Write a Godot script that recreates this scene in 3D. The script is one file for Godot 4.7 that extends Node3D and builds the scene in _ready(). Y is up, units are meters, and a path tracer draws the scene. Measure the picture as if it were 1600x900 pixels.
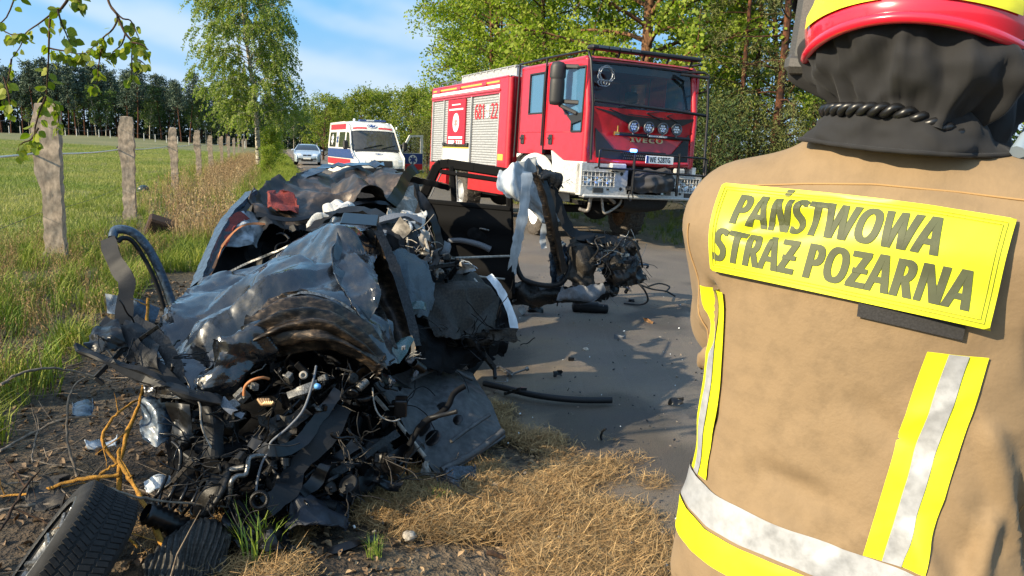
extends Node3D

# ---------------------------------------------------------------- mesh builder
class MB:
	var v := PackedVector3Array()
	var uv := PackedVector2Array()
	var c := PackedColorArray()
	var ix := PackedInt32Array()
	var col := Color(1, 1, 1)
	var fixed := PackedVector3Array()

	func put(p: Vector3, t := Vector2.ZERO) -> int:
		v.append(p); uv.append(t); c.append(col)
		return v.size() - 1

	func tri(a: Vector3, b: Vector3, d: Vector3) -> void:
		var k := v.size()
		put(a, Vector2(0, 0)); put(b, Vector2(1, 0)); put(d, Vector2(1, 1))
		ix.append_array([k, k + 2, k + 1])

	func quad(a: Vector3, b: Vector3, d: Vector3, e: Vector3) -> void:
		var k := v.size()
		put(a, Vector2(0, 1)); put(b, Vector2(1, 1)); put(d, Vector2(1, 0)); put(e, Vector2(0, 0))
		ix.append_array([k, k + 2, k + 1, k, k + 3, k + 2])

	func box(at: Vector3, size: Vector3, bs := Basis(), bev := 0.0) -> void:
		var h := size * 0.5
		var b := minf(bev, minf(h.x, minf(h.y, h.z)) * 0.95)
		if b <= 0.0:
			for ax in 3:
				for s in [-1.0, 1.0]:
					var n := Vector3.ZERO; n[ax] = s
					var u := Vector3.ZERO; u[(ax + 1) % 3] = s
					var w := Vector3.ZERO; w[(ax + 2) % 3] = 1.0
					var q := []
					for e in [[-1, -1], [1, -1], [1, 1], [-1, 1]]:
						q.append(at + bs * ((n + u * e[0] + w * e[1]) * h))
					quad(q[0], q[1], q[2], q[3])
			return
		var i := h - Vector3(b, b, b)
		for ax in 3:
			for s in [-1.0, 1.0]:
				var n2 := Vector3.ZERO; n2[ax] = s * h[ax]
				var u2 := Vector3.ZERO; u2[(ax + 1) % 3] = s * i[(ax + 1) % 3]
				var w2 := Vector3.ZERO; w2[(ax + 2) % 3] = i[(ax + 2) % 3]
				quad(at + bs * (n2 - u2 - w2), at + bs * (n2 + u2 - w2), at + bs * (n2 + u2 + w2), at + bs * (n2 - u2 + w2))
		for ax in 3:
			var a1 := (ax + 1) % 3
			var a2 := (ax + 2) % 3
			for s1 in [-1.0, 1.0]:
				for s2 in [-1.0, 1.0]:
					var p := Vector3.ZERO; p[a1] = s1 * h[a1]; p[a2] = s2 * i[a2]
					var q2 := Vector3.ZERO; q2[a1] = s1 * i[a1]; q2[a2] = s2 * h[a2]
					var e2 := Vector3.ZERO; e2[ax] = i[ax]
					quad(at + bs * (p - e2), at + bs * (p + e2), at + bs * (q2 + e2), at + bs * (q2 - e2))
		for sx in [-1.0, 1.0]:
			for sy in [-1.0, 1.0]:
				for sz in [-1.0, 1.0]:
					tri(at + bs * Vector3(sx * h.x, sy * i.y, sz * i.z), at + bs * Vector3(sx * i.x, sy * h.y, sz * i.z), at + bs * Vector3(sx * i.x, sy * i.y, sz * h.z))

	func bar(a: Vector3, b: Vector3, w: float, h: float, bev := 0.0, up := Vector3.UP) -> void:
		var z := (b - a).normalized()
		if absf(z.dot(up)) > 0.98:
			up = Vector3.RIGHT
		var x := up.cross(z).normalized()
		box((a + b) * 0.5, Vector3(w, h, a.distance_to(b)), Basis(x, z.cross(x), z), bev)

	func grid(rows: Array, closed := false, uvs := Vector2.ONE) -> void:
		var k := v.size()
		var nr := rows.size()
		var nc: int = rows[0].size()
		for i in nr:
			var r = rows[i]
			for j in nc:
				put(r[j], Vector2(float(j) / maxi(1, nc - 1), float(i) / maxi(1, nr - 1)) * uvs)
		for i in nr - 1:
			for j in (nc if closed else nc - 1):
				var a := k + i * nc + j
				var b := k + i * nc + (j + 1) % nc
				ix.append_array([a, b, b + nc, a, b + nc, a + nc])

	func fan(pts: Array, mid = null) -> void:
		var m = Vector3.ZERO
		if mid == null:
			for p in pts: m += p
			m /= pts.size()
		else:
			m = mid
		var k := put(m, Vector2(0.5, 0.5))
		for p in pts: put(p)
		for j in pts.size():
			ix.append_array([k, k + 1 + j, k + 1 + (j + 1) % pts.size()])

	func tube(pts: Array, rad, seg := 8, cap := true) -> void:
		var rows := []
		var n := pts.size()
		var side := Vector3.ZERO
		for i in n:
			var d: Vector3 = (pts[mini(i + 1, n - 1)] - pts[maxi(i - 1, 0)]).normalized()
			if side == Vector3.ZERO:
				side = d.cross(Vector3.UP if absf(d.y) < 0.9 else Vector3.RIGHT).normalized()
			side = (side - d * side.dot(d)).normalized()
			var up := side.cross(d)
			var r: float = rad[i] if rad is Array or rad is PackedFloat32Array else rad
			var row := PackedVector3Array()
			for j in seg:
				var a := TAU * j / seg
				row.append(pts[i] + (side * cos(a) + up * sin(a)) * r)
			rows.append(row)
		grid(rows, true)
		if cap:
			fan(Array(rows[0])); fan(Array(rows[-1]))

	func lathe(prof: Array, at: Vector3, bs := Basis(), seg := 24, cap := false) -> void:  # profile: (radius, along y)
		var rows := []
		for p in prof:
			var row := PackedVector3Array()
			for j in seg:
				var a := TAU * j / seg
				row.append(at + bs * Vector3(cos(a) * p.x, p.y, sin(a) * p.x))
			rows.append(row)
		grid(rows, true)
		if cap:
			fan(Array(rows[0])); fan(Array(rows[-1]))

	func hard_lathe(prof: Array, at: Vector3, bs := Basis(), seg := 24) -> void:
		for i in prof.size() - 1:
			lathe([prof[i], prof[i + 1]], at, bs, seg)

	func ball(at: Vector3, r: Vector3, bs := Basis(), seg := 16, ring := 10) -> void:
		var rows := []
		for i in ring + 1:
			var e := PI * i / ring
			var row := PackedVector3Array()
			for j in seg:
				var a := TAU * j / seg
				row.append(at + bs * (Vector3(sin(e) * cos(a), cos(e), sin(e) * sin(a)) * r))
			rows.append(row)
		grid(rows, true)

	func prism(poly: Array, f: Callable, d0: float, d1: float) -> void:  # 2D outline, f maps (u, v, depth) to 3D
		var pk := PackedVector2Array(poly)
		var t := Geometry2D.triangulate_polygon(pk)
		for dd in [d0, d1]:
			var k := v.size()
			for p in poly: put(f.call(p.x, p.y, dd), p)
			for i in range(0, t.size(), 3):
				if dd == d1: ix.append_array([k + t[i], k + t[i + 1], k + t[i + 2]])
				else: ix.append_array([k + t[i], k + t[i + 2], k + t[i + 1]])
		for i in poly.size():
			var a: Vector2 = poly[i]
			var b: Vector2 = poly[(i + 1) % poly.size()]
			quad(f.call(a.x, a.y, d0), f.call(b.x, b.y, d0), f.call(b.x, b.y, d1), f.call(a.x, a.y, d1))

	func normals() -> PackedVector3Array:
		var n := PackedVector3Array()
		n.resize(v.size())
		for i in range(0, ix.size(), 3):
			var a := ix[i]; var b := ix[i + 1]; var d := ix[i + 2]
			var m := (v[d] - v[a]).cross(v[b] - v[a])
			n[a] += m; n[b] += m; n[d] += m
		for i in n.size():
			n[i] = n[i].normalized() if n[i].length_squared() > 1e-24 else Vector3.UP
		return n

	func mesh(nrm := PackedVector3Array()) -> ArrayMesh:
		var a := []
		a.resize(Mesh.ARRAY_MAX)
		a[Mesh.ARRAY_VERTEX] = v
		a[Mesh.ARRAY_NORMAL] = nrm if nrm.size() else fixed if fixed.size() == v.size() else normals()
		a[Mesh.ARRAY_TEX_UV] = uv
		a[Mesh.ARRAY_COLOR] = c
		a[Mesh.ARRAY_INDEX] = ix
		var m := ArrayMesh.new()
		m.add_surface_from_arrays(Mesh.PRIMITIVE_TRIANGLES, a)
		return m

# ---------------------------------------------------------------- scene helpers
const FPX := 1208.0
const EYE := Vector3(0, 1.55, 0)
var cam_basis := Basis.from_euler(Vector3(deg_to_rad(-10.1), 0, deg_to_rad(2.0)))
var rng := RandomNumberGenerator.new()
var M := {}
var T := {}
var used := {}

func ray(x: float, y: float) -> Vector3:
	return cam_basis * Vector3((x - 800.0) / FPX, (450.0 - y) / FPX, -1.0)

func P(x: float, y: float, d: float) -> Vector3:      # a measured point: where it stands in the photograph and its distance
	var r := ray(x, y)
	return EYE + r * (d / -r.z)

func G(x: float, y: float, h := 0.0) -> Vector3:      # the same for a point on the ground
	var r := ray(x, y)
	return EYE + r * ((h - EYE.y) / r.y)

func rf(a: float, b: float) -> float:
	return rng.randf_range(a, b)

func rv(s: float) -> Vector3:
	return Vector3(rf(-s, s), rf(-s, s), rf(-s, s))

func numbered(called: String) -> String:
	var k: int = used.get(called, 0)
	used[called] = k + 1
	return called if k == 0 else "%s_%03d" % [called, k]

func tag(o: Node, label := "", category := "", group := "", kind := "") -> Node:
	if label: o.set_meta("label", label)
	if category: o.set_meta("category", category)
	if group: o.set_meta("group", group)
	if kind: o.set_meta("kind", kind)
	return o

func thing(called: String, label: String, category: String, at := Vector3.ZERO, turn := 0.0, group := "") -> Node3D:
	var o := Node3D.new()
	o.name = numbered(called)
	add_child(o, true)
	o.position = at
	o.rotation.y = turn
	tag(o, label, category, group)
	return o

func obj(called: String, m, material: Material, parent: Node = null, nrm := PackedVector3Array()) -> MeshInstance3D:
	var o := MeshInstance3D.new()
	if parent == null:
		o.name = numbered(called)
	else:
		var n := called
		var k := 0
		while parent.has_node(NodePath(n)):
			k += 1
			n = "%s_%03d" % [called, k]
		o.name = n
	o.mesh = m.mesh(nrm) if m is MB else m
	o.material_override = material
	(parent if parent else self).add_child(o, true)
	return o

func place(o: Node3D, at: Vector3) -> Node3D:
	# gives a top-level mesh that was modelled in the world its own origin
	if o is MeshInstance3D and o.mesh is ArrayMesh:
		var a: Array = o.mesh.surface_get_arrays(0)
		var vv: PackedVector3Array = a[Mesh.ARRAY_VERTEX]
		for i in vv.size(): vv[i] -= at
		a[Mesh.ARRAY_VERTEX] = vv
		var m := ArrayMesh.new()
		m.add_surface_from_arrays(Mesh.PRIMITIVE_TRIANGLES, a)
		o.mesh = m
	o.position = at
	return o

func dup(src: Node3D, called: String, at: Vector3, turn: float, label := "", sc := 1.0) -> Node3D:
	var r: Node3D = src.duplicate()
	r.name = numbered(called)
	add_child(r, true)
	r.position = at
	r.rotation = Vector3(0, turn, 0)
	r.scale = Vector3(sc, sc, sc)
	if label: r.set_meta("label", label)
	return r

func stuff(called: String, m: Mesh, material: Material, xf: Array, cols: Array, label: String, category: String, parent: Node = null) -> MultiMeshInstance3D:
	var mm := MultiMesh.new()
	mm.transform_format = MultiMesh.TRANSFORM_3D
	mm.use_colors = cols.size() > 0
	mm.mesh = m
	mm.instance_count = xf.size()
	for i in xf.size():
		mm.set_instance_transform(i, xf[i])
		if cols.size(): mm.set_instance_color(i, cols[i])
	var o := MultiMeshInstance3D.new()
	o.multimesh = mm
	o.material_override = material
	o.name = called if parent else numbered(called)
	(parent if parent else self).add_child(o, true)
	tag(o, label, category if parent == null else "", "", "stuff")
	return o

# ---------------------------------------------------------------- textures and materials
func noise(kind: int, freq: float, oct: int, sd := 1, gain := 0.5) -> FastNoiseLite:
	var n := FastNoiseLite.new()
	n.noise_type = kind
	n.frequency = freq
	n.fractal_octaves = oct
	n.fractal_gain = gain
	n.seed = sd
	return n

func tex_grey(n: FastNoiseLite, size: int, lo: float, hi: float, power := 1.0) -> ImageTexture:
	var im := n.get_seamless_image(size, size)
	im.convert(Image.FORMAT_L8)
	var d := im.get_data()
	for i in d.size():
		d[i] = int(clampf(lerpf(lo, hi, pow(d[i] / 255.0, power)), 0, 1) * 255.0)
	return ImageTexture.create_from_image(Image.create_from_data(size, size, false, Image.FORMAT_L8, d))

func tex_ramp(n: FastNoiseLite, size: int, stops: Array, cols: Array) -> ImageTexture:
	var g := Gradient.new()
	g.offsets = PackedFloat32Array(stops)
	g.colors = PackedColorArray(cols)
	var im := n.get_seamless_image(size, size)
	im.convert(Image.FORMAT_L8)
	var d := im.get_data()
	var lut := PackedByteArray()
	for i in 256:
		var q := g.sample(i / 255.0)
		lut.append_array([int(q.r * 255), int(q.g * 255), int(q.b * 255)])
	var o := PackedByteArray()
	o.resize(d.size() * 3)
	for i in d.size():
		var k := d[i] * 3
		o[i * 3] = lut[k]; o[i * 3 + 1] = lut[k + 1]; o[i * 3 + 2] = lut[k + 2]
	return ImageTexture.create_from_image(Image.create_from_data(size, size, false, Image.FORMAT_RGB8, o))

func lin(r: float, g: float, b: float, a := 1.0) -> Color:   # a real-world base colour (linear) as albedo_color
	var q := Color(r, g, b).linear_to_srgb()
	q.a = a
	return q

func mat(called: String, base: Color, rough := 0.6, metal := 0.0, o := {}) -> StandardMaterial3D:
	var m := StandardMaterial3D.new()
	m.resource_name = called
	m.albedo_color = base
	m.roughness = rough
	m.metallic = metal
	m.cull_mode = BaseMaterial3D.CULL_DISABLED
	if o.has("tex"):
		m.albedo_texture = o.tex
		m.uv1_triplanar = not o.get("uv", false)
		var s: float = o.get("scale", 1.0)
		m.uv1_scale = Vector3(s, s, s) * o.get("stretch", Vector3.ONE)
		m.uv1_world_triplanar = o.get("world", false)
	if o.has("height"):
		m.heightmap_enabled = true
		m.heightmap_texture = o.height
		m.heightmap_scale = o.get("hs", 0.3)
		if not o.has("tex"):
			m.uv1_triplanar = true
			var s2: float = o.get("scale", 1.0)
			m.uv1_scale = Vector3(s2, s2, s2) * o.get("stretch", Vector3.ONE)
	if o.has("rtex"):
		m.roughness_texture = o.rtex
	if o.get("vc", false): m.vertex_color_use_as_albedo = true
	if o.has("coat"):
		m.clearcoat_enabled = true; m.clearcoat = o.coat; m.clearcoat_roughness = o.get("coatr", 0.05)
	if o.has("rim"):
		m.rim_enabled = true; m.rim = o.rim; m.rim_tint = 0.5
	if o.has("back"):
		m.backlight_enabled = true; m.backlight = o.back
	if o.has("spec"): m.metallic_specular = o.spec
	M[called] = m
	return m

func glass(called: String, tint: Color, alpha: float, rough := 0.02) -> StandardMaterial3D:
	var m := StandardMaterial3D.new()
	m.resource_name = called
	tint.a = alpha
	m.albedo_color = tint
	m.transparency = BaseMaterial3D.TRANSPARENCY_ALPHA
	m.roughness = rough
	m.cull_mode = BaseMaterial3D.CULL_DISABLED
	M[called] = m
	return m

func letters(txt: String, height: float, f: Callable, depth := 0.004, widen := 1.0, slant := 0.0, font := "Droid Sans", bold := true, fine := 0.0) -> MB:
	# text as a mesh; f maps (x from the text's left end, y from its base line, depth) to 3D
	var tm := TextMesh.new()
	var sf := SystemFont.new()
	sf.font_names = PackedStringArray([font])
	sf.font_weight = 700 if bold else 400
	tm.font = sf
	tm.text = txt
	tm.font_size = 64
	tm.pixel_size = height / 46.0
	tm.depth = 0.001
	tm.curve_step = 2.0
	tm.horizontal_alignment = HORIZONTAL_ALIGNMENT_LEFT
	tm.vertical_alignment = VERTICAL_ALIGNMENT_BOTTOM
	var a: Array = tm.surface_get_arrays(0)
	var pts: PackedVector3Array = a[Mesh.ARRAY_VERTEX]
	var id: PackedInt32Array = a[Mesh.ARRAY_INDEX] if a[Mesh.ARRAY_INDEX] != null else PackedInt32Array(range(pts.size()))
	var ymin := 1e9
	var xmin := 1e9
	for p in pts: ymin = minf(ymin, p.y); xmin = minf(xmin, p.x)
	# long triangles are halved until they can follow a bent surface
	if fine > 0.0:
		var todo := []
		for i in range(0, id.size(), 3): todo.append([pts[id[i]], pts[id[i + 1]], pts[id[i + 2]]])
		pts = PackedVector3Array()
		while todo.size():
			var t: Array = todo.pop_back()
			var k := 0
			for e in 3:
				if t[e].distance_to(t[(e + 1) % 3]) > t[k].distance_to(t[(k + 1) % 3]): k = e
			if t[k].distance_to(t[(k + 1) % 3]) > fine:
				var m: Vector3 = (t[k] + t[(k + 1) % 3]) * 0.5
				todo.append([t[k], m, t[(k + 2) % 3]])
				todo.append([m, t[(k + 1) % 3], t[(k + 2) % 3]])
			else:
				pts.append_array(PackedVector3Array(t))
		id = PackedInt32Array(range(pts.size()))
	var mb := MB.new()
	for p in pts:
		var q := Vector2((p.x - xmin) * widen + (p.y - ymin) * slant, p.y - ymin)
		mb.put(f.call(q.x, q.y, depth if p.z > 0.0 else 0.0), q)
	mb.ix = id
	return mb

func text_width(txt: String, height: float, widen := 1.0) -> float:
	var mb := letters(txt, height, func(x, y, d): return Vector3(x, y, d), 0.001, widen)
	var w := 0.0
	for p in mb.v: w = maxf(w, p.x)
	return w

# Catmull-Rom through control rows
func cr(a, b, c2, d, t: float):
	return 0.5 * ((2.0 * b) + (c2 - a) * t + (2.0 * a - 5.0 * b + 4.0 * c2 - d) * t * t + (3.0 * b - a - 3.0 * c2 + d) * t * t * t)

func spline(p: Array, n: int) -> Array:
	var out := []
	var m := p.size()
	for i in n:
		var u := float(i) / (n - 1) * (m - 1)
		var k := mini(int(u), m - 2)
		out.append(cr(p[maxi(k - 1, 0)], p[k], p[k + 1], p[mini(k + 2, m - 1)], u - k))
	return out

func patch(ctrl: Array, nu: int, nv: int) -> Array:   # control rows of Vector3 -> nv rows of nu points
	var mid := []
	for r in ctrl: mid.append(spline(r, nu))
	var out := []
	for i in nv: out.append(PackedVector3Array())
	for j in nu:
		var colm := []
		for r in mid: colm.append(r[j])
		var s := spline(colm, nv)
		for i in nv: out[i].append(s[i])
	return out

# ---------------------------------------------------------------- camera, sky, sun
const SUN_TO := Vector3(-0.83, 0.48, 0.50)
const ROAD_O := Vector3(0.30, 0, -3.3)
const ROAD_U := Vector3(-0.29, 0, -0.957)     # along the road, away from the camera
const ROAD_W := Vector3(0.957, 0, -0.29)      # across the road, to the right

func road_st(p: Vector3) -> Vector2:
	var d := p - ROAD_O
	return Vector2(d.dot(ROAD_U), d.dot(ROAD_W))

func road_p(s: float, t: float, y := 0.0) -> Vector3:
	var q := ROAD_O + ROAD_U * s + ROAD_W * t
	q.y = y
	return q

func setup_view() -> void:
	var cam := Camera3D.new()
	cam.name = "camera"
	cam.position = EYE
	cam.basis = cam_basis
	cam.fov = rad_to_deg(2.0 * atan(450.0 / FPX))
	cam.near = 0.05
	cam.far = 2500.0
	cam.current = true
	add_child(cam)
	var e := Environment.new()
	e.background_mode = Environment.BG_SKY
	var sky := Sky.new()
	var pm := PanoramaSkyMaterial.new()
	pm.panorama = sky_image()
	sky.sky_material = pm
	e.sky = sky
	e.background_energy_multiplier = 0.92
	e.tonemap_mode = Environment.TONE_MAPPER_LINEAR
	e.tonemap_exposure = 1.85
	e.sdfgi_enabled = true
	e.ssao_enabled = true
	e.ssil_enabled = true
	e.fog_enabled = false
	e.fog_density = 0.0009
	e.fog_light_color = Color(0.72, 0.82, 0.95)
	var we := WorldEnvironment.new()
	we.name = "world_environment"
	we.environment = e
	add_child(we)
	var sun := DirectionalLight3D.new()
	sun.name = "sun"
	sun.light_energy = 1.6
	sun.light_color = Color(1.0, 0.93, 0.80)
	sun.light_angular_distance = 0.5
	sun.shadow_enabled = true
	var to := SUN_TO.normalized()
	sun.basis = Basis.looking_at(-to, Vector3.UP)
	add_child(sun)

func sky_image() -> ImageTexture:
	var w := 1024
	var h := 512
	var im := Image.create(w, h, false, Image.FORMAT_RGBF)
	var sun_to := SUN_TO.normalized()
	var n1 := noise(FastNoiseLite.TYPE_SIMPLEX_SMOOTH, 1.0, 5, 7)
	for j in h:
		var el := (0.5 - (j + 0.5) / h) * PI
		for i in w:
			var az := wrapf((i + 0.5) / w * TAU, -PI, PI)
			var k := clampf(el / (PI / 2), 0, 1)
			var c := Color(0.335, 0.455, 0.58).lerp(Color(0.125, 0.335, 0.565), smoothstep(0.0, 0.11, k))
			c = c.lerp(Color(0.16, 0.33, 0.60), smoothstep(0.10, 0.75, k))
			# thin streaks of cirrus, falling gently to the right
			var d := Vector3(sin(az) * cos(el), sin(el), -cos(az) * cos(el))
			var a2 := el + 0.22 * az
			var st := n1.get_noise_3d(d.x * 2.2, a2 * 16.0, d.z * 2.2) * 0.5 + n1.get_noise_3d(d.x * 5.0 + 9.0, a2 * 30.0, d.z * 5.0) * 0.3
			var cl := smoothstep(0.02, 0.48, st + 0.14) * smoothstep(-0.02, 0.05, el) * (1.0 - 0.6 * smoothstep(0.35, 0.9, el))
			c = c.lerp(Color(0.47, 0.54, 0.61), cl * 0.6)
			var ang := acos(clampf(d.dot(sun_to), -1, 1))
			c += Color(1.3, 1.18, 1.0) * exp(-ang * 2.4)  # glow added around the sun, strengthened to fill the shadows
			if el < 0.0:
				c = Color(0.20, 0.19, 0.15)
			im.set_pixel(i, j, c)
	return ImageTexture.create_from_image(im)

# ---------------------------------------------------------------- ground and road
var n_ground: FastNoiseLite
var n_patch: FastNoiseLite

func ground_h(x: float, z: float) -> float:
	var st := road_st(Vector3(x, 0, z))
	var out := maxf(-st.y - 0.4, st.y - 5.6)
	var y := n_patch.get_noise_2d(x * 0.7, z * 0.7) * 0.10 * smoothstep(0.0, 5.0, out)
	y += n_ground.get_noise_2d(x * 3.0, z * 3.0) * 0.025 * smoothstep(-0.3, 0.5, out)
	if st.y < 0.0:
		y += 1.5 * smoothstep(40.0, 200.0, Vector2(x, z).length()) * smoothstep(2.0, 40.0, -st.y)
	else:
		y -= 0.06 * smoothstep(5.2, 6.4, st.y)
	return y

func ground_color(x: float, z: float) -> Color:
	var st := road_st(Vector3(x, 0, z))
	var a := n_ground.get_noise_2d(x * 2.0, z * 2.0)
	var b := n_patch.get_noise_2d(x, z)
	var c2 := n_patch.get_noise_2d(x * 4.0 + 50.0, z * 4.0)
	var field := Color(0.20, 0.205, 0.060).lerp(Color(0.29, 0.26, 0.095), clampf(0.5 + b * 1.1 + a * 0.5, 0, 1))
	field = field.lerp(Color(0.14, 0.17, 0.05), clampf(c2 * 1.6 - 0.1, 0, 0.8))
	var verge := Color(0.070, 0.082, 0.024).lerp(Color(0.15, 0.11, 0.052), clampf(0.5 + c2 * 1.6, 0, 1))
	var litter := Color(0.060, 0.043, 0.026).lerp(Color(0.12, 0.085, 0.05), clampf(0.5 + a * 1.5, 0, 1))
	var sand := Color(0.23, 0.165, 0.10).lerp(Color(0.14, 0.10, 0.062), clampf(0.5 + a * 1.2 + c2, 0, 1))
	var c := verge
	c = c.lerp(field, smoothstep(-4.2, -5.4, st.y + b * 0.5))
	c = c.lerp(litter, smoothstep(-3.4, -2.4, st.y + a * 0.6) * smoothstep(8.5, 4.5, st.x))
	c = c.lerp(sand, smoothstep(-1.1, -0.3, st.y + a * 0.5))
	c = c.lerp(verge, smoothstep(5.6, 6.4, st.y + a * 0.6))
	if st.y > 7.0:
		c = c.lerp(Color(0.06, 0.055, 0.03), 0.6)
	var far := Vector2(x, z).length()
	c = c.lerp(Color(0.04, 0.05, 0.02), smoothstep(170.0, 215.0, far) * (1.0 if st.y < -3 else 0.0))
	return c

func build_ground() -> void:
	n_ground = noise(FastNoiseLite.TYPE_SIMPLEX_SMOOTH, 0.45, 4, 3)
	n_patch = noise(FastNoiseLite.TYPE_SIMPLEX_SMOOTH, 0.12, 3, 11)
	var half := 150
	var xs := PackedFloat32Array()
	for i in range(-half, half + 1):
		var s := float(i) / half
		xs.append(3.2 * sinh(6.1 * absf(s)) * signf(s))
	var b := MB.new()
	var nn := xs.size()
	for j in nn:
		for i in nn:
			var x := xs[i] - 0.8
			var z := xs[j] - 4.0
			var y := ground_h(x, z)
			var st := road_st(Vector3(x, 0, z))
			if st.y > -0.6 and st.y < 5.9:
				y -= 0.02
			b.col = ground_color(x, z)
			b.put(Vector3(x, y, z), Vector2(x, z))
	for j in nn - 1:
		for i in nn - 1:
			var a := j * nn + i
			b.ix.append_array([a, a + 1, a + nn + 1, a, a + nn + 1, a + nn])
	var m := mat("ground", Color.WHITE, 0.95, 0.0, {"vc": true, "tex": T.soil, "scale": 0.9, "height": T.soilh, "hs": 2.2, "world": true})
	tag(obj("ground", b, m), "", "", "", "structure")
	# the asphalt: one sheet with a broken edge, sand and dust over it in patches
	var r := MB.new()
	var ss := PackedFloat32Array()
	var s0 := -7.0
	while s0 < 230.0:
		ss.append(s0)
		s0 += 0.09 if s0 < 8.0 else 0.25 if s0 < 22.0 else 3.0
	var nt := 66
	for i in ss.size():
		var s := ss[i]
		var q := road_p(s, 0)
		var e0 := n_ground.get_noise_2d(q.x * 4.0, q.z * 4.0) * 0.30 + n_patch.get_noise_2d(q.x * 5.0, q.z * 5.0) * 0.25 + 0.02
		var e1 := 5.25 + n_ground.get_noise_2d(q.x * 3.0 + 40.0, q.z * 3.0) * 0.25
		for j in nt + 1:
			var f := float(j) / nt
			var t := lerpf(e0, e1, f)
			var p := road_p(s, t)
			var y := 0.016 + 0.03 * sin(f * PI)
			if j == 0 or j == nt: y = -0.05
			var a := n_ground.get_noise_2d(p.x * 2.5 + 7.0, p.z * 2.5)
			var d := n_patch.get_noise_2d(p.x * 3.0, p.z * 3.0 + 20.0)
			var base := Color(0.190, 0.160, 0.130).lerp(Color(0.140, 0.122, 0.104), clampf(0.5 + a, 0, 1))
			var dust := smoothstep(1.0, 0.0, t + a * 0.7 + d * 0.5) * 0.75 + clampf(d * 1.4 - 0.2, 0, 0.4)
			dust += smoothstep(4.6, 5.3, t + a * 0.4) * 0.8
			base = base.lerp(Color(0.215, 0.155, 0.095), clampf(dust, 0, 0.85))
			var oil := smoothstep(0.22, 0.42, n_patch.get_noise_2d(p.x * 4.5 + 90.0, p.z * 4.5)) * smoothstep(9.0, 4.0, s)
			base = base.lerp(Color(0.03, 0.028, 0.027), oil * 0.6)
			r.col = base
			r.put(Vector3(p.x, y + ground_h(p.x, p.z), p.z), Vector2(t, s))
	for i in ss.size() - 1:
		for j in nt:
			var a2 := i * (nt + 1) + j
			r.ix.append_array([a2, a2 + 1, a2 + nt + 2, a2, a2 + nt + 2, a2 + nt + 1])
	var rm := mat("asphalt", Color.WHITE, 0.88, 0.0, {"vc": true, "tex": T.agg, "scale": 3.2, "height": T.aggh, "hs": 0.5, "world": true})
	tag(obj("road", r, rm), "", "", "", "structure")

func build_textures() -> void:
	T.soil = tex_grey(noise(FastNoiseLite.TYPE_SIMPLEX_SMOOTH, 0.03, 6, 5, 0.7), 512, 0.35, 1.25)
	T.soilh = tex_grey(noise(FastNoiseLite.TYPE_SIMPLEX_SMOOTH, 0.03, 6, 5, 0.7), 512, 0.0, 1.0)
	T.agg = tex_grey(noise(FastNoiseLite.TYPE_CELLULAR, 0.14, 2, 8), 512, 1.25, 0.5)
	T.aggh = tex_grey(noise(FastNoiseLite.TYPE_CELLULAR, 0.14, 2, 8), 512, 1.0, 0.0)
	T.fine = tex_grey(noise(FastNoiseLite.TYPE_SIMPLEX_SMOOTH, 0.09, 5, 21, 0.65), 512, 0.6, 1.12)
	T.fineh = tex_grey(noise(FastNoiseLite.TYPE_SIMPLEX_SMOOTH, 0.09, 5, 21, 0.65), 512, 0.0, 1.0)
	T.blotch = tex_grey(noise(FastNoiseLite.TYPE_SIMPLEX_SMOOTH, 0.012, 6, 31, 0.6), 512, 0.45, 1.2)
	T.blotch2 = tex_grey(noise(FastNoiseLite.TYPE_SIMPLEX_SMOOTH, 0.02, 5, 35, 0.55), 512, 0.82, 1.08)
	T.cloth = tex_grey(noise(FastNoiseLite.TYPE_SIMPLEX_SMOOTH, 0.008, 8, 81, 0.66), 1024, 0.89, 1.08)
	T.patch = tex_grey(noise(FastNoiseLite.TYPE_SIMPLEX_SMOOTH, 0.01, 5, 83, 0.55), 512, 0.80, 1.08)
	T.printw = tex_grey(noise(FastNoiseLite.TYPE_SIMPLEX_SMOOTH, 0.014, 4, 85, 0.55), 512, 0.75, 1.25)
	var wv := Image.create(256, 256, false, Image.FORMAT_L8)
	for y in 256:
		for x in 256:
			var g := 0.5 + 0.25 * sin((x + y) * TAU / 4.0) + 0.2 * sin((x - y) * TAU / 8.0)
			wv.set_pixel(x, y, Color(g, g, g))
	T.weave = ImageTexture.create_from_image(wv)
	T.stone = tex_grey(noise(FastNoiseLite.TYPE_SIMPLEX_SMOOTH, 0.02, 6, 87, 0.62), 512, 0.62, 1.12)
	T.rough = tex_grey(noise(FastNoiseLite.TYPE_SIMPLEX_SMOOTH, 0.02, 6, 33, 0.6), 512, 0.1, 1.0)
	T.bark = tex_ramp(noise(FastNoiseLite.TYPE_SIMPLEX_SMOOTH, 0.03, 5, 41, 0.6), 256, [0.0, 0.4, 0.6, 1.0], [Color(0.16, 0.12, 0.09), Color(0.36, 0.28, 0.21), Color(0.52, 0.42, 0.33), Color(0.68, 0.58, 0.47)])
	T.birch = tex_ramp(noise(FastNoiseLite.TYPE_SIMPLEX_SMOOTH, 0.03, 4, 43), 256, [0.0, 0.34, 0.42, 1.0], [Color(0.08, 0.07, 0.06), Color(0.15, 0.13, 0.12), Color(0.80, 0.77, 0.70), Color(0.90, 0.88, 0.82)])

# ---------------------------------------------------------------- plants
func leaf(b: MB, p: Vector3, d: Vector3, l: float, w: float) -> void:
	var s := d.cross(rv(1.0)).normalized() * w * 0.5
	var k := b.v.size()
	var m := p + d * l * 0.5
	b.put(p); b.put(m + s); b.put(p + d * l); b.put(m - s)
	b.ix.append_array([k, k + 2, k + 1, k, k + 3, k + 2])

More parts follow.
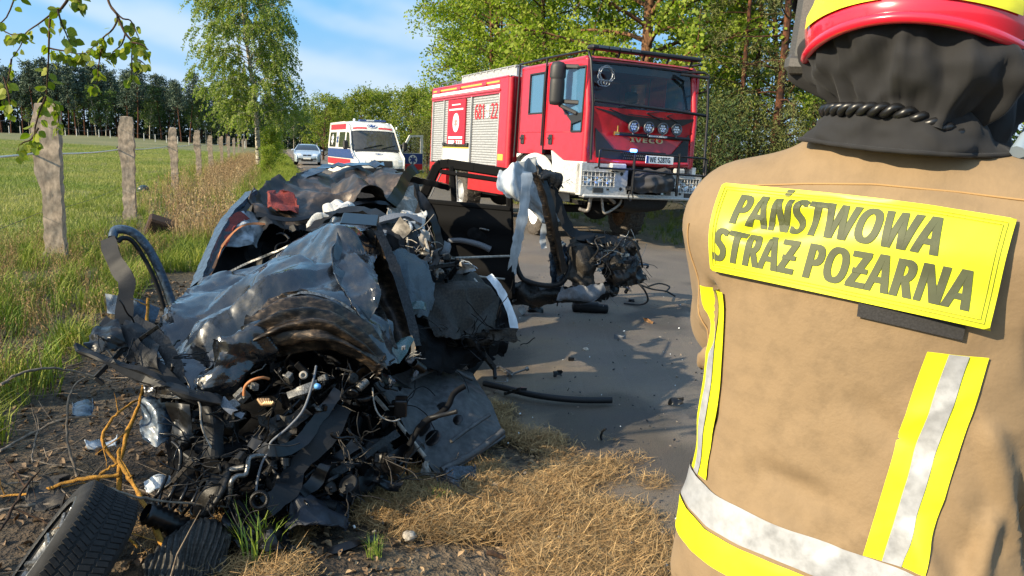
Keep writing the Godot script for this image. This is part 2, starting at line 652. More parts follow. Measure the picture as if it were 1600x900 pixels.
func limb(a: Vector3, d: Vector3, length: float, n: int, wob: float, pull: Vector3) -> Array:
	var pts := [a]
	var dir := d.normalized()
	var p := a
	for i in n:
		dir = (dir + rv(wob) + pull / n).normalized()
		p += dir * length / n
		pts.append(p)
	return pts

func taper(n: int, r0: float, r1: float) -> Array:
	var o := []
	for i in n: o.append(lerpf(r0, r1, float(i) / (n - 1)))
	return o

# o: h, r, lean, first (share of height of the lowest branch), n, reach (callable of height share), rise, droop,
#    twigs, twig_len, leaves (per twig), leaf (length), leafw, cols [two colours], spread
func tree_shape(o: Dictionary) -> Array:
	rng.seed = o.seed
	var wood := MB.new()
	var fol := MB.new()
	var trunk := limb(Vector3.ZERO, Vector3.UP + o.get("lean", Vector3.ZERO), o.h, 9, o.get("wob", 0.05), Vector3.UP * 0.3)
	wood.tube(trunk, taper(10, o.r, o.r * 0.15), o.get("seg", 9))
	for s in trunk.size() - 1:
		pass
	var n: int = o.n
	for i in n:
		var f: float = lerpf(o.first, 0.99, (i + rf(0, 0.8)) / n)
		var u := f * 9.0
		var k := mini(int(u), 8)
		var a: Vector3 = trunk[k].lerp(trunk[k + 1], u - k)
		var az := i * 2.39996 + rf(-0.5, 0.5)
		var g: float = (f - o.first) / (1.0 - o.first)
		var ln: float = o.reach.call(g) * rf(0.7, 1.15)
		var rise: float = o.rise * rf(0.6, 1.4)
		var br := limb(a, Vector3(cos(az), rise, sin(az)), ln, 5, 0.13, Vector3.UP * float(o.droop))
		var r0: float = o.r * lerpf(0.42, 0.1, g) * o.get("br", 1.0)
		wood.tube(br, taper(6, r0, r0 * 0.2), 5, false)
		for t in int(o.twigs):
			var tu := rf(o.get("inner", 0.25), 1.0) * 5.0
			var tk := mini(int(tu), 4)
			var ta: Vector3 = br[tk].lerp(br[tk + 1], tu - tk)
			var td: Vector3 = (br[tk + 1] - br[tk]).normalized() + rv(0.8) + Vector3.UP * float(o.get("twig_up", 0.0))
			var tw := limb(ta, td, o.twig_len * rf(0.5, 1.3), 3, 0.2, Vector3.UP * float(o.get("twig_droop", -0.2)))
			if o.get("twig_wood", true):
				wood.tube(tw, taper(4, r0 * 0.22, r0 * 0.08), 3, false)
			var tone := rf(0, 1)
			for q in int(o.leaves):
				var lu := rf(0.1, 1.0) * 3.0
				var lk := mini(int(lu), 2)
				var lp: Vector3 = tw[lk].lerp(tw[lk + 1], lu - lk) + rv(o.spread)
				fol.col = (o.cols[0] as Color).lerp(o.cols[1], clampf(tone * 0.6 + rf(0, 0.5), 0, 1))
				var ld := (rv(1.0) + Vector3.UP * float(o.get("leaf_up", -0.2))).normalized()
				leaf(fol, lp, ld, o.leaf * rf(0.6, 1.25), o.leaf * o.get("leafw", 0.7) * rf(0.8, 1.2))
	return [wood.mesh(), fol.mesh()]

func grow(called: String, label: String, category: String, shape: Array, bark: Material, fol: Material, at: Vector3, turn := 0.0, group := "", crown := "crown") -> Node3D:
	var t := thing(called, label, category, at, turn, group)
	obj("trunk", shape[0], bark, t)
	obj(crown, shape[1], fol, t)
	return t

func build_trees() -> void:
	var bark := mat("bark", Color(0.62, 0.56, 0.5), 0.95, 0.0, {"tex": T.bark, "scale": 1.5, "stretch": Vector3(1, 0.35, 1)})
	var pbark := mat("pine_bark", Color(0.66, 0.50, 0.41), 0.95, 0.0, {"tex": T.bark, "scale": 1.2, "stretch": Vector3(1, 0.4, 1)})
	var lbark := mat("pale_bark", Color(0.92, 0.82, 0.72), 0.95, 0.0, {"tex": T.bark, "scale": 1.2, "stretch": Vector3(1, 0.5, 1)})
	var wbark := mat("birch_bark", Color(0.85, 0.83, 0.8), 0.8, 0.0, {"tex": T.birch, "scale": 0.8, "stretch": Vector3(0.6, 2.2, 0.6)})
	var lf := mat("leaves", Color.WHITE, 0.55, 0.0, {"vc": true, "back": Color(0.9, 1.0, 0.5), "spec": 0.35})
	var nd := mat("needles", Color.WHITE, 0.6, 0.0, {"vc": true, "back": Color(0.3, 0.35, 0.2), "spec": 0.3})
	var fresh := [Color(0.17, 0.25, 0.03), Color(0.36, 0.42, 0.06)]
	var mid := [Color(0.085, 0.15, 0.03), Color(0.20, 0.27, 0.055)]
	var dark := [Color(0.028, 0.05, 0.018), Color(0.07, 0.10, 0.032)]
	# the tall birch by the fence
	var bs := tree_shape({"seed": 12, "h": 14.5, "r": 0.15, "lean": Vector3(-0.03, 0, 0), "first": 0.17, "n": 150, "reach": func(g): return 2.7 * pow(sin(PI * clampf(g * 0.78 + 0.22, 0, 1)), 0.5) + 0.3, "rise": 1.0, "droop": -1.0,
		"twigs": 11, "twig_len": 1.35, "leaves": 50, "leaf": 0.115, "leafw": 0.75, "spread": 0.07, "cols": [Color(0.15, 0.22, 0.055), Color(0.34, 0.38, 0.10)], "twig_droop": -2.2, "leaf_up": -0.8, "br": 0.5})
	var bp := G(404, 264)
	bp.y = ground_h(bp.x, bp.z)
	grow("birch_tree", "tall birch with drooping pale green branches beside the fence, alone against the sky", "tree", bs, wbark, lf, bp, 0.6)
	# the wood far across the field
	var far_pine := []
	for i in 3:
		far_pine.append(tree_shape({"seed": 100 + i, "h": 17.0, "r": 0.22, "seg": 5, "first": 0.42 + i * 0.06, "n": 34, "reach": func(g): return 2.5 * (1.0 - g * 0.75), "rise": 0.3, "droop": 0.2, "twigs": 5, "twig_len": 1.1, "leaves": 11, "leaf": 0.55, "leafw": 0.45, "spread": 0.4, "cols": [Color(0.05, 0.075, 0.055), Color(0.105, 0.14, 0.09)], "twig_wood": false}))  # needle colours lightened and greyed in place of distance haze
	var far_leaf := []
	for i in 3:
		far_leaf.append(tree_shape({"seed": 110 + i, "h": 15.0, "r": 0.17, "seg": 5, "first": 0.22 + 0.07 * i, "n": 36, "reach": func(g): return 2.6 * pow(sin(PI * (g * 0.8 + 0.2)), 0.6), "rise": 0.7, "droop": -0.1, "twigs": 5, "twig_len": 1.2, "leaves": 10, "leaf": 0.5, "leafw": 0.6, "spread": 0.45, "cols": [Color(0.085, 0.135, 0.06), Color(0.17, 0.22, 0.09)], "twig_wood": false}))
	rng.seed = 55
	var protos := {}
	for row in 4:
		var px := -230.0 + row * 9.0
		while px < 560.0:
			var d := 178.0 + row * 9.0 + rf(-4, 4)
			var pine := rng.randf() < (0.75 if px < 210.0 else 0.3)
			if px > 400.0 and row == 0: pine = false
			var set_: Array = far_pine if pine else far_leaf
			var k := rng.randi() % 3
			var key := "%s%d" % [pine, k]
			var at := P(px, 215, d)
			at.y = ground_h(at.x, at.z) - 0.1
			var sc := rf(0.72, 1.0) * (0.98 if pine else 0.86)
			if px > 330: sc *= 0.82
			var grp := "pines in the wood across the field" if pine else "pale trees in the wood across the field"
			var lab := "dark pine with a bare brown trunk in the wood beyond the field" if pine else "light green leafy tree with a pale trunk in the wood beyond the field"
			if protos.has(key):
				var o := dup(protos[key], "pine_tree" if pine else "birch_tree", at, rf(0, TAU), "", sc)
				o.set_meta("group", grp)
			else:
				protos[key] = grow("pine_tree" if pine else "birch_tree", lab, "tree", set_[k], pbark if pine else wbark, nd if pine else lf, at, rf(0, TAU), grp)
				protos[key].scale = Vector3.ONE * sc
			px += rf(9, 19) if row < 3 else rf(7, 13)
	# dark undergrowth that closes the wood below its crowns
	var ug := MB.new()
	rng.seed = 71
	for i in 15000:
		var px2 := rf(-260, 620)
		var at2 := P(px2, 215, rf(186, 225))
		at2.y = ground_h(at2.x, at2.z) + absf(rf(0, 1) * rf(0, 1)) * 7.0
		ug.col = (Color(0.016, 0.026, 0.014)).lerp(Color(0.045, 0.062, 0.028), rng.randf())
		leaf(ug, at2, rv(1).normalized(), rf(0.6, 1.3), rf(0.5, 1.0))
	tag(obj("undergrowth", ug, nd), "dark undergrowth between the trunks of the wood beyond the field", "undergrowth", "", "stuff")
	# bushes and lighter trees at the bend, behind the ambulance
	var bush := []
	for i in 3:
		bush.append(tree_shape({"seed": 130 + i, "h": 6.2, "r": 0.12, "seg": 6, "first": 0.06, "n": 46, "reach": func(g): return 2.6 * pow(sin(PI * (g * 0.72 + 0.28)), 0.7) + 0.2, "rise": 0.8, "droop": 0.1, "twigs": 7, "twig_len": 0.9, "leaves": 20, "leaf": 0.17, "leafw": 0.75, "spread": 0.2, "cols": [Color(0.12, 0.17, 0.03), Color(0.30, 0.32, 0.065)], "inner": 0.4, "twig_wood": false}))
	var bl := [["round yellow green bush at the right road edge behind the silver car", 505, 74, 1.0], ["broad olive green tree right behind the ambulance roof", 560, 86, 1.22], ["olive green tree behind the ambulance's right front corner", 606, 90, 1.25], ["green tree above the ambulance's open door", 640, 84, 1.28], ["small leafy tree just left of the fire engine's tail", 668, 78, 1.12], ["low green bush between the silver car and the ambulance", 533, 80, 0.9], ["tall dim tree behind the bushes beyond the ambulance", 585, 112, 1.5], ["tall dim tree behind the open ambulance door", 650, 108, 1.5], ["leafy tree hidden behind the fire engine's body", 700, 76, 1.1]]
	var bpro := []
	for i in bl.size():
		var at3 := P(bl[i][1], 225, bl[i][2])
		at3.y = ground_h(at3.x, at3.z) - 0.05
		if i < 3:
			bpro.append(grow("leafy_bush" if i == 0 else "leafy_tree", bl[i][0], "bush" if i == 0 else "tree", bush[i], bark, lf, at3, i * 1.3, "trees and bushes beyond the ambulance"))
			bpro[i].scale = Vector3.ONE * bl[i][3] * 0.92
		else:
			dup(bpro[i % 3], "leafy_tree", at3, i * 1.7, bl[i][0], bl[i][3] * 0.92)
	# the green bush on the verge by the birch
	var vb := tree_shape({"seed": 140, "h": 2.1, "r": 0.03, "seg": 5, "first": 0.02, "n": 50, "reach": func(g): return 1.0 * (1.0 - g * 0.6), "rise": 1.2, "droop": 0.2, "twigs": 6, "twig_len": 0.5, "leaves": 16, "leaf": 0.10, "leafw": 0.5, "spread": 0.12, "cols": [Color(0.16, 0.22, 0.03), Color(0.34, 0.38, 0.07)], "twig_wood": false})
	var vp := []
	var vl := [["bright green bush right of the birch on the road verge", 423, 262, 1.0], ["low green bush behind the bright verge bush by the birch", 432, 250, 1.1], ["small green bush on the verge nearest the wreck's roof", 418, 276, 0.55]]
	for i in 3:
		var at4 := G(vl[i][1], vl[i][2])
		at4.y = ground_h(at4.x, at4.z) - 0.05
		if i == 0: vp.append(grow("verge_bush", vl[i][0], "bush", vb, bark, lf, at4, 0.0, "bushes on the left verge"))
		else: dup(vp[0], "verge_bush", at4, i * 2.0, vl[i][0], vl[i][3])
	# the trees behind the fire engine
	var br := []
	for i in 4:
		br.append(tree_shape({"seed": 150 + i, "h": 11.0 + i, "r": 0.11 if i != 1 else 0.20, "first": 0.16, "n": 56, "reach": func(g): return 3.1 * pow(sin(PI * (g * 0.75 + 0.25)), 0.7) + 0.2, "rise": 0.55, "droop": -0.3, "twigs": 10, "twig_len": 1.1, "leaves": 46, "leaf": 0.115, "leafw": 0.8, "spread": 0.2, "cols": fresh if i != 2 else mid, "inner": 0.2, "twig_droop": -0.5, "wob": 0.06}))
	var bk := [lbark, lbark, bark, bark]
	var wl := [["leafy tree with pale trunk behind the fire engine's box body", 775, 30.0, 0, 0.95], ["thick pale trunk rising right above the fire engine's cab", 990, 22.5, 1, 1.1], ["fresh green tree behind the fire engine's shutters, left edge of the wood", 762, 35.0, 2, 0.95], ["leafy tree behind the gap of cab and body of the fire engine", 850, 27.0, 3, 1.0],
		["leafy tree behind the middle of the fire engine's cab", 920, 31.0, 0, 1.1], ["leafy tree just right of the fire engine's mirror", 1110, 34.0, 3, 0.95], ["tall leafy tree left of the firefighter's helmet", 1225, 24.0, 0, 1.05], ["leafy tree behind the firefighter's helmet", 1330, 26.0, 2, 1.1], ["leafy tree behind the firefighter's right shoulder", 1480, 24.0, 3, 1.0], ["leafy tree deep in the wood above the shutters", 790, 42.0, 3, 1.1], ["leafy tree hidden behind the firefighter's back", 1600, 30.0, 1, 1.0]]
	var wp := {}
	for i in wl.size():
		var at5 := P(wl[i][1], 250, wl[i][2])
		at5.y = ground_h(at5.x, at5.z) - 0.05
		var k2: int = wl[i][3]
		if wp.has(k2):
			dup(wp[k2], "leafy_tree", at5, i * 1.9, wl[i][0], wl[i][4])
		else:
			wp[k2] = grow("leafy_tree", wl[i][0], "tree", br[k2], bk[k2], lf, at5, i * 1.9, "leafy trees in the wood behind the fire engine")
			wp[k2].scale = Vector3.ONE * wl[i][4]
	var np := []
	for i in 3:
		np.append(tree_shape({"seed": 170 + i, "h": 12.0 + i, "r": 0.085 + 0.02 * i, "seg": 8, "first": 0.12, "n": 46, "reach": func(g): return 1.5 + 0.6 * sin(g * 9.0) - 0.5 * g, "rise": 0.12, "droop": -0.15, "twigs": 6, "twig_len": 0.6, "leaves": 34, "leaf": 0.13, "leafw": 0.16, "spread": 0.10, "cols": [Color(0.075, 0.10, 0.035), Color(0.17, 0.17, 0.06)], "inner": 0.35, "br": 0.55, "wob": 0.03}))
	var pl := [["thin pine trunk right of the fire engine's far mirror", 1150, 21.0, 0], ["slim pine between the fire engine and the firefighter", 1182, 24.0, 1], ["leaning slim pine beside the open sky right of the fire engine", 1205, 20.0, 2], ["bare brown pine trunk just left of the firefighter's hood", 1262, 22.0, 1], ["pine deep in the wood behind the far mirror", 1128, 33.0, 2], ["pine deep in the wood left of the firefighter's shoulder", 1168, 38.0, 0], ["pine standing behind the firefighter's head", 1400, 28.0, 0], ["pine rising behind the left half of the cab roof", 900, 40.0, 1], ["pine behind the gap over the fire engine's box", 770, 38.0, 2], ["pine in the back row above the shutters", 745, 48.0, 0], ["pine in the back row above the cab", 960, 50.0, 1], ["pine in the back row right of the cab", 1085, 46.0, 2]]
	var pp := {}
	for i in pl.size():
		var at6 := P(pl[i][1], 250, pl[i][2])
		at6.y = ground_h(at6.x, at6.z) - 0.05
		var k3: int = pl[i][3]
		if pp.has(k3): dup(pp[k3], "pine_tree", at6, i * 2.1, pl[i][0])
		else: pp[k3] = grow("pine_tree", pl[i][0], "tree", np[k3], pbark, nd, at6, i * 2.1, "slim pines in the wood behind the fire engine")
	# dark shrubs under those trees
	var sh := []
	for i in 2:
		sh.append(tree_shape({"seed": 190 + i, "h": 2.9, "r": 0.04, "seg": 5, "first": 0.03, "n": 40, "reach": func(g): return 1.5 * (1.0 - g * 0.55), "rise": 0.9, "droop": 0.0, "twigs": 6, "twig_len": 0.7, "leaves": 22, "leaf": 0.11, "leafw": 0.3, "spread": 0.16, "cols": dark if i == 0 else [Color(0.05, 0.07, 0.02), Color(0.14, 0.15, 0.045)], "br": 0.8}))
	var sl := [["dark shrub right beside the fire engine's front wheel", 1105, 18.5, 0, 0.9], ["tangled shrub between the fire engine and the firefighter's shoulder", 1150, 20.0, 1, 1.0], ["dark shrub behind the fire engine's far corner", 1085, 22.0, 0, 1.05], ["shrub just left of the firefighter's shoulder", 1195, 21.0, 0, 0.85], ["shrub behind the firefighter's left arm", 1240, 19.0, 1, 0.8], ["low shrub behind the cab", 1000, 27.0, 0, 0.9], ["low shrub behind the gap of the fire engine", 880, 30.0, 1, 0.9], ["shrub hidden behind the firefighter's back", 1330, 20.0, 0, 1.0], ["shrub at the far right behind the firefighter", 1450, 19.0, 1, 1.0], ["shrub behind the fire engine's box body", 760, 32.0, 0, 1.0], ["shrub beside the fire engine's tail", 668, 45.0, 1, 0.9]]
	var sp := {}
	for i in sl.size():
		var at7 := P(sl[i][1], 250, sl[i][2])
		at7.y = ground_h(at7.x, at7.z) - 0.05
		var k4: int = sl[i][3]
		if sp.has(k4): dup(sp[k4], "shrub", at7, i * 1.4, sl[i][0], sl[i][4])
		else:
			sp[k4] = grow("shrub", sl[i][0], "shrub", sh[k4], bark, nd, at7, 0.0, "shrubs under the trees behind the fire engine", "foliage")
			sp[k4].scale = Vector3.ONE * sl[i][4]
	# the wood goes on behind them as one mass of leaves and brush
	var mass := MB.new()
	rng.seed = 77
	for i in 26000:
		var px3 := rf(700, 1700)
		if px3 > 1060 and rng.randf() < 0.6: continue
		var dd := rf(44, 75)
		var at8 := P(px3, 240, dd)
		var top := 6.5 + 3.0 * sin(px3 * 0.011) + 2.0 * sin(px3 * 0.031 + 1.0)
		if px3 > 1060 and px3 < 1290: top = 2.4
		at8.y = rng.randf() * rng.randf() * top
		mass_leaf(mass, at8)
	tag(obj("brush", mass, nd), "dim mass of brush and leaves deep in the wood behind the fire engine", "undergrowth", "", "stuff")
	build_near_tree(bark, lf)

func mass_leaf(b: MB, p: Vector3) -> void:
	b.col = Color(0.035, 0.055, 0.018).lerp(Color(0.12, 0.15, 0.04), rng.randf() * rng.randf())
	leaf(b, p, rv(1).normalized(), rf(0.25, 0.6), rf(0.2, 0.45))

func build_near_tree(bark: Material, lf: Material) -> void:
	# a young tree at the left, its trunk outside the picture, one branch hanging into it
	rng.seed = 301
	var wood := MB.new()
	var fol := MB.new()
	var base := Vector3(-8.3, 0, 0.9)
	var trunk := limb(base, Vector3(0.05, 1, -0.1), 5.0, 8, 0.05, Vector3.UP * 0.2)
	wood.tube(trunk, taper(9, 0.09, 0.02), 9)
	var green := [Color(0.15, 0.20, 0.025), Color(0.34, 0.36, 0.05)]
	for i in 22:
		var f := rf(2.6, 8.0)
		var k := mini(int(f), 7)
		var br := limb(trunk[k].lerp(trunk[k + 1], f - k), Vector3(rf(-1, 1), 0.5, rf(-1, 1)), rf(0.8, 1.7), 4, 0.2, Vector3.DOWN * 0.3)
		wood.tube(br, taper(5, 0.018, 0.004), 4, false)
		for q in 110:
			var u := rf(0.2, 1.0) * 4.0
			var kk := mini(int(u), 3)
			fol.col = (green[0] as Color).lerp(green[1], rng.randf())
			leaf(fol, br[kk].lerp(br[kk + 1], u - kk) + rv(0.16), (rv(1) + Vector3.DOWN * 0.5).normalized(), rf(0.04, 0.06), rf(0.035, 0.05))
	# the branch: drawn twig by twig as it hangs in view
	var main := [trunk[6], P(-260, -260, 2.2), P(-60, -150, 2.5), P(60, -70, 2.7), P(112, -10, 2.75)]
	wood.tube(spline(main, 18), taper(18, 0.026, 0.008), 6)
	var second := [P(-60, -150, 2.5), P(90, -120, 2.9), P(160, -30, 3.0)]
	wood.tube(spline(second, 10), taper(10, 0.012, 0.006), 5)
	var tw := [
		[[112, -10], [95, 14], [80, 22], [77, 50], [76, 85], [74, 120], [72, 150], [66, 168]],
		[[80, 22], [62, 36], [40, 52], [32, 72], [18, 92]],
		[[60, -70], [30, -20], [8, 30], [-20, 40]],
		[[-60, 40], [-10, 42], [18, 54], [34, 52]],
		[[76, 75], [90, 78], [104, 80], [120, 84], [138, 82]],
		[[90, 14], [96, 36], [104, 54], [110, 70]],
		[[160, -30], [172, 8], [184, 26], [176, 46], [162, 58], [150, 70], [142, 76]],
		[[172, 8], [190, 28], [204, 32], [212, 48], [218, 62]],
		[[184, 26], [196, 52], [206, 66], [206, 92], [206, 126]],
		[[162, 58], [158, 80], [154, 104], [152, 128], [146, 140]],
		[[206, 66], [222, 70], [232, 78]],
		[[206, 92], [218, 94], [228, 102]],
		[[18, 92], [14, 120], [8, 142], [6, 166]],
		[[6, 120], [14, 150], [16, 180]],
		[[66, 168], [80, 158], [92, 176], [88, 205]],
		[[60, 200], [48, 218], [34, 224], [26, 240]],
		[[72, 150], [60, 180], [54, 210], [62, 232]],
		[[196, 52], [190, 70], [178, 80], [172, 90]],
		[[112, -10], [120, -2], [126, 4]],
	]
	for t in tw.size():
		var pts := []
		var d := 2.72 + 0.22 * sin(t * 2.3)
		for q in tw[t]: pts.append(P(q[0], q[1], d))
		var sm := spline(pts, pts.size() * 3)
		wood.tube(sm, taper(sm.size(), 0.0052 if t in [0, 6, 8] else 0.0034, 0.0014), 5)
		var nl: int = int(pts.size() * rf(3.0, 4.4)) + 3
		if t in [4, 14]: nl += 12
		for q in nl:
			var u2 := pow(rng.randf(), 0.8) * (sm.size() - 1)
			if t in [6, 7, 8] and u2 < 5: continue
			var k2 := mini(int(u2), sm.size() - 2)
			var p: Vector3 = sm[k2].lerp(sm[k2 + 1], u2 - k2)
			big_leaf(fol, p, rf(0.021, 0.036), (green[0] as Color).lerp(green[1], rng.randf()))
	var o := thing("overhanging_tree", "young leafy tree whose thin twigs hang into the top left corner", "tree", base)
	for s in [["trunk", wood, bark], ["crown", fol, lf]]:
		for i in s[1].v.size(): s[1].v[i] -= base
		obj(s[0], s[1], s[2], o)

func big_leaf(b: MB, p: Vector3, l: float, c: Color) -> void:
	# a stalked, folded oval leaf
	b.col = c
	var d := (Vector3.DOWN * 0.9 + rv(0.9)).normalized()
	var s := d.cross(rv(1.0)).normalized()
	var n := s.cross(d)
	var st := p + d * l * 0.45
	var k := b.v.size()
	b.put(p); b.put(p + s * 0.0012); b.put(st)
	b.ix.append_array([k, k + 2, k + 1])
	var ring := [[0.0, 0.0], [0.18, 0.32], [0.45, 0.42], [0.75, 0.28], [1.0, 0.0]]
	for sgn in [-1.0, 1.0]:
		var k2 := b.v.size()
		for r in ring:
			b.put(st + d * l * r[0] - n * l * 0.12 * r[0] * r[0])
			b.put(st + d * l * r[0] + s * l * r[1] * sgn + n * l * 0.16 * r[1] - n * l * 0.12 * r[0] * r[0])
		for i in 4:
			var a := k2 + i * 2
			b.ix.append_array([a, a + 2, a + 1, a + 1, a + 2, a + 3])

# ---------------------------------------------------------------- fence, grasses, litter
func tuft_mesh(n: int, h: float, spread: float, w: float, bend: float, seed_: int, stems := false) -> ArrayMesh:
	rng.seed = seed_
	var b := MB.new()
	for i in n:
		var a := rf(0, TAU)
		var r := sqrt(rng.randf()) * spread
		var p := Vector3(cos(a) * r, 0, sin(a) * r)
		var hh := h * rf(0.55, 1.0)
		var d := Vector3(rf(-1, 1), 0, rf(-1, 1)).normalized()
		var s := d.cross(Vector3.UP) * w * 0.5
		var q1 := p + Vector3.UP * hh * 0.55 + d * hh * bend * rf(0.1, 0.4)
		var q2 := q1 + Vector3.UP * hh * 0.45 * (1.0 - bend * 0.5) + d * hh * bend * rf(0.3, 0.9)
		var k := b.v.size()
		var g := rf(0.75, 1.15)
		b.col = Color(g, g, g * rf(0.8, 1.0))
		b.put(p - s); b.put(p + s); b.put(q1 - s * 0.8); b.put(q1 + s * 0.8)
		b.put(q2)
		b.ix.append_array([k, k + 1, k + 2, k + 1, k + 3, k + 2, k + 2, k + 3, k + 4])
		if stems and rng.randf() < 0.6:
			for e in 5:
				var sp := q2.lerp(q1, e * 0.13)
				leaf(b, sp, (rv(1) + Vector3.UP).normalized(), h * 0.05, h * 0.018)
	return b.mesh()

func straw_mesh(seed_: int) -> ArrayMesh:
	rng.seed = seed_
	var b := MB.new()
	for i in 14:
		var p := Vector3(rf(-0.08, 0.08), rf(0.0, 0.02), rf(-0.08, 0.08))
		var d := Vector3(rf(-1, 1), rf(-0.1, 0.35), rf(-1, 1)).normalized()
		var l := rf(0.05, 0.13)
		var s := d.cross(Vector3.UP + rv(0.5)).normalized() * rf(0.0009, 0.002)
		var m := p + d * l * 0.5 + Vector3.UP * rf(-0.005, 0.012)
		var e := p + d * l + rv(0.02)
		var k := b.v.size()
		var g := rf(0.55, 1.2)
		b.col = Color(g, g, g)
		b.put(p - s); b.put(p + s); b.put(m - s); b.put(m + s); b.put(e)
		b.ix.append_array([k, k + 1, k + 2, k + 1, k + 3, k + 2, k + 2, k + 3, k + 4])
	return b.mesh()

func dead_leaf_mesh() -> ArrayMesh:
	var b := MB.new()
	var rows := []
	for i in 4:
		var r := PackedVector3Array()
		for j in 4:
			var u := i / 3.0 * 2.0 - 1.0
			var w := (j / 3.0 * 2.0 - 1.0) * (1.0 - u * u * 0.85)
			r.append(Vector3(u * 0.03, 0.012 * w * w + 0.01 * u * u * u + 0.004 * sin(j * 2.0 + i), w * 0.02))
		rows.append(r)
	b.grid(rows)
	return b.mesh()

func xf(p: Vector3, sc: float, tilt := 0.25) -> Transform3D:
	var bs := Basis.from_euler(Vector3(rf(-tilt, tilt), rf(0, TAU), rf(-tilt, tilt))).scaled(Vector3(sc, sc * rf(0.8, 1.2), sc))
	return Transform3D(bs, p)

func on_ground(x: float, z: float, lift := 0.0) -> Vector3:
	return Vector3(x, ground_h(x, z) + lift, z)

func in_view(p: Vector3, margin := 0.62) -> bool:
	return p.z < -1.6 and absf(p.x) < -p.z * margin + 1.5

func build_grass() -> void:
	var gm := mat("grass", Color.WHITE, 0.6, 0.0, {"vc": true, "back": Color(0.6, 0.7, 0.3), "spec": 0.3})
	var sm := mat("straw", Color.WHITE, 0.75, 0.0, {"vc": true, "back": Color(0.3, 0.25, 0.15), "spec": 0.3})
	# short meadow
	var xs := []
	var cs := []
	var m1 := tuft_mesh(9, 0.085, 0.10, 0.006, 0.6, 5)
	rng.seed = 400
	while xs.size() < 42000:
		var d := 6.0 + pow(rng.randf(), 1.6) * 90.0
		var x := -d * rf(0.05, 0.78)
		var st := road_st(Vector3(x, 0, -d))
		if st.y > -4.3 + rf(-0.4, 0.3): continue
		var b := n_patch.get_noise_2d(x, -d)
		var a := n_ground.get_noise_2d(x * 2, -d * 2)
		if d < 25.0 and a < -0.25 and rng.randf() < 0.7: continue
		xs.append(xf(on_ground(x, -d), rf(0.7, 1.3) * (1.0 + d * 0.012)))
		cs.append(Color(0.20, 0.26, 0.06).lerp(Color(0.36, 0.35, 0.13), clampf(0.45 + b + rf(-0.35, 0.35), 0, 1)))
	stuff("meadow_grass", m1, gm, xs, cs, "short sunlit grass of the field behind the fence", "grass")
	# long grass of the verge
	xs = []; cs = []
	var m2 := tuft_mesh(26, 0.34, 0.09, 0.0065, 0.75, 6)
	rng.seed = 401
	var n := 0
	while xs.size() < 2600 and n < 40000:
		n += 1
		var s := rf(-1.0, 42.0) if rng.randf() < 0.6 else rf(1.0, 10.0)
		var t := rf(-6.0, -0.6)
		var p := road_p(s, t)
		if not in_view(p): continue
		var cl := n_ground.get_noise_2d(p.x * 1.6 + 30.0, p.z * 1.6)
		if cl < -0.05: continue
		if s < 6.5 and t > -2.6: continue           # the wreck and the litter lie here
		if s < 2.4 and t > -4.2 and cl < 0.2: continue
		if s < 12.0 and t < -4.6 and cl < 0.22: continue
		var f := clampf((t + 6.0) / 5.0, 0, 1)
		xs.append(xf(on_ground(p.x, p.z), rf(0.55, 1.15) * (0.75 if t < -4.3 else 1.0)))
		cs.append(Color(0.12, 0.185, 0.024).lerp(Color(0.29, 0.31, 0.06), clampf(0.35 + cl + rf(-0.3, 0.4), 0, 1)))
	stuff("verge_grass", m2, gm, xs, cs, "long fresh grass growing along the road verge and fence", "grass")
	# bright grass bank at the road edge further on
	xs = []; cs = []
	rng.seed = 402
	for i in 5200:
		var s2 := 9.0 + pow(rng.randf(), 1.4) * 75.0
		var t2 := rf(-2.6, -0.1)
		var p2 := road_p(s2, t2)
		xs.append(xf(on_ground(p2.x, p2.z), rf(0.5, 1.0) * (0.7 + 0.014 * s2) * smoothstep(0.1, -0.8, t2 + 0.1) + 0.15))
		cs.append(Color(0.16, 0.22, 0.03).lerp(Color(0.33, 0.36, 0.07), rng.randf()))
	for i in 2600:
		var p3 := road_p(rf(-1, 60.0), rf(5.4, 9.5))
		xs.append(xf(on_ground(p3.x, p3.z), rf(0.3, 0.8)))
		cs.append(Color(0.09, 0.13, 0.02).lerp(Color(0.25, 0.24, 0.06), rng.randf()))
	stuff("roadside_grass", m2, gm, xs, cs, "bright green grass edging both sides of the road", "grass")
	# tall dry stems along the fence
	xs = []; cs = []
	var m3 := tuft_mesh(11, 0.95, 0.16, 0.007, 0.22, 7, true)
	rng.seed = 403
	for i in 1700:
		var s4 := 9.0 + pow(rng.randf(), 1.5) * 64.0
		var t4 := -3.2 + rng.randfn(0.0, 0.55)
		if s4 < 13: t4 = -2.3 + rng.randfn(0.0, 0.4)
		var p4 := road_p(s4, t4)
		if n_ground.get_noise_2d(p4.x + 80.0, p4.z) < -0.12 and s4 < 22: continue
		if s4 < 16 and rng.randf() < 0.45: continue
		xs.append(xf(on_ground(p4.x, p4.z), rf(0.4, 0.9), 0.18))
		cs.append(Color(0.24, 0.14, 0.07).lerp(Color(0.44, 0.33, 0.20), rng.randf()))
	stuff("dry_stems", m3, sm, xs, cs, "tall dry reddish stems standing along the fence line", "dry grass")
	# sparse dry stalks and low weeds between fence and wreck
	xs = []; cs = []
	rng.seed = 404
	for i in 900:
		var p5 := road_p(rf(0.5, 9.0), rf(-6.0, -2.6))
		xs.append(xf(on_ground(p5.x, p5.z), rf(0.15, 0.5), 0.4))
		cs.append(Color(0.20, 0.12, 0.06).lerp(Color(0.36, 0.25, 0.13), rng.randf()))
	stuff("dry_stalks", m3, sm, xs, cs, "thin dry stalks scattered over the verge", "dry grass")
	# straw over the sandy roadside in front
	xs = []; cs = []
	var ms := straw_mesh(9)
	rng.seed = 405
	n = 0
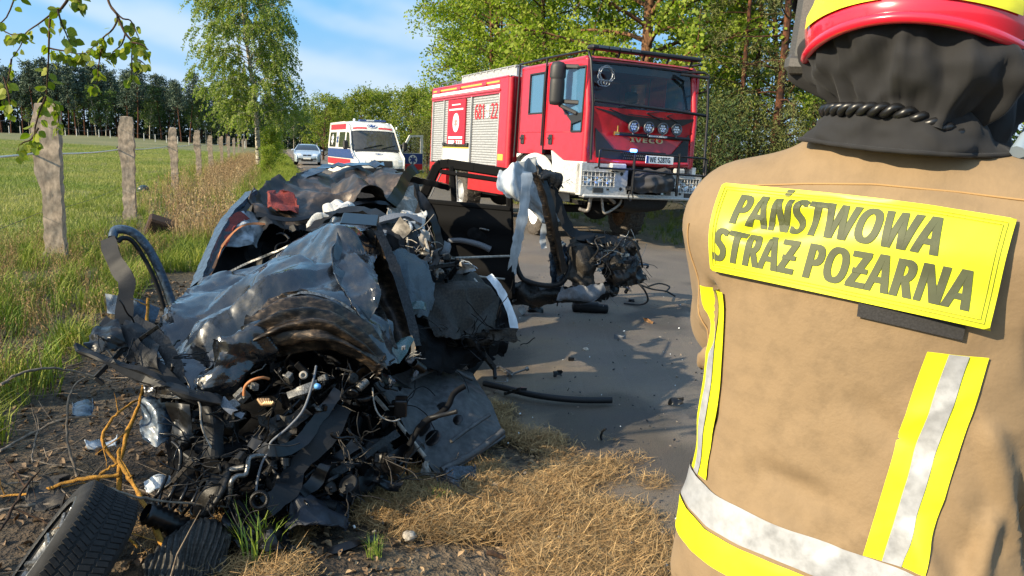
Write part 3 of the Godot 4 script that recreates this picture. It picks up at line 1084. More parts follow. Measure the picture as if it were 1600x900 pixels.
	while xs.size() < 11500 and n < 100000:
		n += 1
		var p6 := Vector3(rf(-2.2, 1.9), 0, rf(-5.2, -1.9))
		var st6 := road_st(p6)
		var k := n_ground.get_noise_2d(p6.x * 2.6 + 11.0, p6.z * 2.6) + n_patch.get_noise_2d(p6.x * 9.0, p6.z * 9.0) * 0.8
		# a heap of mown straw on the asphalt's edge, thinner all round
		var c1 := Vector2(p6.x + 0.02, p6.z + 3.05).length()
		var want := 0.62 - c1 * 0.85 + k * 2.1
		if p6.x < -0.7: want = 0.2 + k * 0.9 - maxf(0.0, -p6.x - 0.9) * 1.4
		if st6.y > 0.25: want -= (st6.y - 0.25) * 2.2
		want += n_ground.get_noise_2d(p6.x * 7.0, p6.z * 7.0) * 0.9
		if rng.randf() > want: continue
		xs.append(xf(on_ground(p6.x, p6.z, rf(0.0, 0.03)), rf(0.5, 1.0), 0.35))
		cs.append(Color(0.30, 0.175, 0.07).lerp(Color(0.52, 0.35, 0.16), rng.randf()).lerp(Color(0.16, 0.10, 0.05), rf(0, 1) * rf(0, 1)))
	stuff("straw", ms, sm, xs, cs, "yellow dry straw strewn over the sandy road edge in front", "straw")
	# dead leaves
	xs = []; cs = []
	rng.seed = 406
	for i in 7000:
		var p7 := road_p(rf(-2.5, 6.0), rf(-5.4, -0.9))
		if not in_view(p7, 0.75): continue
		xs.append(xf(on_ground(p7.x, p7.z, 0.006), rf(0.35, 0.85), 0.7))
		cs.append(Color(0.09, 0.055, 0.03).lerp(Color(0.24, 0.17, 0.11), rng.randf()))
	for i in 1500:
		var p8 := Vector3(rf(-1.0, 1.4), 0, rf(-4.6, -2.2))
		xs.append(xf(on_ground(p8.x, p8.z, 0.012), rf(0.25, 0.6), 0.5))
		cs.append(Color(0.17, 0.10, 0.05).lerp(Color(0.34, 0.24, 0.14), rng.randf()))
	stuff("leaf_litter", dead_leaf_mesh(), sm, xs, cs, "brown dead leaves littering the shaded ground at the left", "leaf litter")
	# grit and small chips on the asphalt
	var chip := MB.new()
	chip.box(Vector3.ZERO, Vector3(0.02, 0.01, 0.014), Basis.from_euler(Vector3(0.3, 0.4, 0.2)), 0.003)
	xs = []; cs = []
	rng.seed = 407
	for i in 1500:
		var q := Vector3(rf(-0.9, 3.0), 0, -2.6 - pow(rng.randf(), 1.3) * 7.0)
		xs.append(xf(on_ground(q.x, q.z, 0.045), rf(0.15, 1.0) * rf(0.3, 1.0), 1.0))
		var g := rng.randf()
		cs.append(Color(0.02, 0.02, 0.022) if g < 0.6 else Color(0.2, 0.16, 0.12) if g < 0.92 else Color(0.6, 0.62, 0.62))
	stuff("debris_chips", chip.mesh(), mat("chips", Color.WHITE, 0.5, 0.0, {"vc": true}), xs, cs, "tiny chips of plastic and grit strewn over the asphalt", "debris")
	# the nearest single tufts
	var tl := [["bright grass tuft at the front edge, left of the middle", 405, 880, 1.0, 0], ["large fresh grass tuft at the left edge", 52, 590, 1.25, 1], ["grass tuft in front of the nearest fence post", 150, 480, 1.0, 0], ["small grass tuft at the front of the straw", 585, 870, 0.45, 0], ["grass tuft left of the first fence post", 30, 470, 0.9, 1], ["thin grass tuft below the black panel's corner", 690, 790, 0.4, 1], ["grass tuft at the bottom beside the front scrap", 470, 800, 0.35, 0]]
	var tuft := [tuft_mesh(46, 0.27, 0.06, 0.006, 0.5, 61), tuft_mesh(90, 0.26, 0.14, 0.006, 0.7, 62)]
	for i in tl.size():
		var g2 := G(tl[i][1], tl[i][2])
		var o := obj("grass_tuft", tuft[tl[i][4]], mat("tuft_green", lin(0.22, 0.30, 0.04), 0.6, 0.0, {"back": Color(0.6, 0.7, 0.3), "vc": true}) if not M.has("tuft_green") else M.tuft_green)
		o.position = on_ground(g2.x, g2.z)
		o.scale = Vector3.ONE * tl[i][3]
		o.rotation.y = i * 1.3
		tag(o, tl[i][0], "grass tuft", "single grass tufts near the wreck")

func fence_post(i: int, at: Vector3, h: float, w: float, label: String) -> void:
	rng.seed = 500 + i * 7
	var t := thing("fence_post", label, "fence post", at, atan2(0.31, 0.95), "concrete posts along the field")
	var b := MB.new()
	var nz := noise(FastNoiseLite.TYPE_SIMPLEX_SMOOTH, 6.0, 4, 60 + i, 0.6)
	var rows := [[], [], [], []]
	var top := []
	var dp := w * 0.62
	var notch := rf(0.50, 0.60)
	var flare := rf(0.10, 0.26) * w
	var ny := 40
	for j in ny + 1:
		var f := float(j) / ny
		var y := lerpf(-0.25, h, f)
		var g := y / h
		# wide head with slanting shoulders, narrowed shaft on one side, chipped foot
		var l := -w * 0.5
		var r := w * 0.46
		if g > 0.86: l += (g - 0.86) / 0.14 * w * 0.22
		l += flare * smoothstep(notch + 0.05, notch - 0.06, g)
		if g < 0.08: l -= flare * 0.7
		r -= 0.05 * w * sin(g * 5.0 + i)
		var c := [Vector3(l, y, dp * 0.5), Vector3(r, y, dp * 0.5), Vector3(r, y, -dp * 0.5), Vector3(l, y, -dp * 0.5)]
		for k in c.size():
			c[k] += Vector3(nz.get_noise_3d(k * 9.0, y, 0), 0, nz.get_noise_3d(k * 9.0 + 4.0, y, 3)) * 0.03
		for s in 4:
			var row := PackedVector3Array()
			for e in 7:
				var q: Vector3 = c[s].lerp(c[(s + 1) % 4], e / 6.0)
				var edge := 1.0 - absf(e - 3.0) / 3.0
				q += Vector3(nz.get_noise_3d(q.x * 3, q.y * 3, q.z * 3), 0, nz.get_noise_3d(q.x * 3 + 20, q.y * 3, q.z * 3)) * 0.012 * edge
				row.append(q)
			rows[s].append(row)
			if j == ny: top.append_array(Array(row).slice(0, 6))
	for s in 4: b.grid(rows[s])
	b.fan(top, Vector3(0, h + 0.012, 0))
	obj("shaft", b, M.concrete, t)
	var ins := MB.new()
	ins.lathe([Vector2(0.0, -0.045), Vector2(0.018, -0.045), Vector2(0.012, -0.015), Vector2(0.02, 0.0), Vector2(0.02, 0.02), Vector2(0.0, 0.025)], Vector3(-w * 0.5 - 0.02, 1.32 / 1.87 * h, 0.0), Basis.from_euler(Vector3(0, 0, PI / 2)), 10)
	obj("insulator", ins, M.black_plastic, t)

func build_fence() -> void:
	mat("concrete", lin(0.47, 0.365, 0.265), 0.95, 0.0, {"tex": T.stone, "scale": 1.3, "stretch": Vector3(1, 0.5, 1), "height": T.fineh, "hs": 0.03})
	mat("black_plastic", lin(0.018, 0.018, 0.019), 0.5, 0.0, {"tex": T.fine, "scale": 2.0})
	var px := [76, 199, 271, 309, 329, 346, 357.5, 366, 373, 379.5, 385, 389.5, 393]
	var base := [415, 340, 303]
	var name_ := ["nearest concrete fence post, broad headed, at the left", "second concrete fence post from the front, chipped along its edge", "third concrete fence post from the front, above the dry stems", "fourth concrete fence post, half hidden by dry stems", "fifth concrete fence post along the field", "sixth concrete fence post along the field"]
	var spots := []
	for i in px.size():
		# where the line of sight meets the fence line
		var r := ray(px[i], 250)
		var o := Vector3(-5.51, 0, -9.14)
		var u := Vector3(-0.313, 0, -0.950)
		var k := (r.x * o.z - r.z * o.x) / (r.z * u.x - r.x * u.z)
		var p := o + u * k
		p.y = ground_h(p.x, p.z)
		spots.append(p)
		rng.seed = 900 + i
		var lab: String = name_[i] if i < name_.size() else "small concrete post in the far end of the fence line by the birch"
		fence_post(i, p, [1.90, 1.93, 1.86][i] if i < 3 else rf(1.75, 1.9), [0.285, 0.265, 0.245][i] if i < 3 else 0.27, lab)
	spots.push_front(spots[0] - (spots[1] - spots[0]) * 1.0)
	spots[0].y = ground_h(spots[0].x, spots[0].z)
	fence_post(20, spots[0], 1.88, 0.28, "concrete fence post before the nearest one, beyond the left picture edge")
	for w in [["fence_tape", 1.32, 0.012, "white electric fence tape strung between the concrete posts", 0.03, "fence tape"], ["fence_wire", 1.74, 0.0035, "thin dark wire sagging between the tops of the posts", 0.12, "wire"], ["fence_wire", 0.62, 0.003, "thin rusty wire strung low between the fence posts", 0.05, "wire"]]:
		var b := MB.new()
		for i in spots.size() - 1:
			var pts := []
			for k2 in 9:
				var f := k2 / 8.0
				var p2: Vector3 = spots[i].lerp(spots[i + 1], f) + Vector3(-0.15, w[1] - w[4] * 4.0 * f * (1.0 - f), 0)
				pts.append(p2)
			b.tube(pts, w[2], 5, false)
		var o2 := obj(w[0], b, mat("tape_white", lin(0.75, 0.72, 0.62), 0.6) if w[1] == 1.32 else mat("wire_grey", lin(0.10, 0.09, 0.08), 0.6, 0.4))
		tag(o2, w[3], w[5])
	# the far wire fence at the edge of the wood: slim pale stakes
	var st := MB.new()
	st.box(Vector3(0, 0.75, 0), Vector3(0.12, 1.5, 0.12), Basis(), 0.02)
	var sm := st.mesh()
	mat("stake", lin(0.45, 0.45, 0.42), 0.9)
	for i in 26:
		var p3 := P(-20 + i * 17.5, 215, 150)
		p3.y = ground_h(p3.x, p3.z) - 0.1
		var o3 := obj("fence_stake", sm, M.stake)
		o3.position = p3
		tag(o3, "slim pale stake of the far fence before the wood", "fence stake", "stakes of the far fence")

func build_branches() -> void:
	# lichen covered broken branches at the lower left, and other loose natural bits
	mat("lichen", lin(0.50, 0.24, 0.03), 0.95, 0.0, {"tex": T.blotch, "scale": 7.0, "height": T.soilh, "hs": 0.3})
	mat("dry_wood", lin(0.20, 0.14, 0.085), 0.9, 0.0, {"tex": T.bark, "scale": 6.0})
	mat("grey_twig", lin(0.27, 0.21, 0.15), 0.9, 0.0, {"tex": T.blotch, "scale": 5.0})
	var spec := [
		["lichen_branch", "lichen", "orange lichen covered branch standing up against the wreck's corner", [[[190, 850, 2.75], [186, 760, 2.9], [190, 710, 2.95], [205, 660, 3.05], [222, 615, 3.15], [226, 560, 3.3], [230, 500, 3.4], [232, 466, 3.42]], [[188, 730, 2.93], [160, 690, 2.95], [172, 660, 2.98], [190, 640, 3.0], [215, 625, 3.1]]], 0.011],
		["lichen_branch", "lichen", "orange forked branch lying over the loose wheel", [[[255, 890, 2.55], [258, 860, 2.58], [235, 810, 2.65], [215, 770, 2.75], [198, 740, 2.85], [186, 720, 2.9], [188, 700, 2.93]], [[188, 742, 2.86], [150, 745, 2.83], [110, 752, 2.85], [60, 768, 2.9], [0, 775, 2.95]], [[140, 780, 2.8], [150, 752, 2.85], [165, 735, 2.88], [185, 724, 2.9]]], 0.012],
		["dry_branch", "grey_twig", "long grey twig arching over the loose wheel's tyre", [[[140, 825, 2.5], [158, 770, 2.58], [170, 763, 2.6], [205, 775, 2.62], [250, 782, 2.68], [320, 790, 2.75], [358, 792, 2.8]]], 0.006],
		["dry_branch", "grey_twig", "bare twig standing out left of the wreck with a broken tip", [[[120, 745, 3.1], [106, 690, 3.15], [105, 640, 3.2], [115, 605, 3.25], [135, 588, 3.3]]], 0.006],
		["dry_branch", "grey_twig", "thin bent branch lying along the left edge of the litter", [[[0, 705, 3.0], [60, 672, 3.2], [100, 655, 3.25], [150, 650, 3.3]], [[60, 672, 3.2], [52, 700, 3.1], [50, 722, 3.0]]], 0.007],
		["dry_branch", "grey_twig", "long thin twig reaching in from the left edge over the grass", [[[0, 602, 3.4], [35, 582, 3.5], [80, 576, 3.6], [120, 582, 3.7], [190, 600, 3.8]]], 0.007],
		["dry_branch", "grey_twig", "straight dead stick lying low at the left bottom edge", [[[0, 798, 2.7], [40, 790, 2.75], [100, 788, 2.8], [170, 788, 2.85]]], 0.008],
		["dry_branch", "dry_wood", "broken stick with side shoots lying in the left bottom corner", [[[0, 830, 2.6], [20, 795, 2.7], [40, 760, 2.8], [62, 735, 2.9]], [[40, 760, 2.8], [8, 718, 2.95]], [[20, 795, 2.7], [70, 815, 2.7], [90, 830, 2.65]]], 0.006],
		["dry_branch", "lichen", "short orange twig on the tyre of the loose wheel", [[[145, 823, 2.5], [165, 822, 2.5], [185, 828, 2.5], [205, 845, 2.5], [214, 855, 2.5]]], 0.007],
		["dry_branch", "dry_wood", "short weathered stick on the straw at the front", [[[760, 862, 2.75], [790, 872, 2.74], [808, 888, 2.7]]], 0.011],
		["dry_branch", "dry_wood", "dry wooden splinter lying beside the black hose on the road", [[[770, 618, 4.75], [820, 622, 4.8], [870, 620, 4.9], [902, 630, 4.8]]], 0.02],
		["dry_branch", "dry_wood", "brown stick lying across the straw below the black panel", [[[590, 850, 2.9], [620, 830, 2.95], [650, 812, 3.0]]], 0.009],
	]
	for s in spec:
		var o0: Vector3 = P(s[3][0][0][0], s[3][0][0][1], s[3][0][0][2])
		var b := MB.new()
		rng.seed = hash(s[2]) % 10000
		for br in s[3].size():
			var pts := []
			for q in s[3][br]: pts.append(P(q[0], q[1], q[2]) - o0)
			var sm := spline(pts, pts.size() * 4)
			for i in sm.size(): sm[i] += rv(0.003)
			var r0: float = s[4] * (1.0 if br == 0 else 0.7)
			var rr := taper(sm.size(), r0, r0 * 0.55)
			for i in rr.size(): rr[i] *= rf(0.8, 1.25)
			b.tube(sm, rr, 7)
			for k in 3:
				var q0: Vector3 = sm[rng.randi() % sm.size()]
				b.tube(limb(q0, rv(1), rf(0.05, 0.16), 3, 0.3, Vector3.ZERO), taper(4, r0 * 0.35, r0 * 0.1), 5)
		var o := obj(s[0], b, M[s[1]])
		o.position = o0
		tag(o, s[2], "branch")
	# a mat of thin twigs in the litter
	var tw := MB.new()
	rng.seed = 620
	for i in 430:
		var p := road_p(rf(-2.3, 3.6), rf(-5.2, -1.5))
		if not in_view(p, 0.75): continue
		p.y = ground_h(p.x, p.z) + rf(0.005, 0.05)
		tw.tube(limb(p, Vector3(rf(-1, 1), rf(-0.05, 0.2), rf(-1, 1)), rf(0.15, 0.6), 4, 0.25, Vector3.DOWN * 0.1), taper(5, rf(0.002, 0.005), 0.001), 4, false)
	tag(obj("twigs", tw, M.grey_twig), "thin dead twigs lying thick in the shaded leaf litter", "twigs", "", "stuff")
	# broken block by the second post, dark round object in the field, pale stones
	var bl := MB.new()
	bl.box(Vector3(0, 0.17, 0), Vector3(0.36, 0.40, 0.30), Basis.from_euler(Vector3(0.25, 0.4, -0.35)), 0.03)
	var o4 := obj("tree_stump", bl, M.dry_wood)
	var q4 := G(248, 378)
	o4.position = on_ground(q4.x, q4.z)
	tag(o4, "dark brown tilted stump in the grass below the second post", "stump")
	var rb := MB.new()
	rb.ball(Vector3(0, 0.09, 0), Vector3(0.16, 0.13, 0.13), Basis.from_euler(Vector3(0.1, 0.3, 0.2)), 18, 12)
	rb.tube([Vector3(-0.17, 0.04, 0.1), Vector3(0, 0.03, 0.15), Vector3(0.17, 0.05, 0.09)], 0.012, 6)
	var q5 := G(224, 302)
	var o5 := obj("dark_helmet", rb, mat("dark_shell", lin(0.02, 0.035, 0.04), 0.3))
	o5.position = on_ground(q5.x, q5.z)
	tag(o5, "small dark rounded object lying in the field right of the second post", "debris")
	var sl := [["white stone lying at the edge of the straw near the black panel", 773, 770, 0.9], ["pale stone in the straw at the bottom, left of the middle", 640, 848, 1.2], ["tan stone lying on the asphalt right of the hose's end", 915, 553, 1.1], ["white chip lying alone in the sunlit strip of road", 1031, 534, 0.7], ["small pale stone near the rear of the sill on the road", 1007, 474, 0.9]]
	for i in sl.size():
		var sb := MB.new()
		rng.seed = 700 + i
		var rows := []
		for a in 7:
			var row := PackedVector3Array()
			for c in 9:
				var e := PI * a / 6.0
				row.append(Vector3(sin(e) * cos(TAU * c / 9.0), cos(e) * 0.6, sin(e) * sin(TAU * c / 9.0)) * 0.026 * (1.0 if a in [0, 6] else rf(0.75, 1.15)))
			rows.append(row)
		sb.grid(rows, true)
		var so := obj("stone", sb, mat("stone_pale", lin(0.52, 0.45, 0.36), 0.9, 0.0, {"tex": T.blotch, "scale": 12.0}) if not M.has("stone_pale") else M.stone_pale)
		var g3 := G(sl[i][1], sl[i][2])
		so.position = on_ground(g3.x, g3.z, 0.035)
		so.scale = Vector3.ONE * sl[i][3]
		tag(so, sl[i][0], "stone")

# ---------------------------------------------------------------- vehicles: shared helpers and materials
func sx(x: float) -> Callable:            # maps (u along z, v up, depth outwards) onto a side plane at x
	return func(u, w, d): return Vector3(x + d, w, u)

func fz(z: float) -> Callable:            # maps (u along x, v up, depth forwards) onto a front plane at z
	return func(u, w, d): return Vector3(u, w, z + d)

func pv(a: Array) -> Array:
	var o := []
	for i in range(0, a.size(), 2): o.append(Vector2(a[i], a[i + 1]))
	return o

func rect(a: float, b: float, c: float, d: float) -> Array:
	return [Vector2(a, b), Vector2(c, b), Vector2(c, d), Vector2(a, d)]

func vehicle_mats() -> void:
	mat("red_paint", lin(0.50, 0.010, 0.020), 0.35, 0.0, {"coat": 0.6, "tex": T.blotch2, "scale": 0.5})
	mat("white_paint", lin(0.80, 0.78, 0.72), 0.4, 0.0, {"coat": 0.4, "tex": T.blotch2, "scale": 0.6})
	mat("black_plastic2", lin(0.022, 0.023, 0.026), 0.55, 0.0, {"tex": T.fine, "scale": 3.0})
	mat("black_tube", lin(0.020, 0.020, 0.022), 0.4, 0.2, {"tex": T.fine, "scale": 4.0})
	mat("rubber", lin(0.015, 0.0145, 0.014), 0.9, 0.0, {"tex": T.blotch, "scale": 3.0})
	mat("dusty_rubber", lin(0.10, 0.083, 0.066), 0.95, 0.0, {"tex": T.blotch, "scale": 3.0})
	mat("alu", lin(0.42, 0.43, 0.44), 0.45, 0.15, {"tex": T.blotch2, "scale": 1.2})
	mat("alu_dark", lin(0.20, 0.205, 0.21), 0.5, 0.6, {"tex": T.fine, "scale": 1.5})
	mat("chrome", lin(0.62, 0.63, 0.65), 0.15, 1.0)
	mat("lamp_lens", lin(0.75, 0.77, 0.78), 0.08, 0.2, {"coat": 1.0})
	mat("lamp_dark", lin(0.05, 0.055, 0.06), 0.15, 0.3, {"coat": 1.0})
	mat("amber", lin(0.75, 0.30, 0.01), 0.25, 0.0, {"coat": 0.8})
	mat("gold_strip", lin(0.52, 0.40, 0.07), 0.4)
	mat("rust_hub", lin(0.30, 0.16, 0.07), 0.85, 0.0, {"tex": T.blotch, "scale": 4.0})
	mat("blue_dark", lin(0.012, 0.045, 0.20), 0.4, 0.0, {"coat": 0.5})
	mat("red_flat", lin(0.60, 0.02, 0.03), 0.5)
	mat("sign_white", lin(0.78, 0.78, 0.76), 0.5)
	mat("sign_black", lin(0.015, 0.015, 0.017), 0.5)
	mat("cloth_dark", lin(0.05, 0.05, 0.053), 0.85, 0.0, {"tex": T.fine, "scale": 3.0, "rim": 0.4})
	mat("seat_grey", lin(0.03, 0.03, 0.034), 0.9)
	glass("car_glass", Color(0.06, 0.09, 0.11), 0.18)
	glass("dark_glass", Color(0.02, 0.035, 0.06), 0.70)
	glass("side_glass", Color(0.30, 0.47, 0.60), 0.70, 0.03)  # pale blue tint stands in for sky reflected in the cab windows

func wheel(parent: Node, at: Vector3, r: float, w: float, turn: float, rub: Material, hub: Material, lugs := 26, out := -1.0) -> Node3D:
	# a tyre with blocks on its tread (part) and its rim (sub-part)
	var bs := Basis.from_euler(Vector3(0, turn, 0)) * Basis.from_euler(Vector3(0, 0, PI / 2))
	var b := MB.new()
	var h := w * 0.5
	b.lathe([Vector2(r * 0.56, -h * 0.75), Vector2(r * 0.62, -h * 0.96), Vector2(r * 0.80, -h * 1.04), Vector2(r * 0.93, -h * 0.97), Vector2(r * 0.985, -h * 0.72), Vector2(r * 0.985, h * 0.72), Vector2(r * 0.93, h * 0.97), Vector2(r * 0.80, h * 1.04), Vector2(r * 0.62, h * 0.96), Vector2(r * 0.56, h * 0.75)], at, bs, 48)
	for i in lugs:
		var a := TAU * i / lugs
		for s in [-1.0, 1.0]:
			var aa := a + (0.5 * TAU / lugs if s > 0 else 0.0)
			var n := Vector3(cos(aa), 0, sin(aa))
			var t := Vector3(-sin(aa), 0, cos(aa))
			var bb := bs * Basis(t, Vector3.UP, n)
			b.box(at + bs * (n * r * 0.985 + Vector3.UP * s * h * 0.48), Vector3(TAU * r / lugs * 0.52, h * 0.86, r * 0.05), bb * Basis.from_euler(Vector3(0, 0, 0.3 * s)), 0.004)
	var tyre := obj("tyre", b, rub, parent)
	var c := MB.new()
	var q := -out
	c.lathe([Vector2(r * 0.60, h * 0.9 * q), Vector2(r * 0.57, h * 0.85 * q), Vector2(r * 0.54, h * 0.4 * q), Vector2(r * 0.42, h * 0.28 * q), Vector2(r * 0.28, h * 0.34 * q), Vector2(r * 0.26, h * 0.75 * q), Vector2(r * 0.16, h * 0.8 * q), Vector2(0.001, h * 0.8 * q)], at, bs, 32)
	c.lathe([Vector2(r * 0.60, -h * 0.9 * q), Vector2(r * 0.55, -h * 0.6 * q), Vector2(r * 0.52, h * 0.3 * q), Vector2(0.02, h * 0.25 * q)], at, bs, 32)
	for i in 8:
		var a2 := TAU * i / 8.0
		c.lathe([Vector2(r * 0.035, h * 0.28 * q), Vector2(r * 0.035, h * 0.42 * q), Vector2(0.001, h * 0.43 * q)], at + bs * Vector3(cos(a2) * r * 0.35, 0, sin(a2) * r * 0.35), bs, 6)
	obj("rim", c, hub, tyre)
	return tyre

func star_of_life(r: float, f: Callable) -> MB:
	var b := MB.new()
	for k in 3:
		var a := PI / 3 * k
		var u := Vector2(sin(a), cos(a)) * r
		var w := Vector2(cos(a), -sin(a)) * r * 0.24
		b.prism([-u - w, u - w, u + w, -u + w], func(x, y, d): return f.call(x, y, d + k * 0.0006), 0.0, 0.003)
	return b

func disc(r: float, f: Callable, d0 := 0.0, d1 := 0.002, n := 28, ry := 1.0) -> MB:
	var b := MB.new()
	var p := []
	for i in n: p.append(Vector2(cos(TAU * i / n) * r, sin(TAU * i / n) * r * ry))
	b.prism(p, f, d0, d1)
	return b

# ---------------------------------------------------------------- the fire engine
func build_fire_engine() -> void:
	var t := thing("fire_engine", "red fire engine with white bumper and tube cage, standing across the road", "fire engine", Vector3(1.35, 0.0, -14.58), deg_to_rad(24.5))
	t.rotation.z = deg_to_rad(-1.3)
	var L := -1.15
	var R := 1.02
	# cab sides: two doors each side, the openings left free for glass
	for side in [-1.0, 1.0]:
		var X := L if side < 0 else R
		var f := sx(X)
		var d: float = 0.045 * -side
		var b := MB.new()
		for q in [rect(-0.72, 1.48, 0.26, 2.2), rect(-0.72, 2.87, 0.26, 2.98), rect(-0.72, 2.2, -0.36, 2.87), rect(0.19, 2.2, 0.26, 2.87)]:
			b.prism(q, f, 0.0, d)
		var door := obj("rear_door", b, M.red_paint, t)
		var g := MB.new(); g.prism(rect(-0.36, 2.2, 0.19, 2.87), f, d * 0.4, d * 0.6)
		obj("window", g, M.side_glass, door)
		var wf := MB.new()
		for q in [rect(-0.385, 2.175, 0.215, 2.2), rect(-0.385, 2.87, 0.215, 2.895), rect(-0.385, 2.2, -0.36, 2.87), rect(0.19, 2.2, 0.215, 2.87)]:
			wf.prism(q, f, -d * 0.25, d * 0.5)
		obj("window_frame", wf, M.black_plastic2, door)
		var b2 := MB.new()
		for q in [pv([0.32, 1.56, 0.64, 1.56, 0.80, 1.50, 0.80, 2.98, 0.32, 2.98]), pv([0.80, 2.90, 1.70, 2.87, 1.70, 2.98, 0.80, 2.98]), pv([0.80, 1.50, 1.10, 1.39, 1.30, 1.39, 1.30, 2.03, 0.95, 2.25, 0.80, 2.30]), pv([1.30, 1.39, 1.70, 1.39, 1.70, 1.86, 1.30, 1.86]), pv([1.64, 1.86, 1.70, 1.86, 1.70, 2.87, 1.67, 2.87])]:
			b2.prism(q, f, 0.0, d)
		var fd := obj("front_door", b2, M.red_paint, t)
		var g2 := MB.new(); g2.prism(pv([0.80, 2.30, 0.95, 2.25, 1.30, 2.03, 1.30, 1.86, 1.64, 1.86, 1.67, 2.87, 0.80, 2.90]), f, d * 0.4, d * 0.6)
		obj("window", g2, M.side_glass, fd)
		var wf2 := MB.new()
		var o2 := pv([0.80, 2.30, 0.95, 2.25, 1.30, 2.03, 1.30, 1.86, 1.64, 1.86, 1.67, 2.87, 0.80, 2.90])
		for i in o2.size():
			var p0: Vector2 = o2[i]; var p1: Vector2 = o2[(i + 1) % o2.size()]
			wf2.bar(f.call(p0.x, p0.y, -d * 0.1), f.call(p1.x, p1.y, -d * 0.1), 0.024, 0.03, 0.004)
		wf2.prism(pv([1.30, 2.03, 1.31, 1.98, 1.66, 2.04, 1.66, 2.16, 1.22, 2.12]), f, -d * 0.4, d * 0.7)
		obj("window_frame", wf2, M.black_plastic2, fd)
		for hz in [[-0.56, door], [0.58, fd]]:
			var hb := MB.new()
			hb.box(f.call(hz[0], 1.73, -d * 0.3), Vector3(0.03, 0.17, 0.12), Basis(), 0.012)
			hb.box(f.call(hz[0], 1.75, -d * 0.9), Vector3(0.02, 0.035, 0.10), Basis(), 0.008)
			obj("handle", hb, M.black_plastic2, hz[1])
		# dark seams round the doors
		for gz in [0.29, -0.735]:
			var seam := MB.new()
			seam.bar(f.call(gz, 1.49, d * 0.35), f.call(gz, 2.98, d * 0.35), 0.02, 0.055 if gz > 0 else 0.03)
			obj("door_gap", seam, M.sign_black, t)
		# crease along the doors
		var cr_ := MB.new()
		for zz in [[-0.70, 0.25, door], [0.34, 1.28, fd]]:
			cr_.bar(f.call(zz[0], 1.86, -d * 0.05), f.call(zz[1], 1.86, -d * 0.05), 0.012, 0.018, 0.005)
		obj("crease", cr_, M.red_paint, t)
		# corner pillar, cab edge over the windows, rear pillar
		var pl := MB.new()
		pl.tube([f.call(1.71, 1.36, d * 1.2), f.call(1.72, 2.2, d * 1.2), f.call(1.60, 2.99, d * 1.4)], 0.055, 12)
		pl.bar(f.call(-0.80, 3.0, d * 1.1), f.call(1.62, 3.0, d * 1.1), 0.09, 0.09, 0.03)
		pl.box(f.call(-0.775, 2.24, d), Vector3(0.07, 1.5, 0.05), Basis(), 0.015)
		obj("cab_pillar", pl, M.red_paint, t)
		# wheel arch in white, and the white corner down to the bumper
		var ar := MB.new()
		var rows := []
		for i in 25:
			var a := deg_to_rad(lerpf(12.0, 172.0, i / 24.0))
			var c := Vector2(cos(a), sin(a))
			var y0 := 0.52
			rows.append(PackedVector3Array([f.call(c.x * 0.80, y0 + c.y * 0.80, 0.34 * -side), f.call(c.x * 0.80, y0 + c.y * 0.80, -0.02 * -side), f.call(c.x * 0.82, y0 + c.y * 0.82, -0.05 * -side), f.call(c.x * 0.955, y0 + c.y * 0.955, -0.045 * -side), f.call(c.x * 0.975, y0 + c.y * 0.975, 0.0), f.call(c.x * 0.975, y0 + c.y * 0.975, 0.05 * -side)]))
		ar.grid(rows)
		ar.prism(pv([0.86, 0.93, 1.80, 0.86, 1.80, 1.385, 1.10, 1.385, 0.66, 1.545, 0.74, 1.30, 0.86, 1.0]), f, -0.02 * -side, 0.05 * -side)
		ar.prism(pv([-0.80, 1.40, -0.60, 1.47, -0.80, 1.47]), f, 0.0, 0.05 * -side)
		ar.box(f.call(1.40, 1.10, -0.025 * -side), Vector3(0.05, 0.035, 0.5), Basis(), 0.012)
		obj("wheel_arch", ar, M.white_paint, t)
		var mk := MB.new()
		mk.box(f.call(0.92, 1.02, -0.035 * -side), Vector3(0.02, 0.05, 0.09), Basis(), 0.006)
		obj("side_marker", mk, M.amber, t)
	# the number, with its badge, on the wide shutter is added below; small print beside the handle
	# cab floor, roof, back wall with its window
	var cb := MB.new()
	cb.box(Vector3(-0.065, 1.42, 0.4), Vector3(2.05, 0.10, 2.4), Basis(), 0.02)
	obj("cab_floor", cb, M.black_plastic2, t)
	var rows2 := []
	for i in 13:
		var u := i / 12.0
		var x := lerpf(L + 0.03, R - 0.03, u)
		var row := PackedVector3Array()
		for j in 15:
			var w := j / 14.0
			var z := lerpf(-0.82, 1.64, w)
			var e := minf(1.0, minf(u, 1 - u) * 7.0)
			row.append(Vector3(x, 2.99 + 0.085 * sqrt(maxf(0.0, 1.0 - pow(1.0 - e, 2))) * (1.0 if j > 0 and j < 14 else 0.35), z))
		rows2.append(row)
	var rb := MB.new(); rb.grid(rows2)
	rb.box(Vector3(-0.065, 2.965, 0.4), Vector3(2.06, 0.03, 2.4), Basis(), 0.01)
	obj("cab_roof", rb, M.red_paint, t)
	var bw := MB.new()
	for q in [rect(L + 0.05, 1.45, R - 0.05, 2.25), rect(L + 0.05, 2.7, R - 0.05, 2.98), rect(L + 0.05, 2.25, -0.55, 2.7), rect(0.42, 2.25, R - 0.05, 2.7)]:
		bw.prism(q, fz(-0.80), 0.0, 0.05)
	obj("cab_back_wall", bw, M.red_paint, t)
	var inner := MB.new()
	inner.box(Vector3(-0.065, 1.95, 1.42), Vector3(2.0, 0.36, 0.42), Basis(), 0.08)
	obj("dashboard", inner, M.seat_grey, t)
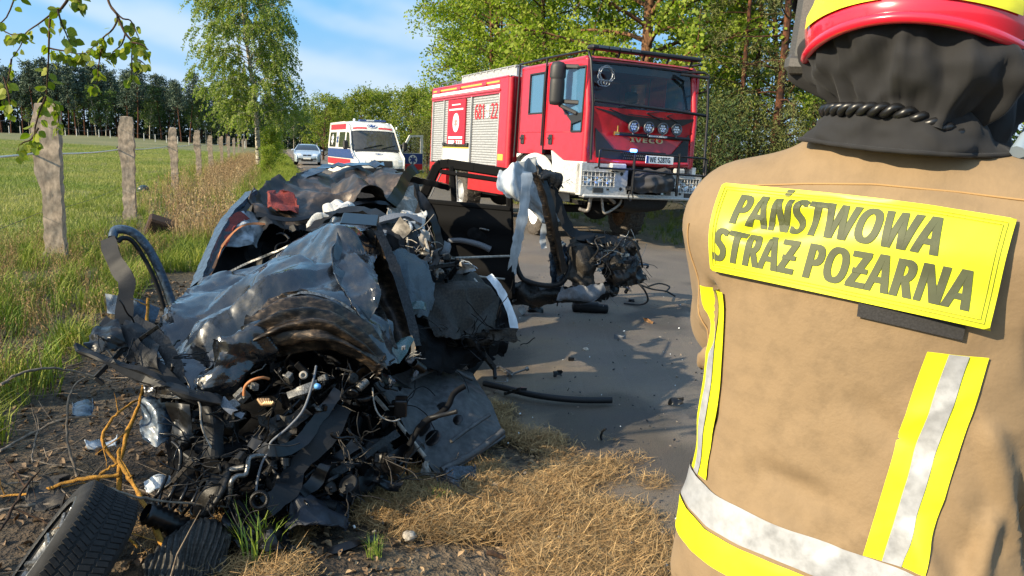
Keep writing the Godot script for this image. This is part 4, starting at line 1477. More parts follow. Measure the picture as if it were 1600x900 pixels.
	for xx in [-0.72, 0.55]:
		var s := MB.new()
		s.box(Vector3(xx, 1.75, 0.65), Vector3(0.5, 0.16, 0.5), Basis(), 0.06)
		s.box(Vector3(xx, 2.12, 0.40), Vector3(0.48, 0.72, 0.14), Basis.from_euler(Vector3(-0.15, 0, 0)), 0.06)
		s.box(Vector3(xx, 2.58, 0.36), Vector3(0.27, 0.20, 0.10), Basis(), 0.04)
		obj("seat", s, M.seat_grey, t)
	var stw := MB.new()
	var ring := []
	for i in 25: ring.append(Vector3(0.55 + cos(TAU * i / 24) * 0.23, 2.12 + sin(TAU * i / 24) * 0.16, 1.08 + sin(TAU * i / 24) * -0.16))
	stw.tube(ring, 0.016, 6, false)
	stw.bar(Vector3(0.55, 2.12, 1.08), Vector3(0.55, 1.85, 1.35), 0.05, 0.05)
	obj("steering_wheel", stw, M.black_plastic2, t)
	# windscreen, black surround, front skin
	var fw := func(u, w, d): return Vector3(u, w, 1.765 - maxf(0.0, w - 2.2) * 0.17 + d - 0.05 * pow((u + 0.065) / 1.1, 2))
	var ws := MB.new()
	ws.grid(patch([[fw.call(-1.04, 2.94, 0), fw.call(-0.4, 2.95, 0), fw.call(0.3, 2.95, 0), fw.call(0.90, 2.94, 0)], [fw.call(-1.05, 2.6, 0.01), fw.call(-0.4, 2.6, 0.02), fw.call(0.3, 2.6, 0.02), fw.call(0.93, 2.6, 0.01)], [fw.call(-1.03, 2.28, 0), fw.call(-0.4, 2.20, 0.01), fw.call(0.3, 2.18, 0.01), fw.call(0.92, 2.22, 0)]], 14, 8))
	obj("windscreen", ws, M.car_glass, t)
	var su := MB.new()
	var edge := [[-1.05, 2.95], [-0.4, 2.965], [0.3, 2.965], [0.91, 2.95], [0.945, 2.6], [0.94, 2.21], [0.3, 2.16], [-0.4, 2.18], [-1.05, 2.27], [-1.07, 2.6]]
	for i in edge.size():
		var p0 = edge[i]; var p1 = edge[(i + 1) % edge.size()]
		su.bar(fw.call(p0[0], p0[1], 0.0), fw.call(p1[0], p1[1], 0.0), 0.05, 0.03, 0.008)
	su.box(fw.call(-0.06, 2.90, -0.05), Vector3(1.9, 0.14, 0.02), Basis(), 0.005)
	obj("windscreen_seal", su, M.black_plastic2, t)
	var wip := MB.new()
	for q in [[-0.75, 2.24, -0.15, 2.33], [-0.05, 2.22, 0.55, 2.30], [0.35, 2.2, 0.85, 2.34]]:
		wip.bar(fw.call(q[0], q[1], 0.035), fw.call(q[2], q[3], 0.035), 0.014, 0.014, 0.003)
		wip.bar(fw.call(q[0], q[1], 0.045), fw.call(lerpf(q[0], q[2], 0.5), q[1] - 0.09, 0.04), 0.018, 0.014, 0.003)
	obj("wiper", wip, M.black_plastic2, t)
	# front skin below the glass
	var f0 := func(u, w, d): return Vector3(u, w, 1.775 + d - 0.06 * pow((u + 0.065) / 1.1, 4) + 0.02 * sin(w * 6.0))
	var sk := MB.new()
	var skr := []
	for i in 13:
		var w := lerpf(1.38, 2.26, i / 12.0)
		var row2 := PackedVector3Array()
		for j in 21: row2.append(f0.call(lerpf(L + 0.04, R - 0.03, j / 20.0), w, 0.0))
		skr.append(row2)
	sk.grid(skr)
	sk.bar(fw.call(-1.04, 3.0, -0.03), fw.call(0.90, 3.0, -0.03), 0.06, 0.10, 0.03)
	obj("front_panel", sk, M.red_paint, t)
	var tr := MB.new()
	tr.prism(pv([-1.02, 2.245, -0.62, 2.13, -0.36, 2.03, 0.0, 1.995, 0.40, 2.01, 0.72, 2.07, 0.93, 2.16, 0.93, 2.19, 0.3, 2.14, -0.4, 2.16]), f0, 0.004, 0.016)
	tr.prism(pv([-0.96, 1.93, -0.88, 1.86, -0.60, 1.60, -0.45, 1.56, -0.45, 1.44, -0.93, 1.47]), f0, 0.004, 0.02)
	tr.prism(pv([0.88, 1.93, 0.80, 1.86, 0.54, 1.60, 0.40, 1.56, 0.40, 1.44, 0.86, 1.47]), f0, 0.004, 0.02)
	tr.prism(rect(-0.452, 1.44, 0.402, 1.60), f0, 0.006, 0.022)
	tr.prism(rect(-0.70, 0.98, 0.62, 1.375), f0, -0.1, -0.02)
	obj("black_trim", tr, M.black_plastic2, t)
	var gr := MB.new()
	for i in 22:
		for j in 3:
			gr.box(f0.call(-0.43 + i * 0.039 + (0.02 if j % 2 else 0.0), 1.475 + j * 0.045, 0.026), Vector3(0.026, 0.026, 0.014), Basis.from_euler(Vector3(0, 0, PI / 4)), 0.004)
	tag(obj("grille_mesh", gr, M.alu_dark, t), "", "", "", "stuff")
	var lip := MB.new()
	lip.tube([f0.call(-0.90, 1.42, 0.03), f0.call(-0.45, 1.40, 0.05), f0.call(0.38, 1.40, 0.05), f0.call(0.84, 1.42, 0.03)], 0.045, 10)
	obj("grille_lip", lip, M.red_paint, t)
	var iv := letters("IVECO", 0.075, func(x, y, d): return f0.call(-0.30 + x, 1.745 + y, 0.012 + d), 0.014, 2.1)
	obj("maker_letters", iv, mat("letter_gold", lin(0.55, 0.42, 0.20), 0.3, 0.6), t)
	# lamp bar with four work lamps
	var lb := MB.new()
	lb.tube([f0.call(-0.60, 1.855, 0.12), f0.call(0.80, 1.845, 0.12)], 0.03, 12)
	for xx in [-0.45, 0.65]: lb.bar(f0.call(xx, 1.85, 0.0), f0.call(xx, 1.85, 0.12), 0.04, 0.04, 0.006)
	obj("lamp_bar", lb, M.black_tube, t)
	var be := MB.new(); be.tube([f0.call(-0.68, 1.857, 0.12), f0.call(-0.60, 1.855, 0.12)], 0.034, 12)
	be.tube([f0.call(-0.62, 1.885, 0.12), f0.call(-0.62, 1.98, 0.12)], 0.012, 6)
	obj("bar_end", be, mat("brass", lin(0.50, 0.33, 0.10), 0.35, 0.8), t)
	var lbl := MB.new(); lbl.prism(rect(-0.05, 1.835, 0.30, 1.872), f0, 0.146, 0.153)
	var lab := obj("bar_label", lbl, M.alu_dark, t)
	var eu := letters("EUROCARGO", 0.024, func(x, y, d): return f0.call(-0.03 + x, 1.842 + y, 0.1535 + d), 0.002, 1.75)
	obj("label_letters", eu, M.sign_white, lab)
	for xx in [-0.34, -0.055, 0.225, 0.50]:
		var w := MB.new()
		var c: Vector3 = f0.call(xx, 1.985, 0.13)
		var bs := Basis.from_euler(Vector3(PI / 2, 0, 0))
		w.lathe([Vector2(0.03, -0.09), Vector2(0.085, -0.03), Vector2(0.098, 0.0), Vector2(0.098, 0.03), Vector2(0.085, 0.032), Vector2(0.082, 0.02)], c, bs, 24)
		w.bar(c - Vector3(0, 0.09, 0), c - Vector3(0, 0.13, 0), 0.03, 0.03, 0.004)
		var lp := obj("work_lamp", w, M.alu_dark, t)
		var rf_ := MB.new()
		rf_.lathe([Vector2(0.082, 0.018), Vector2(0.07, 0.0), Vector2(0.03, -0.012), Vector2(0.001, -0.014)], c, bs, 24)
		obj("reflector", rf_, M.lamp_dark, lp)
		var dd := MB.new()
		for k in 7:
			var a := TAU * k / 6.0
			var o := Vector3.ZERO if k == 6 else Vector3(cos(a), sin(a), 0) * 0.046
			dd.lathe([Vector2(0.021, 0.0), Vector2(0.018, 0.012), Vector2(0.001, 0.016)], c + o + Vector3(0, 0, 0.002), bs, 10)
		obj("lens", dd, M.lamp_lens, lp)
	# tube cage in front of the cab and along its left side
	var cg := MB.new()
	var z1 := 1.93
	cg.tube([Vector3(-1.13, 3.10, 1.66), Vector3(-1.15, 2.95, 1.80), Vector3(-1.12, 2.3, 1.90), Vector3(-1.08, 1.42, 1.88)], 0.022, 8)
	cg.tube([Vector3(-1.12, 2.335, z1), Vector3(-0.4, 2.30, z1 + 0.06), Vector3(0.4, 2.28, z1 + 0.06), Vector3(1.06, 2.25, z1)], 0.026, 8)
	cg.tube([Vector3(0.62, 2.94, 1.72), Vector3(0.98, 2.95, 1.86), Vector3(1.02, 2.90, z1), Vector3(1.06, 2.25, z1 + 0.02), Vector3(1.05, 1.35, 2.0), Vector3(1.04, 1.24, 2.03)], 0.022, 8)
	cg.tube([Vector3(0.60, 2.90, 1.74), Vector3(1.02, 2.86, z1)], 0.028, 8)
	cg.tube([Vector3(1.02, 2.66, z1), Vector3(1.16, 2.64, 1.5)], 0.018, 8)
	for s in [-1.0, 1.0]:
		var X := L - 0.03 if s < 0 else R + 0.03
		cg.tube([Vector3(X, 3.10, 1.68), Vector3(X, 3.11, 0.3), Vector3(X, 3.09, -0.82)], 0.02, 8)
		cg.tube([Vector3(X, 3.10, 0.32), Vector3(X - 0.01 * -s, 2.6, 0.30), Vector3(X, 1.62, 0.27)], 0.018, 8)
		cg.tube([Vector3(X, 3.09, -0.80), Vector3(X, 2.4, -0.82), Vector3(X, 1.40, -0.86)], 0.020, 8)
	obj("tube_cage", cg, M.black_tube, t)
	var coil := MB.new()
	var cp := []
	for i in 60:
		var a := i * 0.55
		cp.append(Vector3(-0.86 + cos(a) * 0.13 + 0.02 * sin(i * 1.3), 2.76 + sin(a) * 0.12 + 0.02 * cos(i * 0.9), 1.80 + 0.02 * sin(i * 0.7)))
	coil.tube(cp, 0.007, 5, false)
	cp = []
	for i in 24: cp.append(Vector3(-0.98 + cos(i * 0.7) * 0.07 + i * 0.006, 2.62 + sin(i * 0.7) * 0.05, 1.83))
	coil.tube(cp, 0.006, 5, false)
	obj("cable_coil", coil, mat("wire_steel", lin(0.35, 0.36, 0.38), 0.35, 0.9), t)
	# roof light bar and rack at the front edge
	var lr := MB.new()
	lr.box(Vector3(-0.10, 3.16, 1.72), Vector3(2.10, 0.065, 0.20), Basis(), 0.02)
	for i in 5: lr.bar(Vector3(-1.05 + i * 0.47, 3.05, 1.66), Vector3(-1.05 + i * 0.47, 3.13, 1.70), 0.03, 0.03, 0.005)
	var lbar := obj("roof_light_bar", lr, M.black_plastic2, t)
	var ll := MB.new()
	for i in 4: ll.box(Vector3(-0.95 + i * 0.20, 3.165, 1.823), Vector3(0.17, 0.04, 0.012), Basis(), 0.004)
	obj("light_segment", ll, M.lamp_dark, lbar)
	# mirrors on both sides
	for s in [-1.0, 1.0]:
		var X := L - 0.22 if s < 0 else R + 0.22
		var mr := MB.new()
		var prof := [Vector2(0.02, 0.33), Vector2(0.10, 0.31), Vector2(0.135, 0.24), Vector2(0.14, 0.08), Vector2(0.12, 0.055), Vector2(0.125, 0.03), Vector2(0.13, -0.05), Vector2(0.125, -0.30), Vector2(0.11, -0.36), Vector2(0.02, -0.37)]
		mr.lathe(prof, Vector3(X, 2.64, 1.12), Basis.from_euler(Vector3(0, 0.5 * s, 0)) * Basis.from_scale(Vector3(0.95, 1.0, 0.70)), 20)
		for yy in [2.90, 2.34]:
			mr.bar(Vector3(X + 0.10 * -s, yy, 1.14), Vector3(X + 0.26 * -s, yy - 0.02, 1.45), 0.05, 0.07, 0.015)
		mr.bar(Vector3(X + 0.05 * -s, 2.28, 1.14), Vector3(X + 0.20 * -s, 2.14, 1.50), 0.05, 0.06, 0.015)
		obj("mirror", mr, M.black_plastic2, t)
	# bumper
	var bu := MB.new()
	var bz := 1.90
	for q in [rect(-1.24, 0.86, -0.62, 1.01), rect(-1.24, 1.24, -0.70, 1.37), rect(-0.56, 0.90, -0.38, 1.30), rect(0.50, 0.90, 0.545, 1.27), rect(0.545, 0.86, 1.10, 0.96), rect(0.545, 1.19, 1.10, 1.27), rect(-0.62, 0.86, 0.545, 0.90), rect(-0.62, 0.90, -0.56, 1.24), rect(1.06, 0.96, 1.10, 1.19), rect(-1.24, 1.01, -1.22, 1.24)]:
		bu.prism(q, fz(bz), -0.16, 0.0)
	bu.box(Vector3(-0.07, 0.85, bz - 0.06), Vector3(2.26, 0.05, 0.18), Basis(), 0.02)
	bu.box(Vector3(-0.59, 1.325, bz + 0.01), Vector3(0.29, 0.12, 0.10), Basis(), 0.02)
	bu.box(Vector3(0.62, 1.31, bz + 0.0), Vector3(0.2, 0.09, 0.08), Basis(), 0.02)
	bu.bar(Vector3(-1.22, 1.12, bz - 0.05), Vector3(-1.22, 1.12, 1.1), 0.04, 0.5, 0.02)
	var bmp := obj("bumper", bu, mat("bumper_shaded_white", lin(0.52, 0.51, 0.48), 0.5, 0.0, {"tex": T.blotch2, "scale": 1.5}), t)  # white bumper coloured grey, because its front gets less light
	var hole := MB.new()
	for q in [[-0.50, 1.22], [-0.50, 0.98], [0.68, 0.94]]:
		hole.lathe([Vector2(0.028, 0.0), Vector2(0.028, 0.004), Vector2(0.001, 0.004)], Vector3(q[0], q[1], bz + 0.0005), Basis.from_euler(Vector3(PI / 2, 0, 0)), 14)
	obj("bolt_hole", hole, M.sign_black, bmp)
	for fx in [[-0.92, 0.945], [0.86, 0.905]]:
		var fog := MB.new()
		fog.box(Vector3(fx[0], fx[1], bz + 0.004), Vector3(0.20, 0.085, 0.02), Basis(), 0.01)
		fog.box(Vector3(fx[0] + 0.18, fx[1] + 0.02, bz + 0.003), Vector3(0.05, 0.03, 0.015), Basis(), 0.004)
		obj("fog_lamp", fog, M.lamp_dark, bmp)
	for hl in [[-1.22, 1.01, -0.62, 1.24], [0.545, 0.96, 1.06, 1.19]]:
		var h := MB.new()
		var cxl: float = (hl[0] + hl[2]) * 0.5
		h.box(Vector3(cxl, (hl[1] + hl[3]) * 0.5, bz - 0.10), Vector3(hl[2] - hl[0], hl[3] - hl[1], 0.05))
		var lamp := obj("headlight", h, M.alu, t)
		var lens := MB.new()
		for k in 3:
			lens.lathe([Vector2(0.088, 0.04), Vector2(0.075, 0.01), Vector2(0.03, 0.0), Vector2(0.001, 0.0)], Vector3(lerpf(hl[0], hl[2], 0.18 + k * 0.32), (hl[1] + hl[3]) * 0.5, bz - 0.075), Basis.from_euler(Vector3(PI / 2, 0, 0)), 18)
			lens.ball(Vector3(lerpf(hl[0], hl[2], 0.18 + k * 0.32), (hl[1] + hl[3]) * 0.5, bz - 0.065), Vector3(0.035, 0.035, 0.025))
		obj("lens", lens, M.chrome, lamp)
		var gd := MB.new()
		for k in 9:
			var xk: float = lerpf(hl[0] + 0.015, hl[2] - 0.015, k / 8.0)
			gd.tube([Vector3(xk, hl[1] - 0.01, bz + 0.012), Vector3(xk, hl[3] + 0.01, bz + 0.012)], 0.004, 5)
		for k in 4:
			var yk: float = lerpf(hl[1], hl[3], k / 3.0)
			gd.tube([Vector3(hl[0] - 0.01, yk, bz + 0.014), Vector3(hl[2] + 0.01, yk, bz + 0.014)], 0.004, 5)
		obj("headlight_guard", gd, M.white_paint, lamp)
	var bb := MB.new()
	var z2 := 2.06
	bb.tube([Vector3(-1.03, 1.30, 1.95), Vector3(-1.03, 1.32, z2), Vector3(-1.03, 1.57, z2), Vector3(-1.0, 1.59, z2), Vector3(-0.45, 1.58, z2), Vector3(0.5, 1.55, z2), Vector3(1.02, 1.545, z2), Vector3(1.05, 1.52, z2), Vector3(1.05, 1.28, z2), Vector3(1.03, 1.25, z2), Vector3(0.5, 1.26, z2), Vector3(-0.4, 1.30, z2), Vector3(-1.02, 1.30, z2)], 0.017, 8)
	for xx in [-0.385, 0.485]:
		bb.bar(Vector3(xx, 1.60, z2 + 0.005), Vector3(xx + 0.02, 0.90, z2 - 0.02), 0.05, 0.035, 0.01)
		bb.bar(Vector3(xx, 1.0, z2 - 0.02), Vector3(xx, 1.0, 1.86), 0.04, 0.06, 0.01)
	bb.tube([Vector3(-0.44, 0.95, 2.08), Vector3(-0.46, 0.86, 2.09), Vector3(-0.42, 0.80, 2.09), Vector3(-0.37, 0.86, 2.09), Vector3(-0.40, 0.96, 2.08)], 0.012, 6)
	obj("bull_bar", bb, M.black_tube, t)
	# draped winch cover
	var wc := MB.new()
	rng.seed = 31
	var cols := []
	for i in 4:
		var r2 := []
		for j in 6:
			var u := j / 5.0
			var yv: float = [1.34, 1.22, 1.08, 0.95][i]
			var pz: float = [1.90, 2.06, 2.10, 2.02][i]
			r2.append(Vector3(-0.33 + u * 0.80, yv + [0.03, -0.05, 0.0, -0.03, 0.02, 0.03][j] * (1.0 if i < 2 else 0.6), pz - 0.10 * pow(u * 2 - 1, 4) + rf(-0.035, 0.035)))
		cols.append(r2)
	wc.grid(patch(cols, 40, 26))
	for i in wc.v.size():
		var p := wc.v[i]
		wc.v[i].z += 0.02 * sin(p.x * 26.0 + p.y * 14.0) + 0.014 * sin(p.x * 9.0 - p.y * 40.0)
	wc.box(Vector3(0.05, 1.12, 1.92), Vector3(0.72, 0.30, 0.10), Basis(), 0.04)
	obj("winch_cover", wc, M.cloth_dark, t)
	# plate
	var pt := MB.new()
	pt.box(Vector3(0.085, 1.475, 2.085), Vector3(0.54, 0.125, 0.012), Basis(), 0.004)
	var plate := obj("number_plate", pt, M.sign_white, t)
	var pb := MB.new(); pb.prism(rect(-0.178, 1.418, -0.135, 1.532), fz(2.0915), 0.0, 0.0015)
	obj("plate_band", pb, M.blue_dark, plate)
	var k0 := 0.40 / text_width("WE 528TG", 0.085, 0.9) * 0.9
	obj("plate_letters", letters("WE 528TG", 0.085, func(x, y, d): return Vector3(-0.115 + x, 1.433 + y, 2.0915 + d), 0.002, k0), M.sign_black, plate)
	# the small blue flasher, lit
	var bf := MB.new()
	bf.box(Vector3(-0.43, 1.60, 2.09), Vector3(0.13, 0.05, 0.03), Basis(), 0.012)
	var fl := mat("blue_flash", lin(0.25, 0.5, 0.9), 0.2)
	fl.emission_enabled = true; fl.emission = Color(0.45, 0.78, 1.0); fl.emission_energy_multiplier = 2.2
	obj("blue_flasher", bf, fl, t)
	var ol := OmniLight3D.new()
	ol.name = "flasher_light"
	ol.light_color = Color(0.15, 0.4, 1.0); ol.light_energy = 0.05; ol.light_size = 0.05; ol.omni_range = 30.0; ol.omni_attenuation = 2.0; ol.shadow_enabled = true
	t.add_child(ol); ol.position = Vector3(-0.43, 1.60, 2.16)
	# chassis, axles, steps, pipes
	var ch := MB.new()
	for xx in [-0.50, 0.40]: ch.bar(Vector3(xx, 0.88, 1.7), Vector3(xx, 0.92, -5.6), 0.09, 0.22, 0.01)
	for zz in [1.2, 0.3, -1.2, -2.8, -4.6]: ch.bar(Vector3(-0.5, 0.9, zz), Vector3(0.4, 0.9, zz), 0.12, 0.12, 0.01)
	ch.bar(Vector3(-0.75, 0.52, 0), Vector3(0.70, 0.52, 0), 0.14, 0.14, 0.03)
	ch.ball(Vector3(0.18, 0.52, 0.02), Vector3(0.26, 0.20, 0.24), Basis(), 16, 10)
	ch.bar(Vector3(-0.95, 0.52, -3.9), Vector3(0.85, 0.52, -3.9), 0.16, 0.16, 0.03)
	ch.ball(Vector3(-0.06, 0.52, -3.9), Vector3(0.30, 0.24, 0.26), Basis(), 16, 10)
	for xx in [-0.5, 0.4]:
		for k in 3: ch.bar(Vector3(xx, 0.66 + k * 0.025, -0.7), Vector3(xx, 0.64 + k * 0.025, 0.75), 0.08, 0.018)
		ch.bar(Vector3(xx, 0.74, 0.75), Vector3(xx, 0.78, 1.6), 0.07, 0.05, 0.01)
	ch.box(Vector3(-0.05, 1.0, 0.9), Vector3(0.7, 0.5, 0.9), Basis(), 0.08)
	ch.grid(patch([[Vector3(-0.35, 0.84, 1.78), Vector3(0.1, 0.82, 1.80), Vector3(0.55, 0.84, 1.78)], [Vector3(-0.30, 0.66, 1.70), Vector3(0.1, 0.62, 1.72), Vector3(0.5, 0.66, 1.70)], [Vector3(-0.3, 0.60, 1.3), Vector3(0.1, 0.55, 1.3), Vector3(0.5, 0.6, 1.3)]], 12, 10))
	obj("chassis", ch, M.rubber, t)
	var pi := MB.new()
	pi.tube(spline([Vector3(-1.05, 0.62, 1.55), Vector3(-0.92, 0.60, 1.62), Vector3(-0.90, 0.80, 1.66), Vector3(-0.86, 0.84, 1.68)], 14), 0.03, 8)
	pi.tube(spline([Vector3(-0.72, 0.84, 1.7), Vector3(-0.68, 0.60, 1.72), Vector3(-0.62, 0.58, 1.74), Vector3(-0.42, 0.70, 1.74), Vector3(-0.35, 0.80, 1.72)], 16), 0.022, 8)
	pi.tube([Vector3(-0.74, 0.86, 1.66), Vector3(-0.58, 0.83, 1.70), Vector3(-0.45, 0.74, 1.68)], 0.03, 8)
	pi.tube([Vector3(0.62, 0.80, 1.8), Vector3(0.80, 0.78, 1.85), Vector3(0.83, 0.70, 1.85)], 0.015, 6)
	obj("tow_pipes", pi, mat("worn_steel", lin(0.42, 0.38, 0.33), 0.5, 0.5, {"tex": T.blotch, "scale": 5.0}), t)
	var stp := MB.new()
	for yy in [0.95, 1.2]: stp.box(Vector3(-1.0, yy, -0.95), Vector3(0.3, 0.04, 0.34), Basis(), 0.01)
	stp.box(Vector3(-0.95, 1.25, -0.98), Vector3(0.05, 0.6, 0.3))
	obj("step", stp, M.alu_dark, t)
	var tank := MB.new()
	tank.box(Vector3(-0.9, 0.85, -2.2), Vector3(0.45, 0.5, 0.9), Basis(), 0.05)
	tank.box(Vector3(0.8, 0.85, -2.2), Vector3(0.45, 0.5, 0.9), Basis(), 0.05)
	obj("tank", tank, M.black_plastic2, t)
	wheel(t, Vector3(-0.96, 0.52, 0), 0.52, 0.34, -0.12, M.dusty_rubber, M.sign_white, 22, -1.0)
	wheel(t, Vector3(0.86, 0.52, 0), 0.52, 0.34, -0.12, M.dusty_rubber, M.rust_hub, 22, -1.0)
	wheel(t, Vector3(-0.96, 0.52, -3.9), 0.52, 0.36, 0.0, M.dusty_rubber, M.alu, 22, -1.0)
	wheel(t, Vector3(0.86, 0.52, -3.9), 0.52, 0.36, 0.0, M.dusty_rubber, M.alu, 22, 1.0)
	# ---- the body
	var BL := -1.20
	var BR := 1.10
	var bd := MB.new()
	bd.box(Vector3(-0.05, 1.95, -3.52), Vector3(2.18, 1.7, 4.5), Basis(), 0.02)
	obj("body_core", bd, M.alu_dark, t)
	for s in [-1.0, 1.0]:
		var f2 := sx(BL if s < 0 else BR)
		var dp: float = 0.08 * -s
		var fr := MB.new()
		fr.prism(rect(-1.62, 1.17, -1.26, 2.90), f2, 0.0, dp)            # broad corner post
		fr.prism(rect(-5.85, 2.62, -1.62, 2.90), f2, 0.0, dp)            # band over the shutters
		fr.prism(rect(-5.85, 1.17, -5.76, 2.62), f2, 0.0, dp)
		fr.bar(f2.call(-5.85, 2.915, dp * 0.4), f2.call(-1.30, 2.915, dp * 0.4), 0.07, 0.05, 0.02)
		fr.bar(f2.call(-5.85, 2.68, -dp * 0.1), f2.call(-1.62, 2.68, -dp * 0.1), 0.03, 0.05, 0.012)
		# rounded corner going round to the front of the body
		fr.tube([f2.call(-1.26, 1.0, dp), f2.call(-1.26, 2.90, dp)], 0.08, 14)
		fr.prism(rect(-5.85, 0.66, -4.62, 1.17), f2, 0.0, dp)
		fr.prism(rect(-3.18, 0.66, -1.25, 1.17), f2, 0.0, dp)
		obj("body_frame", fr, M.red_paint, t)
		var wst := MB.new(); wst.prism(rect(-5.80, 2.725, -1.66, 2.785), f2, -0.006 * -s, 0.0)
		obj("white_stripe", wst, M.sign_white, t)
		var gs := MB.new()
		for zz in [[-5.75, -5.40], [-5.25, -4.05], [-3.85, -2.55], [-2.35, -1.68]]: gs.prism(rect(zz[0], 2.83, zz[1], 2.865), f2, -0.008 * -s, 0.0)
		obj("marker_strip", gs, M.gold_strip, t)
		for zz in [-5.32, -3.95, -2.45]:
			var cl := MB.new()
			cl.box(f2.call(zz, 2.835, -0.015 * -s), Vector3(0.03, 0.07, 0.22), Basis(), 0.008)
			obj("roof_clip", cl, M.red_paint, t)
		# shutters of narrow slats
		for shz in [[-5.74, -4.96], [-4.92, -3.22], [-3.12, -1.66]]:
			var lo := 1.57 if shz[0] == -4.92 else 1.20
			var sl := MB.new()
			var ns := int((2.62 - lo) / 0.052)
			for i in ns:
				var y := lo + 0.026 + i * 0.052
				sl.box(f2.call((shz[0] + shz[1]) * 0.5, y, 0.04 * -s), Vector3(0.03, 0.046, shz[1] - shz[0]), Basis(), 0.010)
			sl.box(f2.call((shz[0] + shz[1]) * 0.5, (lo + 2.62) * 0.5, 0.06 * -s), Vector3(0.02, 2.62 - lo, shz[1] - shz[0]))
			tag(obj("shutter", sl, M.alu, t), "", "", "", "stuff")
		for zz in [-5.75, -4.94, -3.17, -1.64]:
			var rl := MB.new()
			rl.bar(f2.call(zz, 1.18, 0.01 * -s), f2.call(zz, 2.62, 0.01 * -s), 0.035, 0.05, 0.006)
			obj("shutter_rail", rl, M.alu, t)
		var wp := MB.new(); wp.prism(rect(-4.92, 1.17, -3.20, 1.52), f2, 0.0, dp)
		obj("white_panel", wp, M.white_paint, t)
		var yl := MB.new(); yl.prism(rect(-4.92, 1.52, -3.20, 1.55), f2, 0.0, dp)
		yl.prism(rect(-1.60, 1.32, -1.34, 1.44), f2, -0.006 * -s, 0.0)
		obj("yellow_marker", yl, M.gold_strip, t)
		var hb2 := MB.new()
		hb2.tube([f2.call(-4.85, 1.60, -0.03 * -s), f2.call(-3.27, 1.60, -0.03 * -s)], 0.016, 8)
		for zz in [-4.82, -4.05, -3.30]: hb2.box(f2.call(zz, 1.61, -0.015 * -s), Vector3(0.06, 0.08, 0.10), Basis(), 0.015)
		obj("shutter_handle", hb2, M.black_plastic2, t)
	# banner with its round badge, on the side turned to the camera
	var fb := sx(BL)
	var bn := MB.new(); bn.prism(rect(-4.62, 1.60, -3.50, 2.60), fb, -0.012, 0.02)
	var ban := obj("banner", bn, mat("banner_red", lin(0.42, 0.012, 0.03), 0.5), t)
	var bp := MB.new()
	bp.prism(rect(-4.35, 2.475, -3.80, 2.50), fb, -0.016, -0.012)
	bp.prism(rect(-4.52, 2.365, -3.62, 2.40), fb, -0.016, -0.012)
	for q in [[-4.52, 1.735, -3.62, 1.785], [-4.52, 1.625, -4.12, 1.70], [-4.05, 1.625, -3.62, 1.70]]: bp.prism(rect(q[0], q[1], q[2], q[3]), fb, -0.016, -0.012)
	obj("banner_print", bp, M.sign_white, ban)
	obj("badge", disc(0.20, func(x, y, d): return fb.call(-4.06 + x, 2.09 + y, -0.016 + d), 0.0, 0.004, 32, 1.05), M.sign_white, ban)
	obj("badge_mark", star_of_life(0.10, func(x, y, d): return fb.call(-4.06 + x, 2.09 + y, -0.017 - d)), mat("badge_grey", lin(0.35, 0.20, 0.18), 0.5), ban)
	var bdk := MB.new()
	for i in 3: bdk.prism(rect(-4.05 + i * 0.14, 1.632, -3.98 + i * 0.14, 1.692), fb, -0.0175, -0.0165)
	obj("banner_small_print", bdk, M.red_flat, ban)
	# the number on the wide shutter
	var nh := 0.30
	for part in [["681", -2.98, 0.52], ["22", -2.10, 0.36]]:
		var wk: float = part[2] / text_width(part[0], nh, 1.0)
		obj("number", letters(part[0], nh, func(x, y, d): return fb.call(part[1] + x, 2.14 + y, 0.018 - d), 0.006, wk, 0.0, "Droid Sans", false), M.red_flat, t)
	var em := MB.new()
	em.prism(pv([-2.36, 2.20, -2.31, 2.16, -2.24, 2.16, -2.19, 2.20, -2.19, 2.40, -2.36, 2.40]), fb, 0.0120, 0.018)
	var emb := obj("number_badge", em, M.sign_white, t)
	obj("badge_letters", letters("PSP", 0.07, func(x, y, d): return fb.call(-2.345 + x, 2.25 + y, 0.0118 - d), 0.002, 0.14 / text_width("PSP", 0.07, 1.0)), M.red_flat, emb)
	# dark gap between cab and body, the body's front wall
	var fwl := MB.new()
	fwl.prism(rect(BL + 0.08, 1.0, BR - 0.08, 2.92), fz(-1.27), 0.0, 0.06)
	obj("body_front_wall", fwl, M.red_paint, t)
	var gp := MB.new()
	gp.box(Vector3(-0.05, 1.9, -1.0), Vector3(1.9, 1.3, 0.3), Basis(), 0.03)
	gp.tube([Vector3(-0.95, 1.1, -1.02), Vector3(-0.95, 2.85, -1.02)], 0.05, 10)
	obj("cab_gap_box", gp, M.rubber, t)
	# chequer plate locker and railing on top
	var bx := MB.new()
	bx.box(Vector3(-0.06, 3.02, -2.9), Vector3(1.86, 0.24, 3.0), Basis(), 0.015)
	for i in 9:
		bx.box(Vector3(-1.0, 3.12, -4.3 + i * 0.36), Vector3(0.03, 0.035, 0.035), Basis(), 0.006)
	bx.box(Vector3(-0.06, 3.145, -2.9), Vector3(1.9, 0.02, 3.04), Basis(), 0.008)
	bx.box(Vector3(-0.06, 2.93, -3.55), Vector3(2.2, 0.03, 4.55), Basis(), 0.01)
	obj("roof_locker", bx, M.alu, t)
	var chq := MB.new()
	for i in 24:
		for j in 4:
			chq.box(Vector3(-0.90 + i * 0.073, 2.95 + j * 0.05, -1.396), Vector3(0.04, 0.012, 0.006), Basis.from_euler(Vector3(0, 0, 0.7 if (i + j) % 2 else -0.7)), 0.002)
	tag(obj("chequer_ridges", chq, M.alu_dark, t), "", "", "", "stuff")
	var rk := MB.new()
